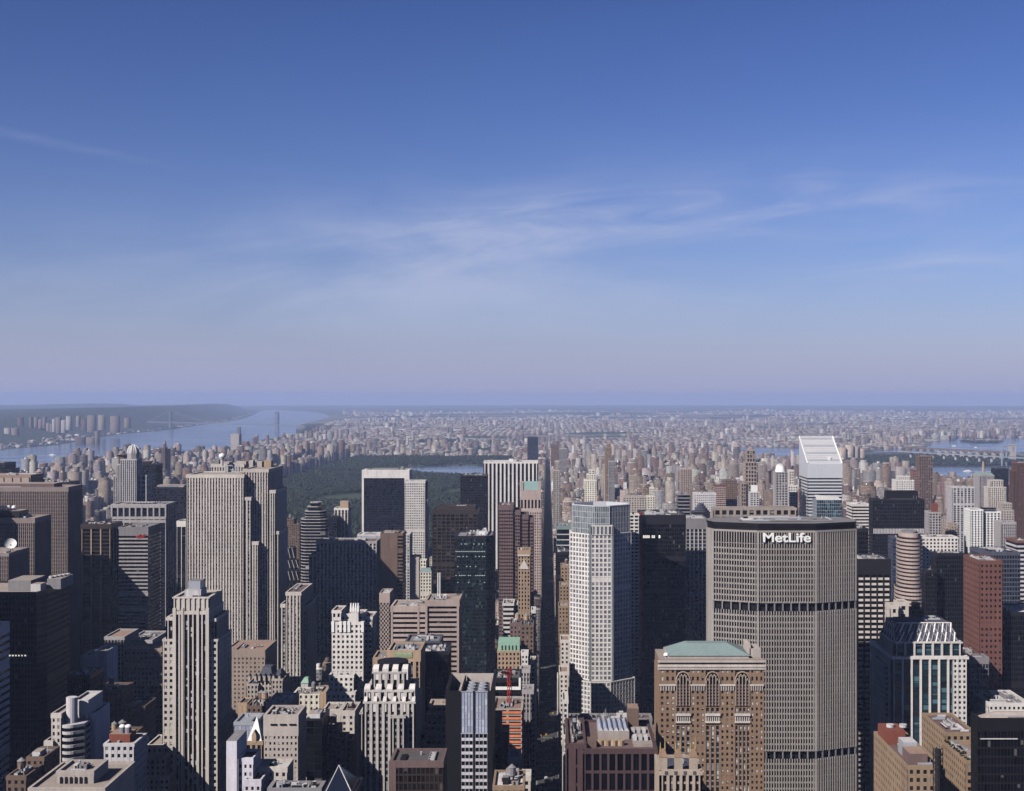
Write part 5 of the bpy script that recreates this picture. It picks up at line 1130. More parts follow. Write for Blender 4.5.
# maroon block with rooftop skylight
D = 640; t = thing('maroon_block', 'wide maroon grid-fronted block with a ribbed skylight on its cluttered roof', 'office building', (gx(612, D), D + 30, 0))
MG = st('maroon', 'glass_black', 4.1, .26, 9.4, .13, .9, .7, 2.2)
blk(t, 'tower', 584.5, 656, 749, D, 58, MG, roof='brown_granite'); blk(t, 'side_wing', 568.5, 584.6, 744, D + 2, 52, dict(MG, pier=.9, bay=12), roof='brown_granite')
z = gz(749, D) - 1.1
mb = MB(); sx0, sx1 = gx(599, D) + .5, gx(632, D); mb.box(sx0, sx1, D + 22, D + 44, z, z + 4.2, 'gravel_roof'); mb.build('skylight_base', t)
mb = MB(); k = 6
for i in range(k):
    a, b = sx0 + (sx1 - sx0) * i / k, sx0 + (sx1 - sx0) * (i + 1) / k; m_ = (a + b) / 2
    mb.face([(a, D + 22, z + 4.25), (m_, D + 22, z + 6.2), (m_, D + 44, z + 6.2), (a, D + 44, z + 4.25)], 'glass_silver', [(i, 0), (i + .4, 0), (i + .4, 5), (i, 5)])
    mb.face([(m_, D + 22, z + 6.2), (b, D + 22, z + 4.25), (b, D + 44, z + 4.25), (m_, D + 44, z + 6.2)], 'glass_silver', [(i, 0), (i + .4, 0), (i + .4, 5), (i, 5)])
    mb.face([(a, D + 22, z + 4.25), (b, D + 22, z + 4.25), (m_, D + 22, z + 6.2)], 'pale_grey')
mb.build('skylight', t)
mb = MB(); mb.box(gx(633.5, D), gx(645, D), D + 44, D + 55, z, z + 10.5, 'brown_brick', 'terracotta'); mb.build('bulkhead', t)
mb = MB(); mb.box(gx(634, D) + .3, gx(654, D), D + 8, D + 42, z, z + 1.5, 'gravel_roof'); mb.build('roof_deck', t)
for i in range(6): mb = MB(); xx = gx(637 + (i % 3) * 5.6, D); yy = D + 14 + (i // 3) * 14; mb.box(xx - .9, xx + .9, yy, yy + 6, z + 1.5, z + 3.2, 'pale_grey'); mb.build('air_handler', t)
mb = MB(); mb.box(gx(588, D), gx(597, D), D + 6, D + 16, z, z + 3, 'brown_brick'); mb.build('bulkhead', t)
for i in range(4): mb = MB(); mb.cyl(gx(601 + i * 7, D), D + 11, 1.8, z, z + 2.6, 'tan', 10); mb.build('exhaust_fan', t)
clutter(t, gx(570, D), gx(583, D), D + 5, D + 50, gz(744, D) - 1, 6, 12, 3)
FOOT.append((gx(568, D) - 2, gx(656, D) + 2, D - 2, D + 62)); SKY_COLUMNS.append((568, 656, 744, D))
hero('low_grey_block', 'low slate-grey block at the foot of the octagonal white tower', 'office building', st('mid_grey', 'glass_dark', 3, .5, 3.8, .5, .2, .15, 2), [(569, 652, 718, 905, 14)], 'brown_granite', 8, hmax=3.5)
# buildings lining the avenue on the east
hero('avenue_loft', 'pale stone building lining the avenue under the octagonal tower', 'office building', CREAM, [(560.5, 569, 640, 1050, 24), (559.5, 568, 672, 980, 24)], 'terracotta', 1, tank=1)
hero('avenue_loft', 'ornate cream loft with stepped front lining the sunny side of the avenue', 'office building', TANB, [(561, 571, 566, 1300, 26), (559.5, 569, 585, 1250, 24), (558.6, 568.5, 606, 1190, 26)], 'gravel_roof', 1, tank=1)
hero('shopfront_row', 'thin row of light shopfront buildings along the avenue near the bottom', 'office building', WHITE, [(563, 568, 700, 880, 26), (563.4, 568, 735, 800, 30), (564, 568, 765, 720, 26)], 'pale_roof', 0)
hero('slanted_glass_block', 'dark glass block with white slanting bands beside the avenue', 'office building', st('white_stone', 'glass_green', 4, 0, 6.2, .2, .2, .4, 4, 'pale_grey', 'copper'), [(556.5, 571, 526, 1500, 40)], 'mid_grey', 2)
hero('dark_glass_block', 'unlit black glass block below the white-banded glass block', 'office building', DARKG, [(556, 568.5, 552, 1420, 40)], 'tar', 2)

# right of the big slab
t = hero('grid_tower', 'dark tower with a bright grid of square cream panels right of the sign-topped slab', 'office tower', st('dark_metal', 'glass_black', 5.0, .24, 4.1, .44, .5, .25, 12, 'cream', 'dark_metal'), [(857.5, 890, 559, 1000, 36)], 'pale_roof', 5, hmax=2.4, tank=0)
hero('black_block', 'plain black block right behind the corner of the sign-topped slab', 'office building', DARKG, [(853, 868, 528.5, 1080, 34)], 'tar', 2)
hero('tower_with_band', 'big black square tower with one pale louvre band and a black rooftop box', 'office tower', st('dark_metal', 'glass_black', 1.9, .3, 3.9, .34, .35, .2, 2), [(873, 924, 499, 1500, 18)], 'tar', 2, pent=[(887, 918, 491, 1503, 12, 'black_stone', 'penthouse', 'black_stone')])
D = 1500; tw = bpy.data.objects['tower_with_band']; mb = MB()
for i in range(34): mb.bar((gx(873, D), D), (1, 0), (0, -1), (i + .25) * (gx(924, D) - gx(873, D)) / 34, (i + .8) * (gx(924, D) - gx(873, D)) / 34, gz(533.6, D), gz(528.6, D), .8, 'pale_grey')
mb.build('louvre_band', tw)
hero('blue_block', 'slim blue-black glass block left of the oval banded tower', 'office tower', st('slate', 'glass_blue', 3, .15, 3.9, .2, .2, .1, 2), [(893, 905, 537, 1450, 20)], 'slate', 1)
D = 1400; t = thing('oval_tower', 'oval pinkish tower ringed by thin window bands', 'office tower', (gx(915, D), D + 20, 0))
cx, rx, ry = gx(915, D), (gx(927.5, D) - gx(903, D)) / 2, 22
def oval(k, n=28): return [(cx + rx * k * math.cos(2 * math.pi * i / n), D + 22 + ry * k * math.sin(2 * math.pi * i / n)) for i in range(n)]
mb = MB(); z = 0; zt = gz(538, D); mb.prism(oval(.975), 0, zt, 'glass_bronze')
while z < zt - 2: mb.prism(oval(1.0), z, z + 2.3, 'pink_granite'); z += 4.1
w = mb.build('tower', t); mb = MB(); mb.prism(oval(.84), zt, gz(534.3, D), 'pink_granite', 'gravel_roof'); mb.build('setback', t)
mb = MB(); mb.prism(oval(.6), gz(534.3, D), gz(532.6, D), 'mid_grey'); mb.build('penthouse', t)
mb = MB(); mb.prism([(cx + rx * 1.13 * math.cos(2 * math.pi * i / 28), D + 22 + ry * 1.13 * math.sin(2 * math.pi * i / 28)) for i in range(28)], 0, gz(588, D), 'glass_bronze')
z = 0
while z < gz(588, D): mb.prism(oval(1.16), z, z + 2.3, 'pink_granite'); z += 4.1
mb.build('base', t)
FOOT.append((cx - rx - 6, cx + rx + 6, D - 4, D + 48)); SKY_COLUMNS.append((903, 927, 536, D))
hero('white_grid_slab', 'white slab with a fine grid of dark windows behind the oval tower', 'office building', st('white_stone', 'glass_dark', 4, .45, 3.9, .42, .5, .4, 2), [(922, 958, 537, 1452, 24)], 'pale_roof', 4)
hero('black_glass_tower', 'black glass tower with a lower left wing before the white grid slab', 'office tower', DARKG, [(936.5, 964, 553, 1150, 14), (926, 936.6, 570, 1140, 12)], 'mid_grey', 6, hmax=2.5)
hero('red_brick_tower', 'tall red-brown granite tower with small square windows, corner toward us', 'office tower', st('red_brick', 'glass_black', 3.5, .55, 4.2, .58, .25, .22, 3), [(980, 1002, 560.5, 950, 37)], 'pale_roof', 5, hmax=2)
hero('blue_grey_tower', 'dark blue-grey glass tower behind the red-brown granite tower', 'office tower', st('slate', 'glass_navy', 2.4, .18, 3.9, .3, .2, .15, 3), [(985, 1020, 552, 1120, 40)], 'slate', 4)
hero('white_ribbed_tower', 'bright white tower with black vertical strips and rounded roof box', 'apartment tower', st('white_paint', 'glass_dark', 4.4, .4, 3.2, .3, .5, .4, 2), [(971, 983, 509.5, 1700, 26), (983, 1000.5, 511.5, 1705, 26)], 'dark_metal', 2, pent=[(984, 996, 507.5, 1712, 14, 'dark_metal')])
# crown building, partly in the big slab's shadow
D = 890; t = thing('lattice_crown_tower', 'tower with sloping white lattice crown and teal glass between white piers', 'office tower', (gx(920, D), D + 20, 0))
TG = st('white_stone', 'glass_teal', 6.3, .2, 3.9, .12, 1.5, .2, 2, 'dark_metal')
x0, x1 = gx(893, D), gx(962, D)
blk(t, 'tower', 893, 966, 656, D, 56, TG); blk(t, 'upper_tower', 895.5, 960, 641.5, D + 2.5, 36, dict(TG, bay=6.1, top=1))
blk(t, 'corner_wing', 953, 966.6, 656.6, D - .9, 30, st('white_stone', 'glass_dark', 3, .5, 3.6, .5, .25, .2, 2)); blk(t, 'west_wing', 884.5, 893.2, 664, D + 8, 30, st('grey_stone', 'glass_dark', 3, .5, 3.6, .5, .25, .2, 2))
za, zc = gz(641.5, D), gz(625.5, D); xa, xb = gx(896, D), gx(960, D)
lo = rect(xa, xb, D + 3, D + 38); hi = rect(xa + 2.5, xb - 3.5, D + 9, D + 34); mb = MB(); mb.frustum(lo, za - 1, hi, zc, 'slate'); mb.build('sloped_roof', t)
mb = MB(); n_ = 7
for i in range(n_):
    u0, u1 = i / n_, (i + 1) / n_
    P = lambda u, v: ((xa + (xb - xa) * u) * (1 - v) + (xa + 2.5 + (xb - xa - 6) * u) * v, D + 2.6 + 6 * v, za - 1 + (zc - za + 1) * v + .3)
    for v in (0, .5):
        mb.tube(P(u0, v), P((u0 + u1) / 2, v + .5), .34, 'grey_stone', 5); mb.tube(P(u1, v), P((u0 + u1) / 2, v + .5), .34, 'grey_stone', 5)
        mb.tube(P((u0 + u1) / 2, v), P(u1, v + .5), .55, 'white_paint', 5)
mb.tube(P(0, 1), P(1, 1), .6, 'white_stone', 5)
for j in range(5):
    v0, v1 = j / 5, (j + 1) / 5
    mb.tube((xa - .2, D + 4 + 34 * v0, za), (xa + 2.3, D + 9 + 25 * v1, zc), .5, 'white_stone', 5); mb.tube((xa - .2, D + 4 + 34 * v1, za), (xa + 2.3, D + 9 + 25 * v0, zc), .5, 'white_stone', 5)
mb.build('lattice_crown', t)
mb = MB(); mb.box(xa + 6, xb - 7, D + 13, D + 31, zc, zc + .8, 'slate'); mb.build('roof_plant', t)
clutter(t, gx(930, D), xb - 7, D + 13, D + 31, zc + .8, 4, 3, 1.0)
FOOT.append((x0 - 12, gx(967, D) + 2, D - 2, D + 44)); SKY_COLUMNS.append((873, 966, 625, D))
hero('cream_penthouse_tower', 'plain cream tower top poking up behind the lattice crown', 'office building', st('cream', 'glass_dark', 6, .6, 6, .5, .5, .4, 3), [(890.5, 898, 605, 985, 14), (898, 908.5, 602, 990, 16)], 'gravel_roof', 0)
hero('dark_turret', 'small dark pointed tower top right of the plain cream tower', 'office building', BROWNB, [(911, 923, 609, 1040, 14)], 'tar', 0, pent=[(914, 920, 603, 1042, 8, 'dark_metal')])
hero('dark_grid_block', 'dark grid-fronted glass block tucked right of the lattice-crown tower', 'office building', st('mid_grey', 'glass_navy', 2.2, .2, 3.9, .25, .3, .15, 5), [(961.5, 988.5, 657, 935, 36)], 'brown_granite', 7, hmax=2.6)
hero('white_terrace_block', 'low block with white rooftop plant before the tall black block', 'office building', WHITE, [(989, 1030, 703, 900, 40)], 'pale_roof', 9, hmax=4)
hero('black_block', 'tall black block with pale cluttered roof at the right edge', 'office tower', DARKG, [(1003, 1050, 612, 960, 40)], 'pale_roof', 5, hmax=3)
hero('black_roof_tower', 'black glass tower with a broad tan roof in the bottom right corner', 'office tower', st('black_stone', 'glass_black', 1.5, .2, 3.9, .25, .08, .04, 6, 'black_stone', 'black_stone'), [(977.5, 1060, 718, 580, 9)], 'brown_granite', 2, hmax=1.2)
mb = MB(); D = 580; mb.box(gx(980, D), gx(1017, D), D - .9, D - .3, gz(738.9, D), gz(738, D), 'pale_grey'); mb.build('sill_line', bpy.data.objects['black_roof_tower'])
mb = MB(); z = gz(718, D); mb.frustum(rect(gx(982, D), gx(1060, D), D + 3, D + 8), z - 1, rect(gx(1000, D), gx(1060, D), D + 6, D + 7.8), z + 1.2, 'gravel_roof'); mb.build('sloped_roof', bpy.data.objects['black_roof_tower'])
# tan blocks bottom right
D = 560; TB = st('tan_brick', 'glass_dark', 3.0, .5, 3.5, .5, .16, .1, 1.6)
t = hero('long_brick_block', 'long tan brick block with red machine house and pale fans on its roof', 'office building', TB, [(908, 942, 766, D, 58)], 'brown_granite', 4, hmax=1.6)
z = gz(766, D) - 1.1
mb = MB(); mb.box(gx(909, D), gx(923, D) + 3, D + 38, D + 53, z, z + 6.2, 'rust', 'rust'); mb.build('machine_house', t)
for q in (4, 10): mb = MB(); mb.cyl(gx(909, D) + q, D + 46, 1.8, z + 6.2, z + 7.5, 'pale_grey', 14); mb.build('roof_fan', t)
mb = MB(); mb.box(gx(913, D), gx(931, D), D + 5, D + 17, z, z + 5, 'brown_granite', 'terracotta'); mb.build('bulkhead', t)
mb = MB(); mb.box(gx(915, D), gx(929, D), D + 18, D + 27, z, z + 6.5, 'steel', 'pale_grey'); mb.build('cooling_tower', t)
t = thing('lattice_chimney', 'black lattice-wrapped chimney standing against the long tan brick block', 'chimney', (gx(938, 556), 556, 0))
mb = MB(); x = gx(938, 556); mb.cyl(x, 556, 1.3, 0, gz(749, 556), 'dark_metal', 10); mb.build('stack', t)
mb = MB(); lattice(mb, (x, 556, 60), (x, 556, gz(748, 556)), 2.9, 'dark_metal', .16, 2.6); mb.build('lattice_frame', t)
hero('tan_loft', 'tan brick loft with a roof terrace of pale furniture behind the long brick block', 'office building', TB, [(946, 977, 733, 655, 42)], 'brown_granite', 10, hmax=1.6, tank=0)
t = hero('green_trimmed_loft', 'tan loft edged with green planting round its roof, beside the black corner tower', 'apartment building', TB, [(966, 992, 761, 600, 36)], 'terracotta', 4)
D = 600; z = gz(761, D); canopy_sp = [(gx(966, D) + .9, D + 1.5 + k * 3.2, z - 1, 2.3, 1.0) for k in range(11)] + [(gx(966, D) + 2 + k * 1.8, D + 1.2, z - 1, 2.0, .9) for k in range(6)]
o = canopy('roof_planting', canopy_sp, 4, 2); del o['kind']; del o['category']; o.parent = t; o.location = (-ORIG[t.name][0], -ORIG[t.name][1], 0)

# the slant-roofed white tower
D = 1770; t = thing('slant_roofed_tower', 'white banded tower with a steep shining slanted roof', 'office tower', (gx(825, D), D + 30, 0))
x0, x1 = gx(808, D), gx(842, D); dep = 60; zf, zt = gz(464, D), gz(436.5, D + dep)
ws = st('aluminium', 'glass_black', 4, 0, 4.3, .52, .2, .5, 0)
mb = MB(); zm = gz(478, D)
facade(mb, (x0, D), (x1, D), 0, zm, ws); facade(mb, (x0, D + dep), (x0, D), 0, zm, ws); facade(mb, (x1, D), (x1, D + dep), 0, zm, ws)
mb.face([(x1, D + dep, 0), (x0, D + dep, 0), (x0, D + dep, zm), (x1, D + dep, zm)], 'aluminium'); mb.build('tower', t)
mb = MB(); mb.prism(rect(x0 - .5, x1 + .5, D - .5, D + dep + .5), zm, zf, 'aluminium'); mb.build('plain_storeys', t)
mb = MB(); A, B, C_, E_ = (x0 - .5, D - .5), (x1 + .5, D - .5), (x1 + .5, D + dep + .5), (x0 - .5, D + dep + .5)
mb.face([(*A, zf), (*B, zf), (*C_, zt), (*E_, zt)], 'aluminium'); mb.face([(*B, zf), (*C_, zf), (*C_, zt)], 'aluminium'); mb.face([(*E_, zf), (*A, zf), (*E_, zt)], 'aluminium'); mb.face([(*C_, zf), (*E_, zf), (*E_, zt), (*C_, zt)], 'aluminium')
mb.build('slanted_roof', t)
mb = MB(); sl = (zt - zf) / (dep + 1)
for i in range(15):
    y = D + 1.5 + i * 4; zz_ = zf + sl * (y - D + .5); mb.face([(x0 + 2, y, zz_ + .25), (x1 - 2, y, zz_ + .25), (x1 - 2, y + 3.3, zz_ + .25 + sl * 3.3), (x0 + 2, y + 3.3, zz_ + .25 + sl * 3.3)], ('aluminium', 'steel', 'aluminium', 'pale_grey')[i % 4])
mb.build('roof_panel', t)
for xx in (x0 - .3, x1 + .3): mb = MB(); mb.tube((xx, D - .5, zf + .6), (xx, D + dep + .5, zt + .6), .9, 'white_paint', 6); mb.build('roof_rail', t)
mb = MB(); mb.box(gx(829, D), gx(832, D), D + 8, D + 11, zf + sl * 9, zf + sl * 9 + 4, 'white_paint'); mb.build('roof_hatch', t)
FOOT.append((x0 - 2, x1 + 2, D - 2, D + dep + 3)); SKY_COLUMNS.append((799, 842, 440, D))
D = 1500; t = hero('blue_prism_tower', 'small blue-green glass prism with a slanting top before the slant-roofed tower', 'office tower', st('steel', 'glass_teal', 2.5, .08, 4, .1, .2, .1, 0), [(817, 842, 500, D, 26)], 'slate', 0)
mb = MB(); z = gz(500, D); mb.face([(gx(817, D) - .3, D - .3, z), (gx(842, D) + .3, D - .3, z), (gx(840, D), D + 12, gz(497.5, D)), (gx(817, D) - .3, D + 12, gz(495.5, D))], 'pale_roof'); mb.build('slanted_roof', t)

# --- farther landmarks, a few pixels wide
def small(name, label, cat, s, tiers, roof='tar', n=1, **k): return hero(name, label, cat, s, tiers, roof, n, hmax=k.pop('hmax', 3.5), **k)
t = small('rounded_top_tower', 'grey tower with a white rounded arch top left of the slant-roofed tower', 'apartment tower', st('grey_stone', 'glass_dark', 4, .4, 3.4, .35, .4, .3, 1), [(776, 787.5, 472, 1750, 22)], 'pale_roof', 0)
mb = MB(); D = 1750; xm = gx(781.8, D); z = gz(472, D)
mb.frustum([(xm + 7.6 * math.cos(a), D + 11 + 9 * math.sin(a)) for a in [k * math.pi / 8 for k in range(16)]], z - 1, [(xm + 5.6 * math.cos(a), D + 11 + 6 * math.sin(a)) for a in [k * math.pi / 8 for k in range(16)]], gz(466, D), 'white_paint'); mb.dome(xm, D + 11, gz(466, D), 5.4, 'pale_grey', 12, 3, 3); mb.build('rounded_top', t)
small('white_tower', 'white stepped tower squeezed beside the slant-roofed tower', 'apartment tower', WHITE, [(788.5, 797.5, 485, 1800, 20), (789.5, 794, 470, 1806, 14)], 'pale_roof', 0)
t = small('ringed_tower', 'tall beige tower with ringed balconies standing above the sign-topped slab', 'apartment tower', st('peach', 'glass_dark', 5, .35, 7, .3, .5, .9, 2), [(745.5, 756.5, 462, 2400, 24), (747, 755, 450, 2404, 18), (741.5, 746, 483, 2396, 20)], 'cream', 0)
small('white_cap_tower', 'pale tower with a white domed cap below the ringed beige tower', 'apartment tower', st('pale_grey', 'glass_dark', 4, .4, 3.4, .4, .4, .3, 2), [(750.5, 759, 492, 2050, 20)], 'white_paint', 0, pent=[(752, 757.5, 485.5, 2054, 12, 'white_paint', 'cap', 'white_paint')])
t = small('cream_needle', 'slender cream stepped tower standing over the octagonal tower', 'apartment tower', st('cream_light', 'glass_dark', 3.6, .5, 3.4, .42, .4, .3, 2), [(585, 596.5, 480, 2100, 22), (587, 595.5, 474, 2104, 18), (589, 594.5, 469.5, 2107, 12)], 'cream', 0)
small('cream_needle', 'smaller cream stepped tower above the big black glass tower', 'apartment tower', st('cream_light', 'glass_dark', 3.6, .5, 3.4, .42, .4, .3, 2), [(647.5, 655, 496, 1900, 18), (650, 654, 487.5, 1904, 12)], 'cream', 0)
small('terrace_block', 'broad pale tan block left of the smaller cream stepped tower', 'apartment building', st('limestone', 'glass_dark', 4, .5, 3.5, .5, .3, .25, 2), [(623.5, 647, 496.5, 1960, 26)], 'gravel_roof', 3, tank=1)
small('banded_round_block', 'dark banded stack of round floors just right of the smaller cream tower', 'apartment building', st('mid_grey', 'glass_black', 4, 0, 5, .35, .3, .8, 1), [(678, 690, 494.5, 1850, 24)], 'mid_grey', 2)
t = small('domed_block', 'dark block with a shallow ringed dome above the pinstriped tower', 'office building', NAVY, [(693.5, 710, 512, 1800, 24)], 'slate', 0)
mb = MB(); D = 1800; x = gx(702, D); z = gz(512, D) - 1
for k in range(4): mb.cyl(x, D + 12, 11 - k * 2.3, z + k * 3.2, z + 2.4 + k * 3.2, 'slate', 18)
mb.build('ringed_dome', t)
small('grey_slab', 'plain grey slab with a dark flank behind the ringed dome', 'office building', st('pale_grey', 'glass_dark', 3, .55, 3.6, .5, .2, .15, 3), [(694.5, 716, 493, 2000, 26)], 'pale_roof', 2)
small('brown_slab', 'chocolate-brown slab up above the sign-topped slab', 'apartment building', BROWNB, [(726, 737, 480, 2250, 26)], 'tar', 1, tank=1)
small('rosy_tower', 'rosy brick tower with pale edges behind the plain grey slab', 'apartment tower', st('pink_granite', 'glass_dark', 4, .5, 3.4, .4, .3, .3, 2), [(681, 692, 468.5, 2500, 24)], 'tan', 1)
small('red_brick_slab', 'red brick slab with white balcony bands left of the chocolate-brown slab', 'apartment building', st('red_brick', 'glass_dark', 4, .5, 3.2, .4, .3, .4, 2, 'pink_granite'), [(715, 726, 484.5, 2200, 24)], 'tar', 1)
small('black_far_tower', 'lone black tower left of the far avenue, beyond the striped white slab', 'apartment tower', NAVY, [(527.5, 538, 437, 5470, 60)], 'tar', 0)
small('brown_far_tower', 'lone brown tower right of the far avenue', 'apartment tower', BROWNB, [(551, 558.8, 444.5, 4500, 40)], 'tar', 0)
small('roof_line_tower', 'grey tower with a white roof line right of the lone brown tower', 'apartment tower', GREYP, [(559.3, 567, 448.5, 4300, 36)], 'white_paint', 0)
small('tan_art_tower', 'tan stepped hotel tower by the avenue above the white-banded glass block', 'hotel', LIME, [(553.5, 560, 470, 2600, 30), (555, 559, 461, 2606, 22)], 'tan', 0)
small('tall_tan_tower', 'tall tan tower beyond the octagonal tower, topped by a small block', 'apartment tower', st('tan', 'glass_dark', 4, .5, 3.4, .45, .3, .3, 2), [(605.5, 611.5, 447, 3300, 28), (607, 610.5, 443.5, 3306, 16)], 'tan', 0)
small('dark_green_glass_block', 'dim slate tower leaning on the tall tan tower', 'apartment tower', GREYP, [(609, 614.5, 461, 3240, 28)], 'slate', 0)
t = small('cupola_tower', 'brown twin tower with a pointed cupola near the river', 'apartment tower', BROWNB, [(161.5, 165, 447.5, 4300, 30), (163, 168, 449, 4320, 30)], 'tar', 0)
mb = MB(); D = 4300; x = gx(163.6, D); mb.cyl(x, D + 12, 6, gz(447.5, D), gz(444, D), 'brown_brick', 8); mb.cyl(x, D + 12, 6, gz(444, D), gz(439.8, D), 'mid_grey', 8, .6); mb.build('cupola', t)
t = small('church_tower', 'tall slim stone church tower on the river bluff with a pale block beside it', 'church', st('mid_grey', 'glass_dark', 5, .5, 8, .4, .5, .4, 3), [(237.6, 240.2, 427, 7245, 16), (230.5, 239, 434, 7235, 60, st('cream', 'glass_dark', 6, .6, 6, .5, .5, .4, 3), 'nave')], 'mid_grey', 0)
t = small('chimney_block', 'slate-grey block with green roof and a tall tan chimney by the right-hand river', 'power plant', GREYP, [(980, 994, 475, 2600, 40)], 'copper', 0)
mb = MB(); D = 2620; mb.cyl(gx(983.3, D), D, 2.6, gz(475, D), gz(461.5, D), 'tan', 10, 2.0); mb.build('chimney', t)
mb = MB(); D = 2600; mb.frustum(rect(gx(980, D), gx(994, D), D - 1, D + 41), gz(475, D), rect(gx(982, D), gx(992, D), D + 8, D + 30), gz(472.6, D), 'copper'); mb.build('hipped_roof', t)
small('dark_slab', 'dark blue slab standing right behind the chimney block', 'apartment tower', NAVY, [(996, 1008.5, 468.5, 2700, 30)], 'tar', 0)
small('setback_tower', 'cream tower stepping back in fins before the dark blue slab', 'apartment tower', st('cream', 'glass_dark', 4, .5, 3.4, .3, .6, .3, 2), [(989, 1006, 487, 2300, 26), (991, 1003, 480, 2304, 18)], 'pale_roof', 1)
small('terraced_brick_tower', 'tall brick tower stepped against the water at the right edge', 'apartment tower', st('red_brick', 'glass_dark', 4, .6, 3.4, .5, .3, .3, 2, 'brown_brick'), [(1018, 1040, 462.5, 2200, 30), (1014.5, 1019, 470, 2204, 24)], 'tar', 1)
small('beige_terraced_tower', 'grey-beige stepped tower left of the brick tower at the right edge', 'apartment tower', st('limestone', 'glass_dark', 3.6, .5, 3.6, .45, .3, .25, 2), [(1001, 1014, 510, 1900, 28), (1003, 1012, 503, 1904, 20)], 'gravel_roof', 1)
small('river_slab', 'tall grey-brown slab rising over the island and the bridge deck', 'apartment tower', st('brown_brick', 'glass_dark', 5, .35, 3.3, .35, .4, .3, 2), [(919.5, 932.5, 456, 2900, 30)], 'tar', 1)
small('pinnacle_tower', 'slim grey tower with a little red dome on top', 'apartment tower', st('grey_stone', 'glass_dark', 4, .4, 3.4, .35, .4, .3, 2), [(929.5, 941, 512, 1650, 24)], 'tar', 0, pent=[(933, 938, 503.5, 1656, 9, 'rust', 'dome_house', 'rust')])
small('peach_terraced_block', 'peach-tan stepped block next to the slim tower with red dome', 'apartment building', st('peach', 'glass_dark', 4, .55, 3.6, .5, .3, .25, 1), [(946, 957, 528, 1700, 24), (943.5, 950, 537, 1692, 12), (951, 956.5, 523, 1704, 14)], 'peach', 0)
small('white_balcony_block', 'white balconied block right behind the big slab\'s corner', 'apartment building', BANDW, [(852.5, 870, 504, 1600, 30)], 'white_paint', 2, hmax=3)
small('pale_ribbed_slab', 'wide pale grey ribbed slab left of the chimney block', 'apartment building', st('pale_grey', 'glass_dark', 6, .4, 3.4, .25, .5, .3, 2), [(953, 974.5, 487, 2050, 30)], 'pale_roof', 2)
small('stepped_pale_block', 'off-white block piled in steps above the peach-tan block', 'apartment building', WHITE, [(896.5, 914, 480, 2250, 30), (899, 910, 476, 2254, 20)], 'white_paint', 1)
small('grey_terraced_tower', 'grey stepped office tower below the cream finned tower', 'office tower', GREYP, [(1001.5, 1016, 522, 1620, 26)], 'mid_grey', 1)
small('red_edge_building', 'brick-red building with white window bands at the right edge', 'office building', st('red_brick', 'glass_navy', 4, 0, 4.2, .45, .2, .4, 2, 'pale_grey'), [(1017, 1040, 541, 1250, 30)], 'tar', 1)
small('orange_brick_tower', 'rust-orange brick tower beside the river slab', 'apartment tower', st('red_brick', 'glass_dark', 4, .55, 3.4, .45, .3, .25, 2, 'peach'), [(913.5, 920, 470, 2700, 24)], 'tar', 1)

# unseen towers added off the left edge, sized for the shade they cast
for (x0, x1, y0, y1, h, lb) in ((-590, -492, 872, 955, 300, 'unseen grey tower added outside the frame to shade the tan stone office'), (-520, -440, 640, 720, 320, 'unseen grey tower added outside the frame to shade the dark lofts'), (-485, -396, 812, 862, 238, 'unseen grey tower added outside the frame to shade the wide black gridded tower'), (-665, -562, 1195, 1288, 264, 'unseen grey tower added outside the frame to shade the finned and striped towers')):
    t = thing('stone_tower', lb, 'office tower', ((x0 + x1) / 2, (y0 + y1) / 2, 0)); a, b = tower_mesh(rect(x0, x1, y0, y1), 0, h, GREYP, 'tar'); w = a.build('tower', t); b.build('roof', w); FOOT.append((x0, x1, y0, y1))
# ---------------------------------------------------------------- the ordinary city between and beyond
m, nt, p = new_mat('city_wall')
at = nt.nodes.new('ShaderNodeAttribute'); at.attribute_name = 'col'
uv = nt.nodes.new('ShaderNodeUVMap').outputs[0]
fr = nt.nodes.new('ShaderNodeVectorMath'); fr.operation = 'FRACTION'; nt.links.new(uv, fr.inputs[0])
fl = nt.nodes.new('ShaderNodeVectorMath'); fl.operation = 'FLOOR'; nt.links.new(uv, fl.inputs[0])
s3 = nt.nodes.new('ShaderNodeSeparateXYZ'); nt.links.new(fr.outputs[0], s3.inputs[0])
inw = M2(nt, 'MULTIPLY', M2(nt, 'MULTIPLY', M2(nt, 'GREATER_THAN', s3.outputs[0], 0.26), M2(nt, 'LESS_THAN', s3.outputs[0], 0.78)), M2(nt, 'MULTIPLY', M2(nt, 'GREATER_THAN', s3.outputs[1], 0.3), M2(nt, 'LESS_THAN', s3.outputs[1], 0.82)))
inw = M2(nt, 'MULTIPLY', inw, at.outputs['Alpha'])
wz = nt.nodes.new('ShaderNodeTexWhiteNoise'); wz.noise_dimensions = '2D'; nt.links.new(fl.outputs[0], wz.inputs['Vector'])
geo = nt.nodes.new('ShaderNodeNewGeometry')
dirt = mapr(nt, noise(nt, mapping(nt, geo.outputs['Position'], scale=(1 / 9, 1 / 9, 1 / 25)), 1.0, 4, 0.6), 0.3, 0.7, 0.78, 1.2, False)
wc = nt.nodes.new('ShaderNodeVectorMath'); wc.operation = 'SCALE'; nt.links.new(at.outputs['Color'], wc.inputs[0]); nt.links.new(dirt, wc.inputs[3])
gl = mixc(nt, mapr(nt, wz.outputs[0], 0.72, 0.8), (0.025, 0.026, 0.03), (0.22, 0.20, 0.18))
nt.links.new(mixc(nt, inw, wc.outputs[0], gl), p.inputs['Base Color'])
nt.links.new(M2(nt, 'SUBTRACT', 0.9, M2(nt, 'MULTIPLY', inw, 0.7)), p.inputs['Roughness'])
p.inputs['Specular IOR Level'].default_value = 0.35; MATS['city_wall'] = m

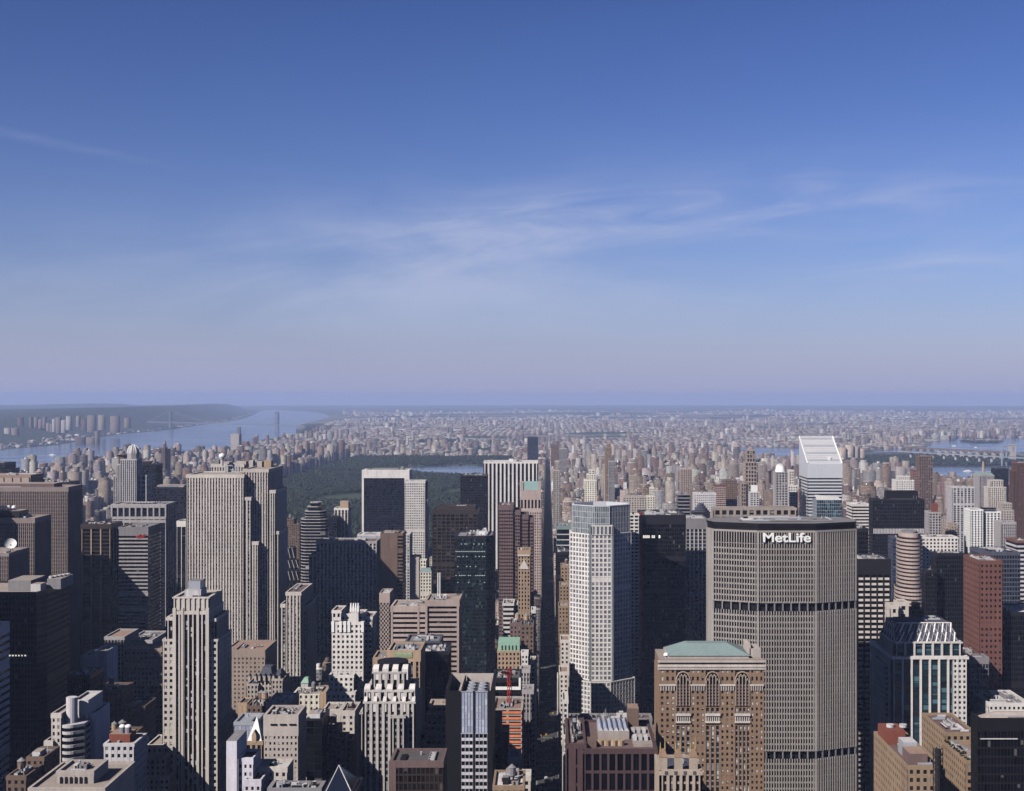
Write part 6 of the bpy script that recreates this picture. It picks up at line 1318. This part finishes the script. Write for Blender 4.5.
PAL = [('brown brick', (0.20, 0.135, 0.105)), ('red brick', (0.225, 0.13, 0.105)), ('tan', (0.36, 0.29, 0.235)), ('beige', (0.48, 0.41, 0.345)), ('white', (0.66, 0.62, 0.585)), ('grey', (0.30, 0.285, 0.285)), ('rosy', (0.36, 0.285, 0.26)), ('dark', (0.10, 0.09, 0.09))]
PW = [20, 9, 19, 18, 10, 12, 9, 5]
ROOFS = [(0.10, 0.095, 0.095), (0.17, 0.15, 0.14), (0.30, 0.27, 0.25), (0.42, 0.39, 0.37), (0.55, 0.53, 0.51), (0.30, 0.19, 0.14)]
mr = random.Random(21)
def taken(x0, x1, y0, y1):
    return any(x0 < f[1] and x1 > f[0] and y0 < f[3] and y1 > f[2] for f in FOOT)
RECS = []
def rec(x0, x1, y0, y1, z, zb=0.0, pal=None, tall=False):
    k = pal if pal is not None else mr.choices(range(8), PW)[0]
    c = PAL[k][1]; v = mr.uniform(.48, .9) if y0 < 6500 else mr.uniform(.42, .88)
    RECS.append(dict(b=(x0, x1, y0, y1), z=z, zb=zb, k=k, c=tuple(q * v * mr.uniform(.95, 1.05) for q in c), r=mr.choice(ROOFS), pent=mr.random() < .7))
for (x0, x1, y0, y1) in BLOCKS:
    if y1 < 430 or y0 > 6500: continue
    cx = (x0 + x1) / 2
    if not (-0.52 * y0 - 200 < cx < 0.44 * y0 + 200): continue
    ym = (y0 + y1) / 2; near = y0 < 2170
    for (ya, yb) in ((y0 + .5, ym - 1), (ym + 1, y1 - .5)):
        x = x0 + .5
        while x < x1 - 7:
            edge = min(x - x0, x1 - x) < 34
            w = mr.uniform(16, 32) if edge else mr.choice((7, 9, 12, 16, 22))
            xb = min(x1 - .5, x + w)
            if x1 - xb < 7: xb = x1 - .5
            dep = (yb - ya) * mr.uniform(.7, 1)
            ya_, yb_ = (ya, ya + dep) if mr.random() < .5 else (yb - dep, yb)
            u = mr.random()
            if near:
                top = 42 if y0 < 1100 else 62 if y0 < 1500 else 80
                z = mr.uniform(16, top) if edge else mr.uniform(13, top * .8)
            elif y0 < 4300 and x0 > -160:
                z = (mr.uniform(45, 74) if u < .45 else mr.uniform(75, 122) if u < .68 else mr.uniform(20, 40)) if edge else (mr.uniform(14, 24) if u < .72 else mr.uniform(30, 68))
                if y0 < 3000 and edge and u > .9: z = mr.uniform(110, 150)
            elif x0 > -160:
                z = (mr.uniform(30, 62) if u < .4 else mr.uniform(64, 105) if u < .52 else mr.uniform(16, 30)) if edge else (mr.uniform(13, 22) if u < .85 else mr.uniform(28, 60))
            else:
                z = (mr.uniform(42, 68) if u < .5 else mr.uniform(70, 105) if u < .62 else mr.uniform(20, 40)) if edge else (mr.uniform(14, 24) if u < .75 else mr.uniform(28, 58))
                if abs(x1 - (-984)) < 40 and edge: z = mr.uniform(52, 78) if u < .8 else mr.uniform(85, 112)
            if abs(x0 + 137) < 30 and x - x0 < 34 and y0 > 2170: z = max(z, mr.uniform(44, 66))
            if abs(cx) < 160 and y0 > 900: z = min(z, 80)
            if not taken(x, xb, ya_, yb_) and not (in_water(x, ya_) or in_water(xb, yb_)): rec(x, xb, ya_, yb_, z)
            x = xb + (0.15 if mr.random() < .8 else mr.uniform(2, 6))
# beyond: lower quarters, estates of slabs, sheds, out to the hills
def lowf(x, y): return math.sin(x / 830 + 1.3) * math.cos(y / 1130 + .4) + .6 * math.sin(x / 370 - y / 510) + .4 * math.sin(y / 240 + x / 900)
y = 6500
while y < 16500:
    step = 40 if y < 9000 else 50 if y < 12000 else 64
    x = -.5 * y - 100; x -= x % step
    while x < .40 * y + 100:
        xs = x + 150 * math.sin(y / 1900) + 70 * math.sin(y / 610 + x / 2300) + .35 * max(0, y - 9000)
        bx, by = int(xs // (step * 4.4)), int(y // (step * 2))                 # the block it stands in
        street = (xs % (step * 4.4)) > step * 3.7
        jx, jy = x + mr.uniform(-.04, .04) * step, y + mr.uniform(-.08, .08) * step
        ww = lowf(jx, jy)
        wet = in_water(jx, jy) or in_water(jx + 30, jy + 30) or in_water(jx - 20, jy - 20)
        west = jy > 7000 and jx < (-2050 if jy < 11000 else -2050 - (jy - 11000) * .13)
        isl = 5900 < jy < 7900 and jx > 1300
        if not street and not wet and not west and not isl and not in_park(jx, jy) and ww > -.75 and mr.random() < .93:
            q = random.Random(bx * 977 + by * 31); u = mr.random(); pal = None
            w, d, z = step * .97, step * mr.uniform(.4, .55), q.uniform(11, 18) + mr.uniform(-2, 2)
            if mr.random() < .65: pal = q.choices(range(8), PW)[0]
            if u < .02 + .16 * max(0, ww - .3): z = mr.uniform(36, 66); w = mr.uniform(16, 34); pal = None
            elif u < .09: z = mr.uniform(19, 28)
            elif u > .985: w, d, z, pal = step * 1.7, step * .9, mr.uniform(8, 15), 4
            rec(jx, jx + w, jy, jy + d, z, pal=pal)
        x += step
    y += step
for i in range(6500):
    y = mr.uniform(16500, 27000); x = mr.uniform(-.26, .38) * y
    if in_water(x, y) or x < -2600 - (y - 16500) * .16: continue
    if lowf(x / 2.2, y / 2.2) < -.1: continue
    u = mr.random(); rec(x, x + mr.uniform(25, 80), y, y + mr.uniform(25, 60), mr.uniform(8, 20) if u < .93 else mr.uniform(30, 60), pal=mr.choice((2, 3, 4, 4, 5, 6)))
# west bank: waterfront sheds and houses on the slopes
for i in range(520):
    q = mr.uniform(0, len(shore) - 2); a = shore[int(q)]; off = mr.choice((mr.uniform(15, 300), mr.uniform(15, 260), mr.uniform(900, 3200)))
    if off > 800 and q > 34: continue
    fh = np.interp(off, [-v[0] for v in prof], [v[1] for v in prof]); z0 = a[2] * fh
    if q > 24 and off > 100: continue
    rec(a[0] - off - mr.uniform(10, 45), a[0] - off, a[1], a[1] + mr.uniform(12, 40), z0 + mr.uniform(7, 15), z0 - 8, mr.choice((2, 3, 4, 5, 6)))
for i in range(260):      # sheds along the eastern bay shore
    px, py = mr.uniform(868, 930), mr.uniform(430, 449)
    x, y = gp(px, py)
    if not in_water(x, y): rec(x, x + mr.uniform(30, 110), y, y + mr.uniform(25, 60), mr.uniform(8, 16), pal=mr.choice((4, 4, 3, 6)))
for px0, px1, yt in ((933, 940, 434), (940, 955, 435.6), (949, 951, 432.3)):
    D = 429000 / (440.4 - EY); rec(gx(px0, D), gx(px1, D), D, D + 60, gz(yt, D), pal=4)

# which of them show, and how much: nearest first, over a running skyline
sky_l = np.full(2048, 2000.0)
ev = [(r['b'][2], 1, r) for r in RECS] + [(s[3], 0, s) for s in SKY_COLUMNS]
ev.sort(key=lambda e: e[0])
for D, kind, r in ev:
    if kind == 0:
        a, b = int(max(0, r[0] * 2)), int(min(2047, r[1] * 2)); 
        if b > a: sky_l[a:b] = np.minimum(sky_l[a:b], r[2])
        continue
    x0, x1, y0, y1 = r['b']
    q0, q1 = VX + x0 / D * F, VX + x1 / D * F
    a, b = int(max(0, min(2047, q0 * 2))), int(max(0, min(2047, q1 * 2 + 1)))
    yt = EY + (H - r['z']) / D * F; yb = EY + H / D * F
    seg = sky_l[a:b]
    r['vis'] = float(np.clip(np.minimum(seg, min(yb, 791)) - yt, 0, None).sum() / 2) if b > a else 0.0
    r['px'], r['yt'], r['D'] = (q0 + q1) / 2, yt, D
    if b > a: sky_l[a:b] = np.minimum(seg, yt)
cand = sorted([r for r in RECS if r['vis'] > 3 and r['D'] < 6500], key=lambda r: -r['vis'])
mid = [r for r in cand if r['D'] < 2170][:110]
apt = [r for r in cand if r['D'] >= 2170][:290]
chosen = set(id(r) for r in mid + apt)

def box_arrays(items):
    V, Fq, UV, C = [], [], [], []
    n = 0
    for (x0, x1, y0, y1, zb, z, c, rc, win) in items:
        V.append([(x0, y0, zb), (x1, y0, zb), (x1, y1, zb), (x0, y1, zb), (x0, y0, z), (x1, y0, z), (x1, y1, z), (x0, y1, z)])
        Fq.append([(n, n + 1, n + 5, n + 4), (n + 1, n + 2, n + 6, n + 5), (n + 2, n + 3, n + 7, n + 6), (n + 3, n, n + 4, n + 7), (n + 4, n + 5, n + 6, n + 7)])
        w, d, h = round((x1 - x0) / 3.4) or 1, round((y1 - y0) / 3.4) or 1, round((z - zb) / 3.3) or 1
        o = (int(x0 * 7) % 500, int(y0 * 3) % 500)
        for k in (w, d, w, d): UV.append([(o[0], o[1]), (o[0] + k, o[1]), (o[0] + k, o[1] + h), (o[0], o[1] + h)])
        UV.append([(0, 0)] * 4)
        C.append([[(*c, 1.0 if win else 0.0)] * 4] * 4 + [[(*rc, 0.0)] * 4]); n += 8
    return np.array(V).reshape(-1, 3), np.array(Fq).reshape(-1, 4), np.array(UV).reshape(-1, 2), np.array(C).reshape(-1, 4)
def city_mesh(name, items, org=(0, 0, 0)):
    V, Fq, UV, C = box_arrays(items)
    me = np_mesh(name, V - np.array(org), Fq, 'city_wall')
    l = me.uv_layers.new(name='UVMap'); l.data.foreach_set('uv', UV.astype(np.float32).ravel())
    a = me.color_attributes.new('col', 'FLOAT_COLOR', 'CORNER'); a.data.foreach_set('color', C.astype(np.float32).ravel())
    return me
def rec_boxes(r):
    x0, x1, y0, y1 = r['b']; w, d = x1 - x0, y1 - y0
    a = [(x0, x1, y0, y1, r['zb'], r['z'], r['c'], r['r'], True)]; b = []
    if r['pent'] and w > 6 and r['z'] > 14:
        q = random.Random(int(x0 * 13 + y0)); px0 = x0 + w * q.uniform(.1, .5); py0 = y0 + d * q.uniform(.1, .5); h = q.uniform(2.5, 5.5) if r['z'] > 40 else q.uniform(1.6, 3.2)
        b.append((px0, px0 + w * q.uniform(.25, .4), py0, py0 + d * q.uniform(.25, .45), r['z'] - .2, r['z'] + h, q.choice([r['c'], (0.3, 0.27, 0.25), (0.5, 0.47, 0.45)]), q.choice(ROOFS), False))
        if r['z'] > 70 and q.random() < .5: b.append((x0 + w * .15, x1 - w * .15, y0 + d * .12, y1 - d * .15, r['z'] - .2, r['z'] + h * 1.9, r['c'], r['r'], True))
        if q.random() < .35: b.append((x0 + w * .7, x0 + w * .7 + 3.2, y0 + d * .6, y0 + d * .6 + 3.2, r['z'] - .2, r['z'] + 5.5, (0.2, 0.14, 0.1), (0.2, 0.14, 0.1), False))
    return a, b
near_i, far_i = [], []
for r in RECS:
    if id(r) in chosen: continue
    a, b = rec_boxes(r); (near_i if r['b'][2] < 6500 else far_i).extend(a + b)
for name, items, lb in (('crowded_rooftops', near_i, 'mass of lesser rooftops packed between the towers'), ('distant_city', far_i, 'hazy carpet of low buildings reaching towards the horizon')):
    o = bpy.data.objects.new(name, city_mesh(name, items)); COL.objects.link(o); tag(o, lb, 'city', None, 'stuff')

# labels that say which one: colour, build, the landmark it stands beyond, and its rank there
LAND = [('the panelled tan block', 15), ('the big brown slab', 55), ('the finned black tower', 98), ('the domed tower', 128), ('the black slab', 168), ('the tallest stone slab', 232), ('the park edge', 285), ('the rounded banded tower', 313), ('the slim park tower', 342), ('the white-framed black slab', 385), ('the punched white tower', 416), ('the reservoir', 450), ('the striped white slab', 511), ('the avenue canyon', 548), ('the cream needle', 590), ('the octagonal tower', 615), ('the smaller cream tower', 651), ('the pinstriped tower', 698), ('the sign-topped slab', 735), ('the ringed beige tower', 760), ('the rounded-top tower', 782), ('the slant-roofed tower', 822), ('the black banded tower', 898), ('the river slab', 926), ('the white ribbed tower', 985), ('the right-edge brick tower', 1018)]
ORD = ['nearest', 'second nearest', 'third nearest', 'fourth nearest', 'fifth nearest', 'sixth nearest', 'seventh nearest', 'eighth nearest', 'ninth nearest', 'tenth nearest', 'eleventh nearest', 'twelfth nearest', 'thirteenth nearest']
groups = {}
for r in mid + apt:
    x0, x1, y0, y1 = r['b']; w = x1 - x0
    form = 'tower' if r['z'] > 2.6 * w else 'slab' if w > 24 and r['z'] > 40 else 'block' if r['z'] > 26 else 'low house' if w < 14 else 'low block'
    land = min(LAND, key=lambda l: abs(l[1] - r['px']))[0] if r['D'] > 1500 else min(LAND, key=lambda l: abs(l[1] - r['px']))[0]
    where = 'beyond' if r['D'] >= 2170 else 'in the streets near'
    side = ''
    r['form'], r['key'] = form, (PAL[r['k']][0], form, where, land, r['D'] < 2170)
    groups.setdefault(r['key'], []).append(r)
for key, rs in groups.items():
    rs.sort(key=lambda r: r['D'])
    for i, r in enumerate(rs):
        base = f"{key[0]} {key[1]} {key[2]} {key[3]}"
        if len(rs) > 1: base = f"{ORD[min(i, 12)]} of the {key[0]} {key[1]}s {key[2]} {key[3]}"
        elif len(base.split()) < 6: base = 'lone ' + base
        r['label'] = base if len(rs) > 1 else 'only ' + base.replace('lone ', '')
for r in mid + apt:
    x0, x1, y0, y1 = r['b']; a, b = rec_boxes(r); nearr = r['D'] < 2170
    nm = 'city_building' if nearr else ('apartment_tower' if r['z'] > 48 else 'apartment_block')
    org = ((x0 + x1) / 2, (y0 + y1) / 2, 0)
    if r['vis'] > 14 and b:
        t = thing(nm, r['label'], 'apartment building' if not nearr else 'city building', org, 'ordinary buildings between the towers' if nearr else 'apartment buildings on the blocks beside the park')
        o = bpy.data.objects.new('wall', city_mesh('wall', a, org)); COL.objects.link(o); o.parent = t
        for q in b:
            o = bpy.data.objects.new('penthouse' if q[1] - q[0] > 3.5 else 'water_tank', city_mesh('penthouse', [q], org)); COL.objects.link(o); o.parent = t
    else:
        o = bpy.data.objects.new(nm, city_mesh(nm, a, org)); COL.objects.link(o); o.location = org
        tag(o, r['label'], 'apartment building' if not nearr else 'city building', 'ordinary buildings between the towers' if nearr else 'apartment buildings on the blocks beside the park')

# ---------------------------------------------------------------- bridges
D1, D2 = 11750, 12900
A = Vector((gx(277, D1), D1, 0)); B = Vector((gx(171, D2), D2, 0)); ax = (B - A).normalized(); sd = Vector((-ax.y, ax.x, 0))
t = thing('suspension_bridge', 'long suspension bridge with two steel towers across the broad river', 'bridge', tuple(A))
for Pp in (A, B):
    mb = MB()
    for s_ in (-16, 16):
        c = Pp + sd * s_
        for q in (-7, 7): mb.tube(c + ax * q, c + ax * q + Vector((0, 0, 184)), 3.4, 'bridge_steel', 4)
        for z in range(12, 184, 16): mb.tube(c - ax * 7 + Vector((0, 0, z)), c + ax * 7 + Vector((0, 0, z + 12)), 1.2, 'bridge_steel', 4)
    for z in (60, 75, 120, 168, 180): mb.tube(Pp - sd * 16 + Vector((0, 0, z)), Pp + sd * 16 + Vector((0, 0, z)), 3.2, 'bridge_steel', 4)
    mb.build('bridge_tower', t)
mb = MB(); e0, e1 = A - ax * 420, B + ax * 420
for s_ in (-16, 16): mb.tube(e0 + sd * s_ + Vector((0, 0, 66)), e1 + sd * s_ + Vector((0, 0, 66)), 3.0, 'bridge_steel', 4); mb.tube(e0 + sd * s_ + Vector((0, 0, 58)), e1 + sd * s_ + Vector((0, 0, 58)), 2.2, 'bridge_steel', 4)
q = [e0 + sd * 16, e1 + sd * 16, e1 - sd * 16, e0 - sd * 16]; mb.face([(v.x, v.y, 68) for v in q], 'road'); mb.build('deck', t)
for s_ in (-16, 16):
    mb = MB(); L = (B - A).length
    P = lambda k: A + ax * (L * k) + sd * s_ + Vector((0, 0, 72 + 112 * (2 * k - 1) ** 2))
    for k in range(24): mb.tube(P(k / 24), P((k + 1) / 24), .55, 'bridge_blue', 5)
    mb.tube(A + sd * s_ + Vector((0, 0, 184)), A - ax * 420 + sd * s_ + Vector((0, 0, 66)), .6, 'bridge_blue', 5); mb.tube(B + sd * s_ + Vector((0, 0, 184)), B + ax * 420 + sd * s_ + Vector((0, 0, 66)), .6, 'bridge_blue', 5)
    mb.build('cable', t)
D = 6100; A = Vector((gx(1004, D), D, 0)); B = Vector((gx(1060, 5800), 5800, 0)); W_ = Vector((gx(900, 6700), 6700, 0)); ax = (B - A).normalized(); sd = Vector((-ax.y, ax.x, 0)); aw = (W_ - A).normalized(); sw = Vector((-aw.y, aw.x, 0))
t = thing('island_bridge', 'pale blue suspension bridge with one tower standing on the wooded island', 'bridge', tuple(A))
for Pp in (A, B):
    mb = MB()
    for s_ in (-14, 14): mb.tube(Pp + sd * s_, Pp + sd * s_ + Vector((0, 0, 95)), 4.2, 'bridge_blue', 4)
    for z in (40, 70, 92): mb.tube(Pp - sd * 14 + Vector((0, 0, z)), Pp + sd * 14 + Vector((0, 0, z)), 3, 'bridge_blue', 4)
    mb.build('bridge_tower', t)
mb = MB()
for a, b, s2 in ((A, B, sd), (A, W_, sw)):
    q = [a + s2 * 14, b + s2 * 14, b - s2 * 14, a - s2 * 14]
    mb.face([(v.x, v.y, 45) for v in q], 'pavement')
    for s_ in (-14, 14): mb.tube(a + s2 * s_ + Vector((0, 0, 42)), b + s2 * s_ + Vector((0, 0, 42)), 3, 'bridge_blue', 4)
mb.build('deck', t)
for k in range(1, 9):
    mb = MB(); c = A + (W_ - A) * (k / 9); mb.box(c.x - 4, c.x + 4, c.y - 4, c.y + 4, 0, 42, 'pale_grey'); mb.build('pier', t)
for s_ in (-14, 14):
    mb = MB(); L = (B - A).length; P = lambda k: A + ax * (L * k) + sd * s_ + Vector((0, 0, 50 + 45 * (2 * k - 1) ** 2))
    for k in range(14): mb.tube(P(k / 14), P((k + 1) / 14), 1.2, 'bridge_blue', 5)
    E0 = A + aw * 240 + sw * s_; mb.tube(A + sd * s_ + Vector((0, 0, 95)), E0 + Vector((0, 0, 45)), 1.2, 'bridge_blue', 5); mb.build('cable', t)
D = 6700; A = Vector((gx(903, 7100), 7100, 0)); B = Vector((gx(1010, 6500), 6500, 0)); ax = (B - A).normalized(); sd = Vector((-ax.y, ax.x, 0))
t = thing('arched_viaduct', 'reddish railway viaduct of many arches ending at a stone tower', 'viaduct', tuple(A))
mb = MB(); q = [A + sd * 9, B + sd * 9, B - sd * 9, A - sd * 9]; lo = [(v.x, v.y) for v in q]
if (lo[1][0] - lo[0][0]) * (lo[2][1] - lo[0][1]) - (lo[1][1] - lo[0][1]) * (lo[2][0] - lo[0][0]) < 0: lo = lo[::-1]
mb.prism(lo, 42, 50, 'brown_brick', None, True); mb.build('deck', t)
for k in range(14):
    c = A + (B - A) * (k / 14); mb = MB(); mb.prism([(c.x - 8, c.y - 9), (c.x + 8, c.y - 9), (c.x + 8, c.y + 9), (c.x - 8, c.y + 9)], 0, 42.1, 'limestone' if k > 4 else 'brown_brick'); mb.build('pier', t)
mb = MB(); mb.box(B.x - 2, B.x + 26, B.y - 12, B.y + 14, 0, 84, 'limestone'); mb.box(B.x + 8, B.x + 16, B.y - 12.6, B.y - 12.1, 50, 72, 'mid_grey'); mb.box(B.x - 4, B.x + 28, B.y - 14, B.y + 16, 80, 86, 'limestone'); mb.build('stone_tower', t)

# wooded islands
def wood_spots(poly, n, seed, hz=(9, 17), r=(7, 13), z=0.0):
    q = random.Random(seed); xs = [a for a, b in poly]; ys = [b for a, b in poly]; out = []
    while len(out) < n:
        x, y = q.uniform(min(xs), max(xs)), q.uniform(min(ys), max(ys))
        if inside(poly, x, y): out.append((x, y, z, q.uniform(*hz), q.uniform(*r)))
    return out
canopy('island_woods', wood_spots([gp(845, 465), gp(900, 466), gp(1040, 466), gp(1040, 457), gp(990, 456.5), gp(930, 456), gp(850, 456.5)], 2300, 8) , 9, 2, 'dark green woods covering the low island under the pale blue bridge')
canopy('islet_woods', wood_spots(ISLE, 420, 4, (8, 15), (9, 16)), 3, 2, 'dark low wooded islet in the far bay')
canopy('riverside_woods', wood_spots([(-2040, 6500), (-1990, 8200), (-2060, 10600), (-1930, 10600), (-1890, 8200), (-1920, 6500)], 900, 14) + wood_spots([gp(299, 435), gp(330, 431), gp(332, 426.5), gp(308, 427)], 420, 15, (14, 26)), 6, 2, 'narrow strip of woods along the east bank of the broad river')
canopy('uptown_parks', wood_spots([(-1250, 7000), (-1120, 7000), (-1050, 8400), (-1180, 8400)], 420, 16, (14, 24)) + wood_spots([(-520, 7300), (-250, 7300), (-250, 7700), (-520, 7700)], 350, 17, (14, 26)) + wood_spots([(-900, 8800), (-560, 8900), (-600, 9500), (-900, 9400)], 300, 18, (14, 24)) + wood_spots([gp(870, 440), gp(893, 446), gp(905, 449), gp(885, 443)], 200, 19), 7, 2, 'dark tree patches among the distant uptown roofs')

# island estate and the towers on the western ridge
for i, (p0, p1, yt) in enumerate(((838.5, 846, 447.5), (846.5, 854, 445), (854.5, 859.5, 446.3), (859.8, 866.5, 449))):
    D = 6600; nm = ('leftmost', 'tallest, second', 'third', 'rightmost')[i]
    o = bpy.data.objects.new('estate_slab', city_mesh('estate_slab', [(gx(p0, D), gx(p1, D), D + i * 12, D + i * 12 + 26, 0, gz(yt, D), (0.50, 0.40, 0.31), (0.4, 0.36, 0.33), True)], (gx(p0, D), D, 0))); COL.objects.link(o); o.location = (gx(p0, D), D, 0)
    tag(o, f'{nm} of four tan hospital slabs on the wooded island beside the slant-roofed tower', 'hospital slab', 'tan slabs on the island')
RT = [(4, 9.5, 428, 435), (11, 17, 428, 435), (17, 22, 417.5, 423), (29, 31, 417, 423), (34, 37, 417, 423), (38, 42, 419.5, 424), (42.5, 45, 417, 423), (46, 49, 423, 429), (49.5, 52, 424, 429), (52, 55, 419, 427), (55.5, 60, 417, 428), (61, 65.5, 420, 428), (65.8, 70.5, 416, 425), (76, 79, 416, 422), (81, 86, 419, 426), (87, 94.5, 415.5, 427), (98, 104, 415, 425), (110, 118.5, 416, 428), (124, 129, 418, 423), (75, 84, 437, 444.5), (86, 95, 437.5, 443.5), (94.5, 98, 431, 439)]
for i, (p0, p1, yt, yb) in enumerate(RT):
    hill = i < 19; D = 10300 if hill else 8900 if p0 > 80 or i == 19 else 9300
    if i < 2: D = 9300
    z = gz(yt, D); rr2 = random.Random(i); k = rr2.choice((0, 2, 3, 4, 6))
    c = tuple(v * .4 for v in PAL[k][1]); org = (gx(p0, D), D, 0)
    o = bpy.data.objects.new('ridge_tower' if hill else 'waterfront_block', city_mesh('ridge_tower', [(gx(p0, D), gx(p1, D), D, D + 40, max(0, gz(yb, D) - 40), z, c, (0.35, 0.33, 0.32), False)], org)); COL.objects.link(o); o.location = org
    side = f"{['first','second','third','fourth','fifth','sixth','seventh','eighth','ninth','tenth','eleventh','twelfth','thirteenth','fourteenth','fifteenth','sixteenth','seventeenth','eighteenth','nineteenth'][i]} apartment tower from the left on the wooded ridge across the broad river" if hill else f"{['long low', 'pale stepped', 'slim upright'][i - 19]} waterfront block on the far bank of the broad river"
    tag(o, side, 'apartment tower' if hill else 'waterfront building', 'towers on the far ridge' if hill else 'blocks on the far bank')

# boats
def boat(name, label, px, py, L, wake, ang=0.0):
    x, y = gp(px, py); t = thing(name, label, 'boat', (x, y, .7))
    ca, sa = math.cos(ang), math.sin(ang); T = lambda u, v: (x + u * ca - v * sa, y + u * sa + v * ca); mb = MB(); w = L * .13
    mb.prism([T(-L / 2, -w), T(L * .3, -w), T(L / 2, 0), T(L * .3, w), T(-L / 2, w)], .7, .7 + L * .09, 'white_paint'); mb.build('hull', t)
    mb = MB(); mb.prism([T(-L * .3, -w * .7), T(L * .15, -w * .7), T(L * .15, w * .7), T(-L * .3, w * .7)], .7 + L * .09, .7 + L * .2, 'white_paint'); mb.build('cabin', t)
    mb = MB(); mb.face([(*T(-L / 2, -w), .75), (*T(-L / 2, w), .75), (*T(-L / 2 - wake, w * 3.2), .75), (*T(-L / 2 - wake, -w * 3.2), .75)], 'wake'); mb.build('wake', t)
wallmat('wake', (0.45, 0.50, 0.55), .6, .3)
boat('ferry', 'white ferry trailing its wake on the broad river at left', 52.5, 455.2, 34, 60, 0)
boat('motor_boat', 'white boat with a long wake in the bay above the bridge deck', 954, 446.3, 30, 120, math.pi)
boat('motor_boat', 'second, smaller white boat in the bay nearer the bridge tower', 975.5, 447.6, 22, 70, math.pi)
boat('barge', 'white boat on the near channel below the island', 967, 471.6, 34, 90, math.pi)

# traffic on the avenue
wallmat('taxi_yellow', (0.75, 0.45, 0.03), .4, .05); wallmat('car_white', (0.75, 0.75, 0.76), .35, .05); wallmat('car_black', (0.02, 0.02, 0.022), .3, .05); wallmat('car_silver', (0.42, 0.43, 0.45), .35, .05)
glassmat('car_glass', (0.02, 0.02, 0.025))
cr = random.Random(17); protos = {}
def make_car(paint, bus):
    mb = MB(); L, w, h = (10.5, 1.3, 3.0) if bus else (4.7, .92, .78)
    mb.prism([(-w, -L / 2), (w * .9, -L / 2), (w, -L / 2 + .4), (w, L / 2 - .5), (w * .85, L / 2), (-w * .85, L / 2), (-w, L / 2 - .5)], .25, h, paint)
    me_b = mb
    cab = MB(); 
    if bus: cab.box(-w * .8, w * .8, -L / 2 + .5, L / 2 - .6, h, h + .25, 'pale_grey')
    else: cab.frustum(rect(-w * .93, w * .93, -1.7, 1.1), h, rect(-w * .72, w * .72, -1.2, .45), h + .62, 'car_glass'); cab.face([(-w * .7, -1.15, h + .63), (w * .7, -1.15, h + .63), (w * .7, .4, h + .63), (-w * .7, .4, h + .63)], paint)
    return me_b, cab
first = {}
LB = {'taxi_yellow': 'yellow taxi in the traffic on the deep shaded avenue', 'car_white': 'white car in the traffic on the deep shaded avenue', 'car_black': 'black car in the traffic on the deep shaded avenue', 'car_silver': 'silver car in the traffic on the deep shaded avenue', 'bus': 'white city bus in the traffic on the deep shaded avenue'}
for i in range(120):
    y = 1085 + 1000 * (i / 120) ** 1.2 + cr.uniform(-4, 4); x = (-6.6, -3.2 + 1.6, 1.6, 5.0)[i % 4] + cr.uniform(-.3, .3)
    kd = cr.choices(('taxi_yellow', 'car_white', 'car_black', 'car_silver', 'bus'), (24, 26, 14, 24, 5))[0]
    if kd not in first:
        t = thing('taxi' if kd == 'taxi_yellow' else 'bus' if kd == 'bus' else 'car', LB[kd], 'bus' if kd == 'bus' else 'taxi' if kd == 'taxi_yellow' else 'car', (x, y, .03), 'traffic on the shaded avenue')
        ORIG[t.name] = (0, 0, 0)
        for nm, mb in zip(('body', 'cabin'), make_car('car_white' if kd == 'bus' else kd, kd == 'bus')): mb.build(nm, t)
        first[kd] = t
    else:
        t = first[kd].copy(); COL.objects.link(t); t.location = (x, y, .03)
        for ch in list(first[kd].children): c = ch.copy(); COL.objects.link(c); c.parent = t

# ---------------------------------------------------------------- the summer haze
m = bpy.data.materials.new('haze'); m.use_nodes = True; nt = m.node_tree; nt.nodes.clear()
out = nt.nodes.new('ShaderNodeOutputMaterial'); pv_ = nt.nodes.new('ShaderNodeVolumePrincipled')
pv_.inputs['Color'].default_value = (0.50, 0.625, 1.0, 1); pv_.inputs['Density'].default_value = HAZE_DENSITY; pv_.inputs['Anisotropy'].default_value = 0.0
nt.links.new(pv_.outputs[0], out.inputs['Volume'])
s = 45500
me = bpy.data.meshes.new('haze')
me.from_pydata([(x, y, z) for z in (-1.0, 378.0) for x, y in ((-s, -s), (s, -s), (s, s), (-s, s))], [], [(3, 2, 1, 0), (4, 5, 6, 7), (0, 1, 5, 4), (1, 2, 6, 5), (2, 3, 7, 6), (3, 0, 4, 7)])
me.materials.append(m); me.update()
o = bpy.data.objects.new('haze', me); COL.objects.link(o); o['kind'] = 'stuff'; o['label'] = 'thin blue summer haze over the whole city'
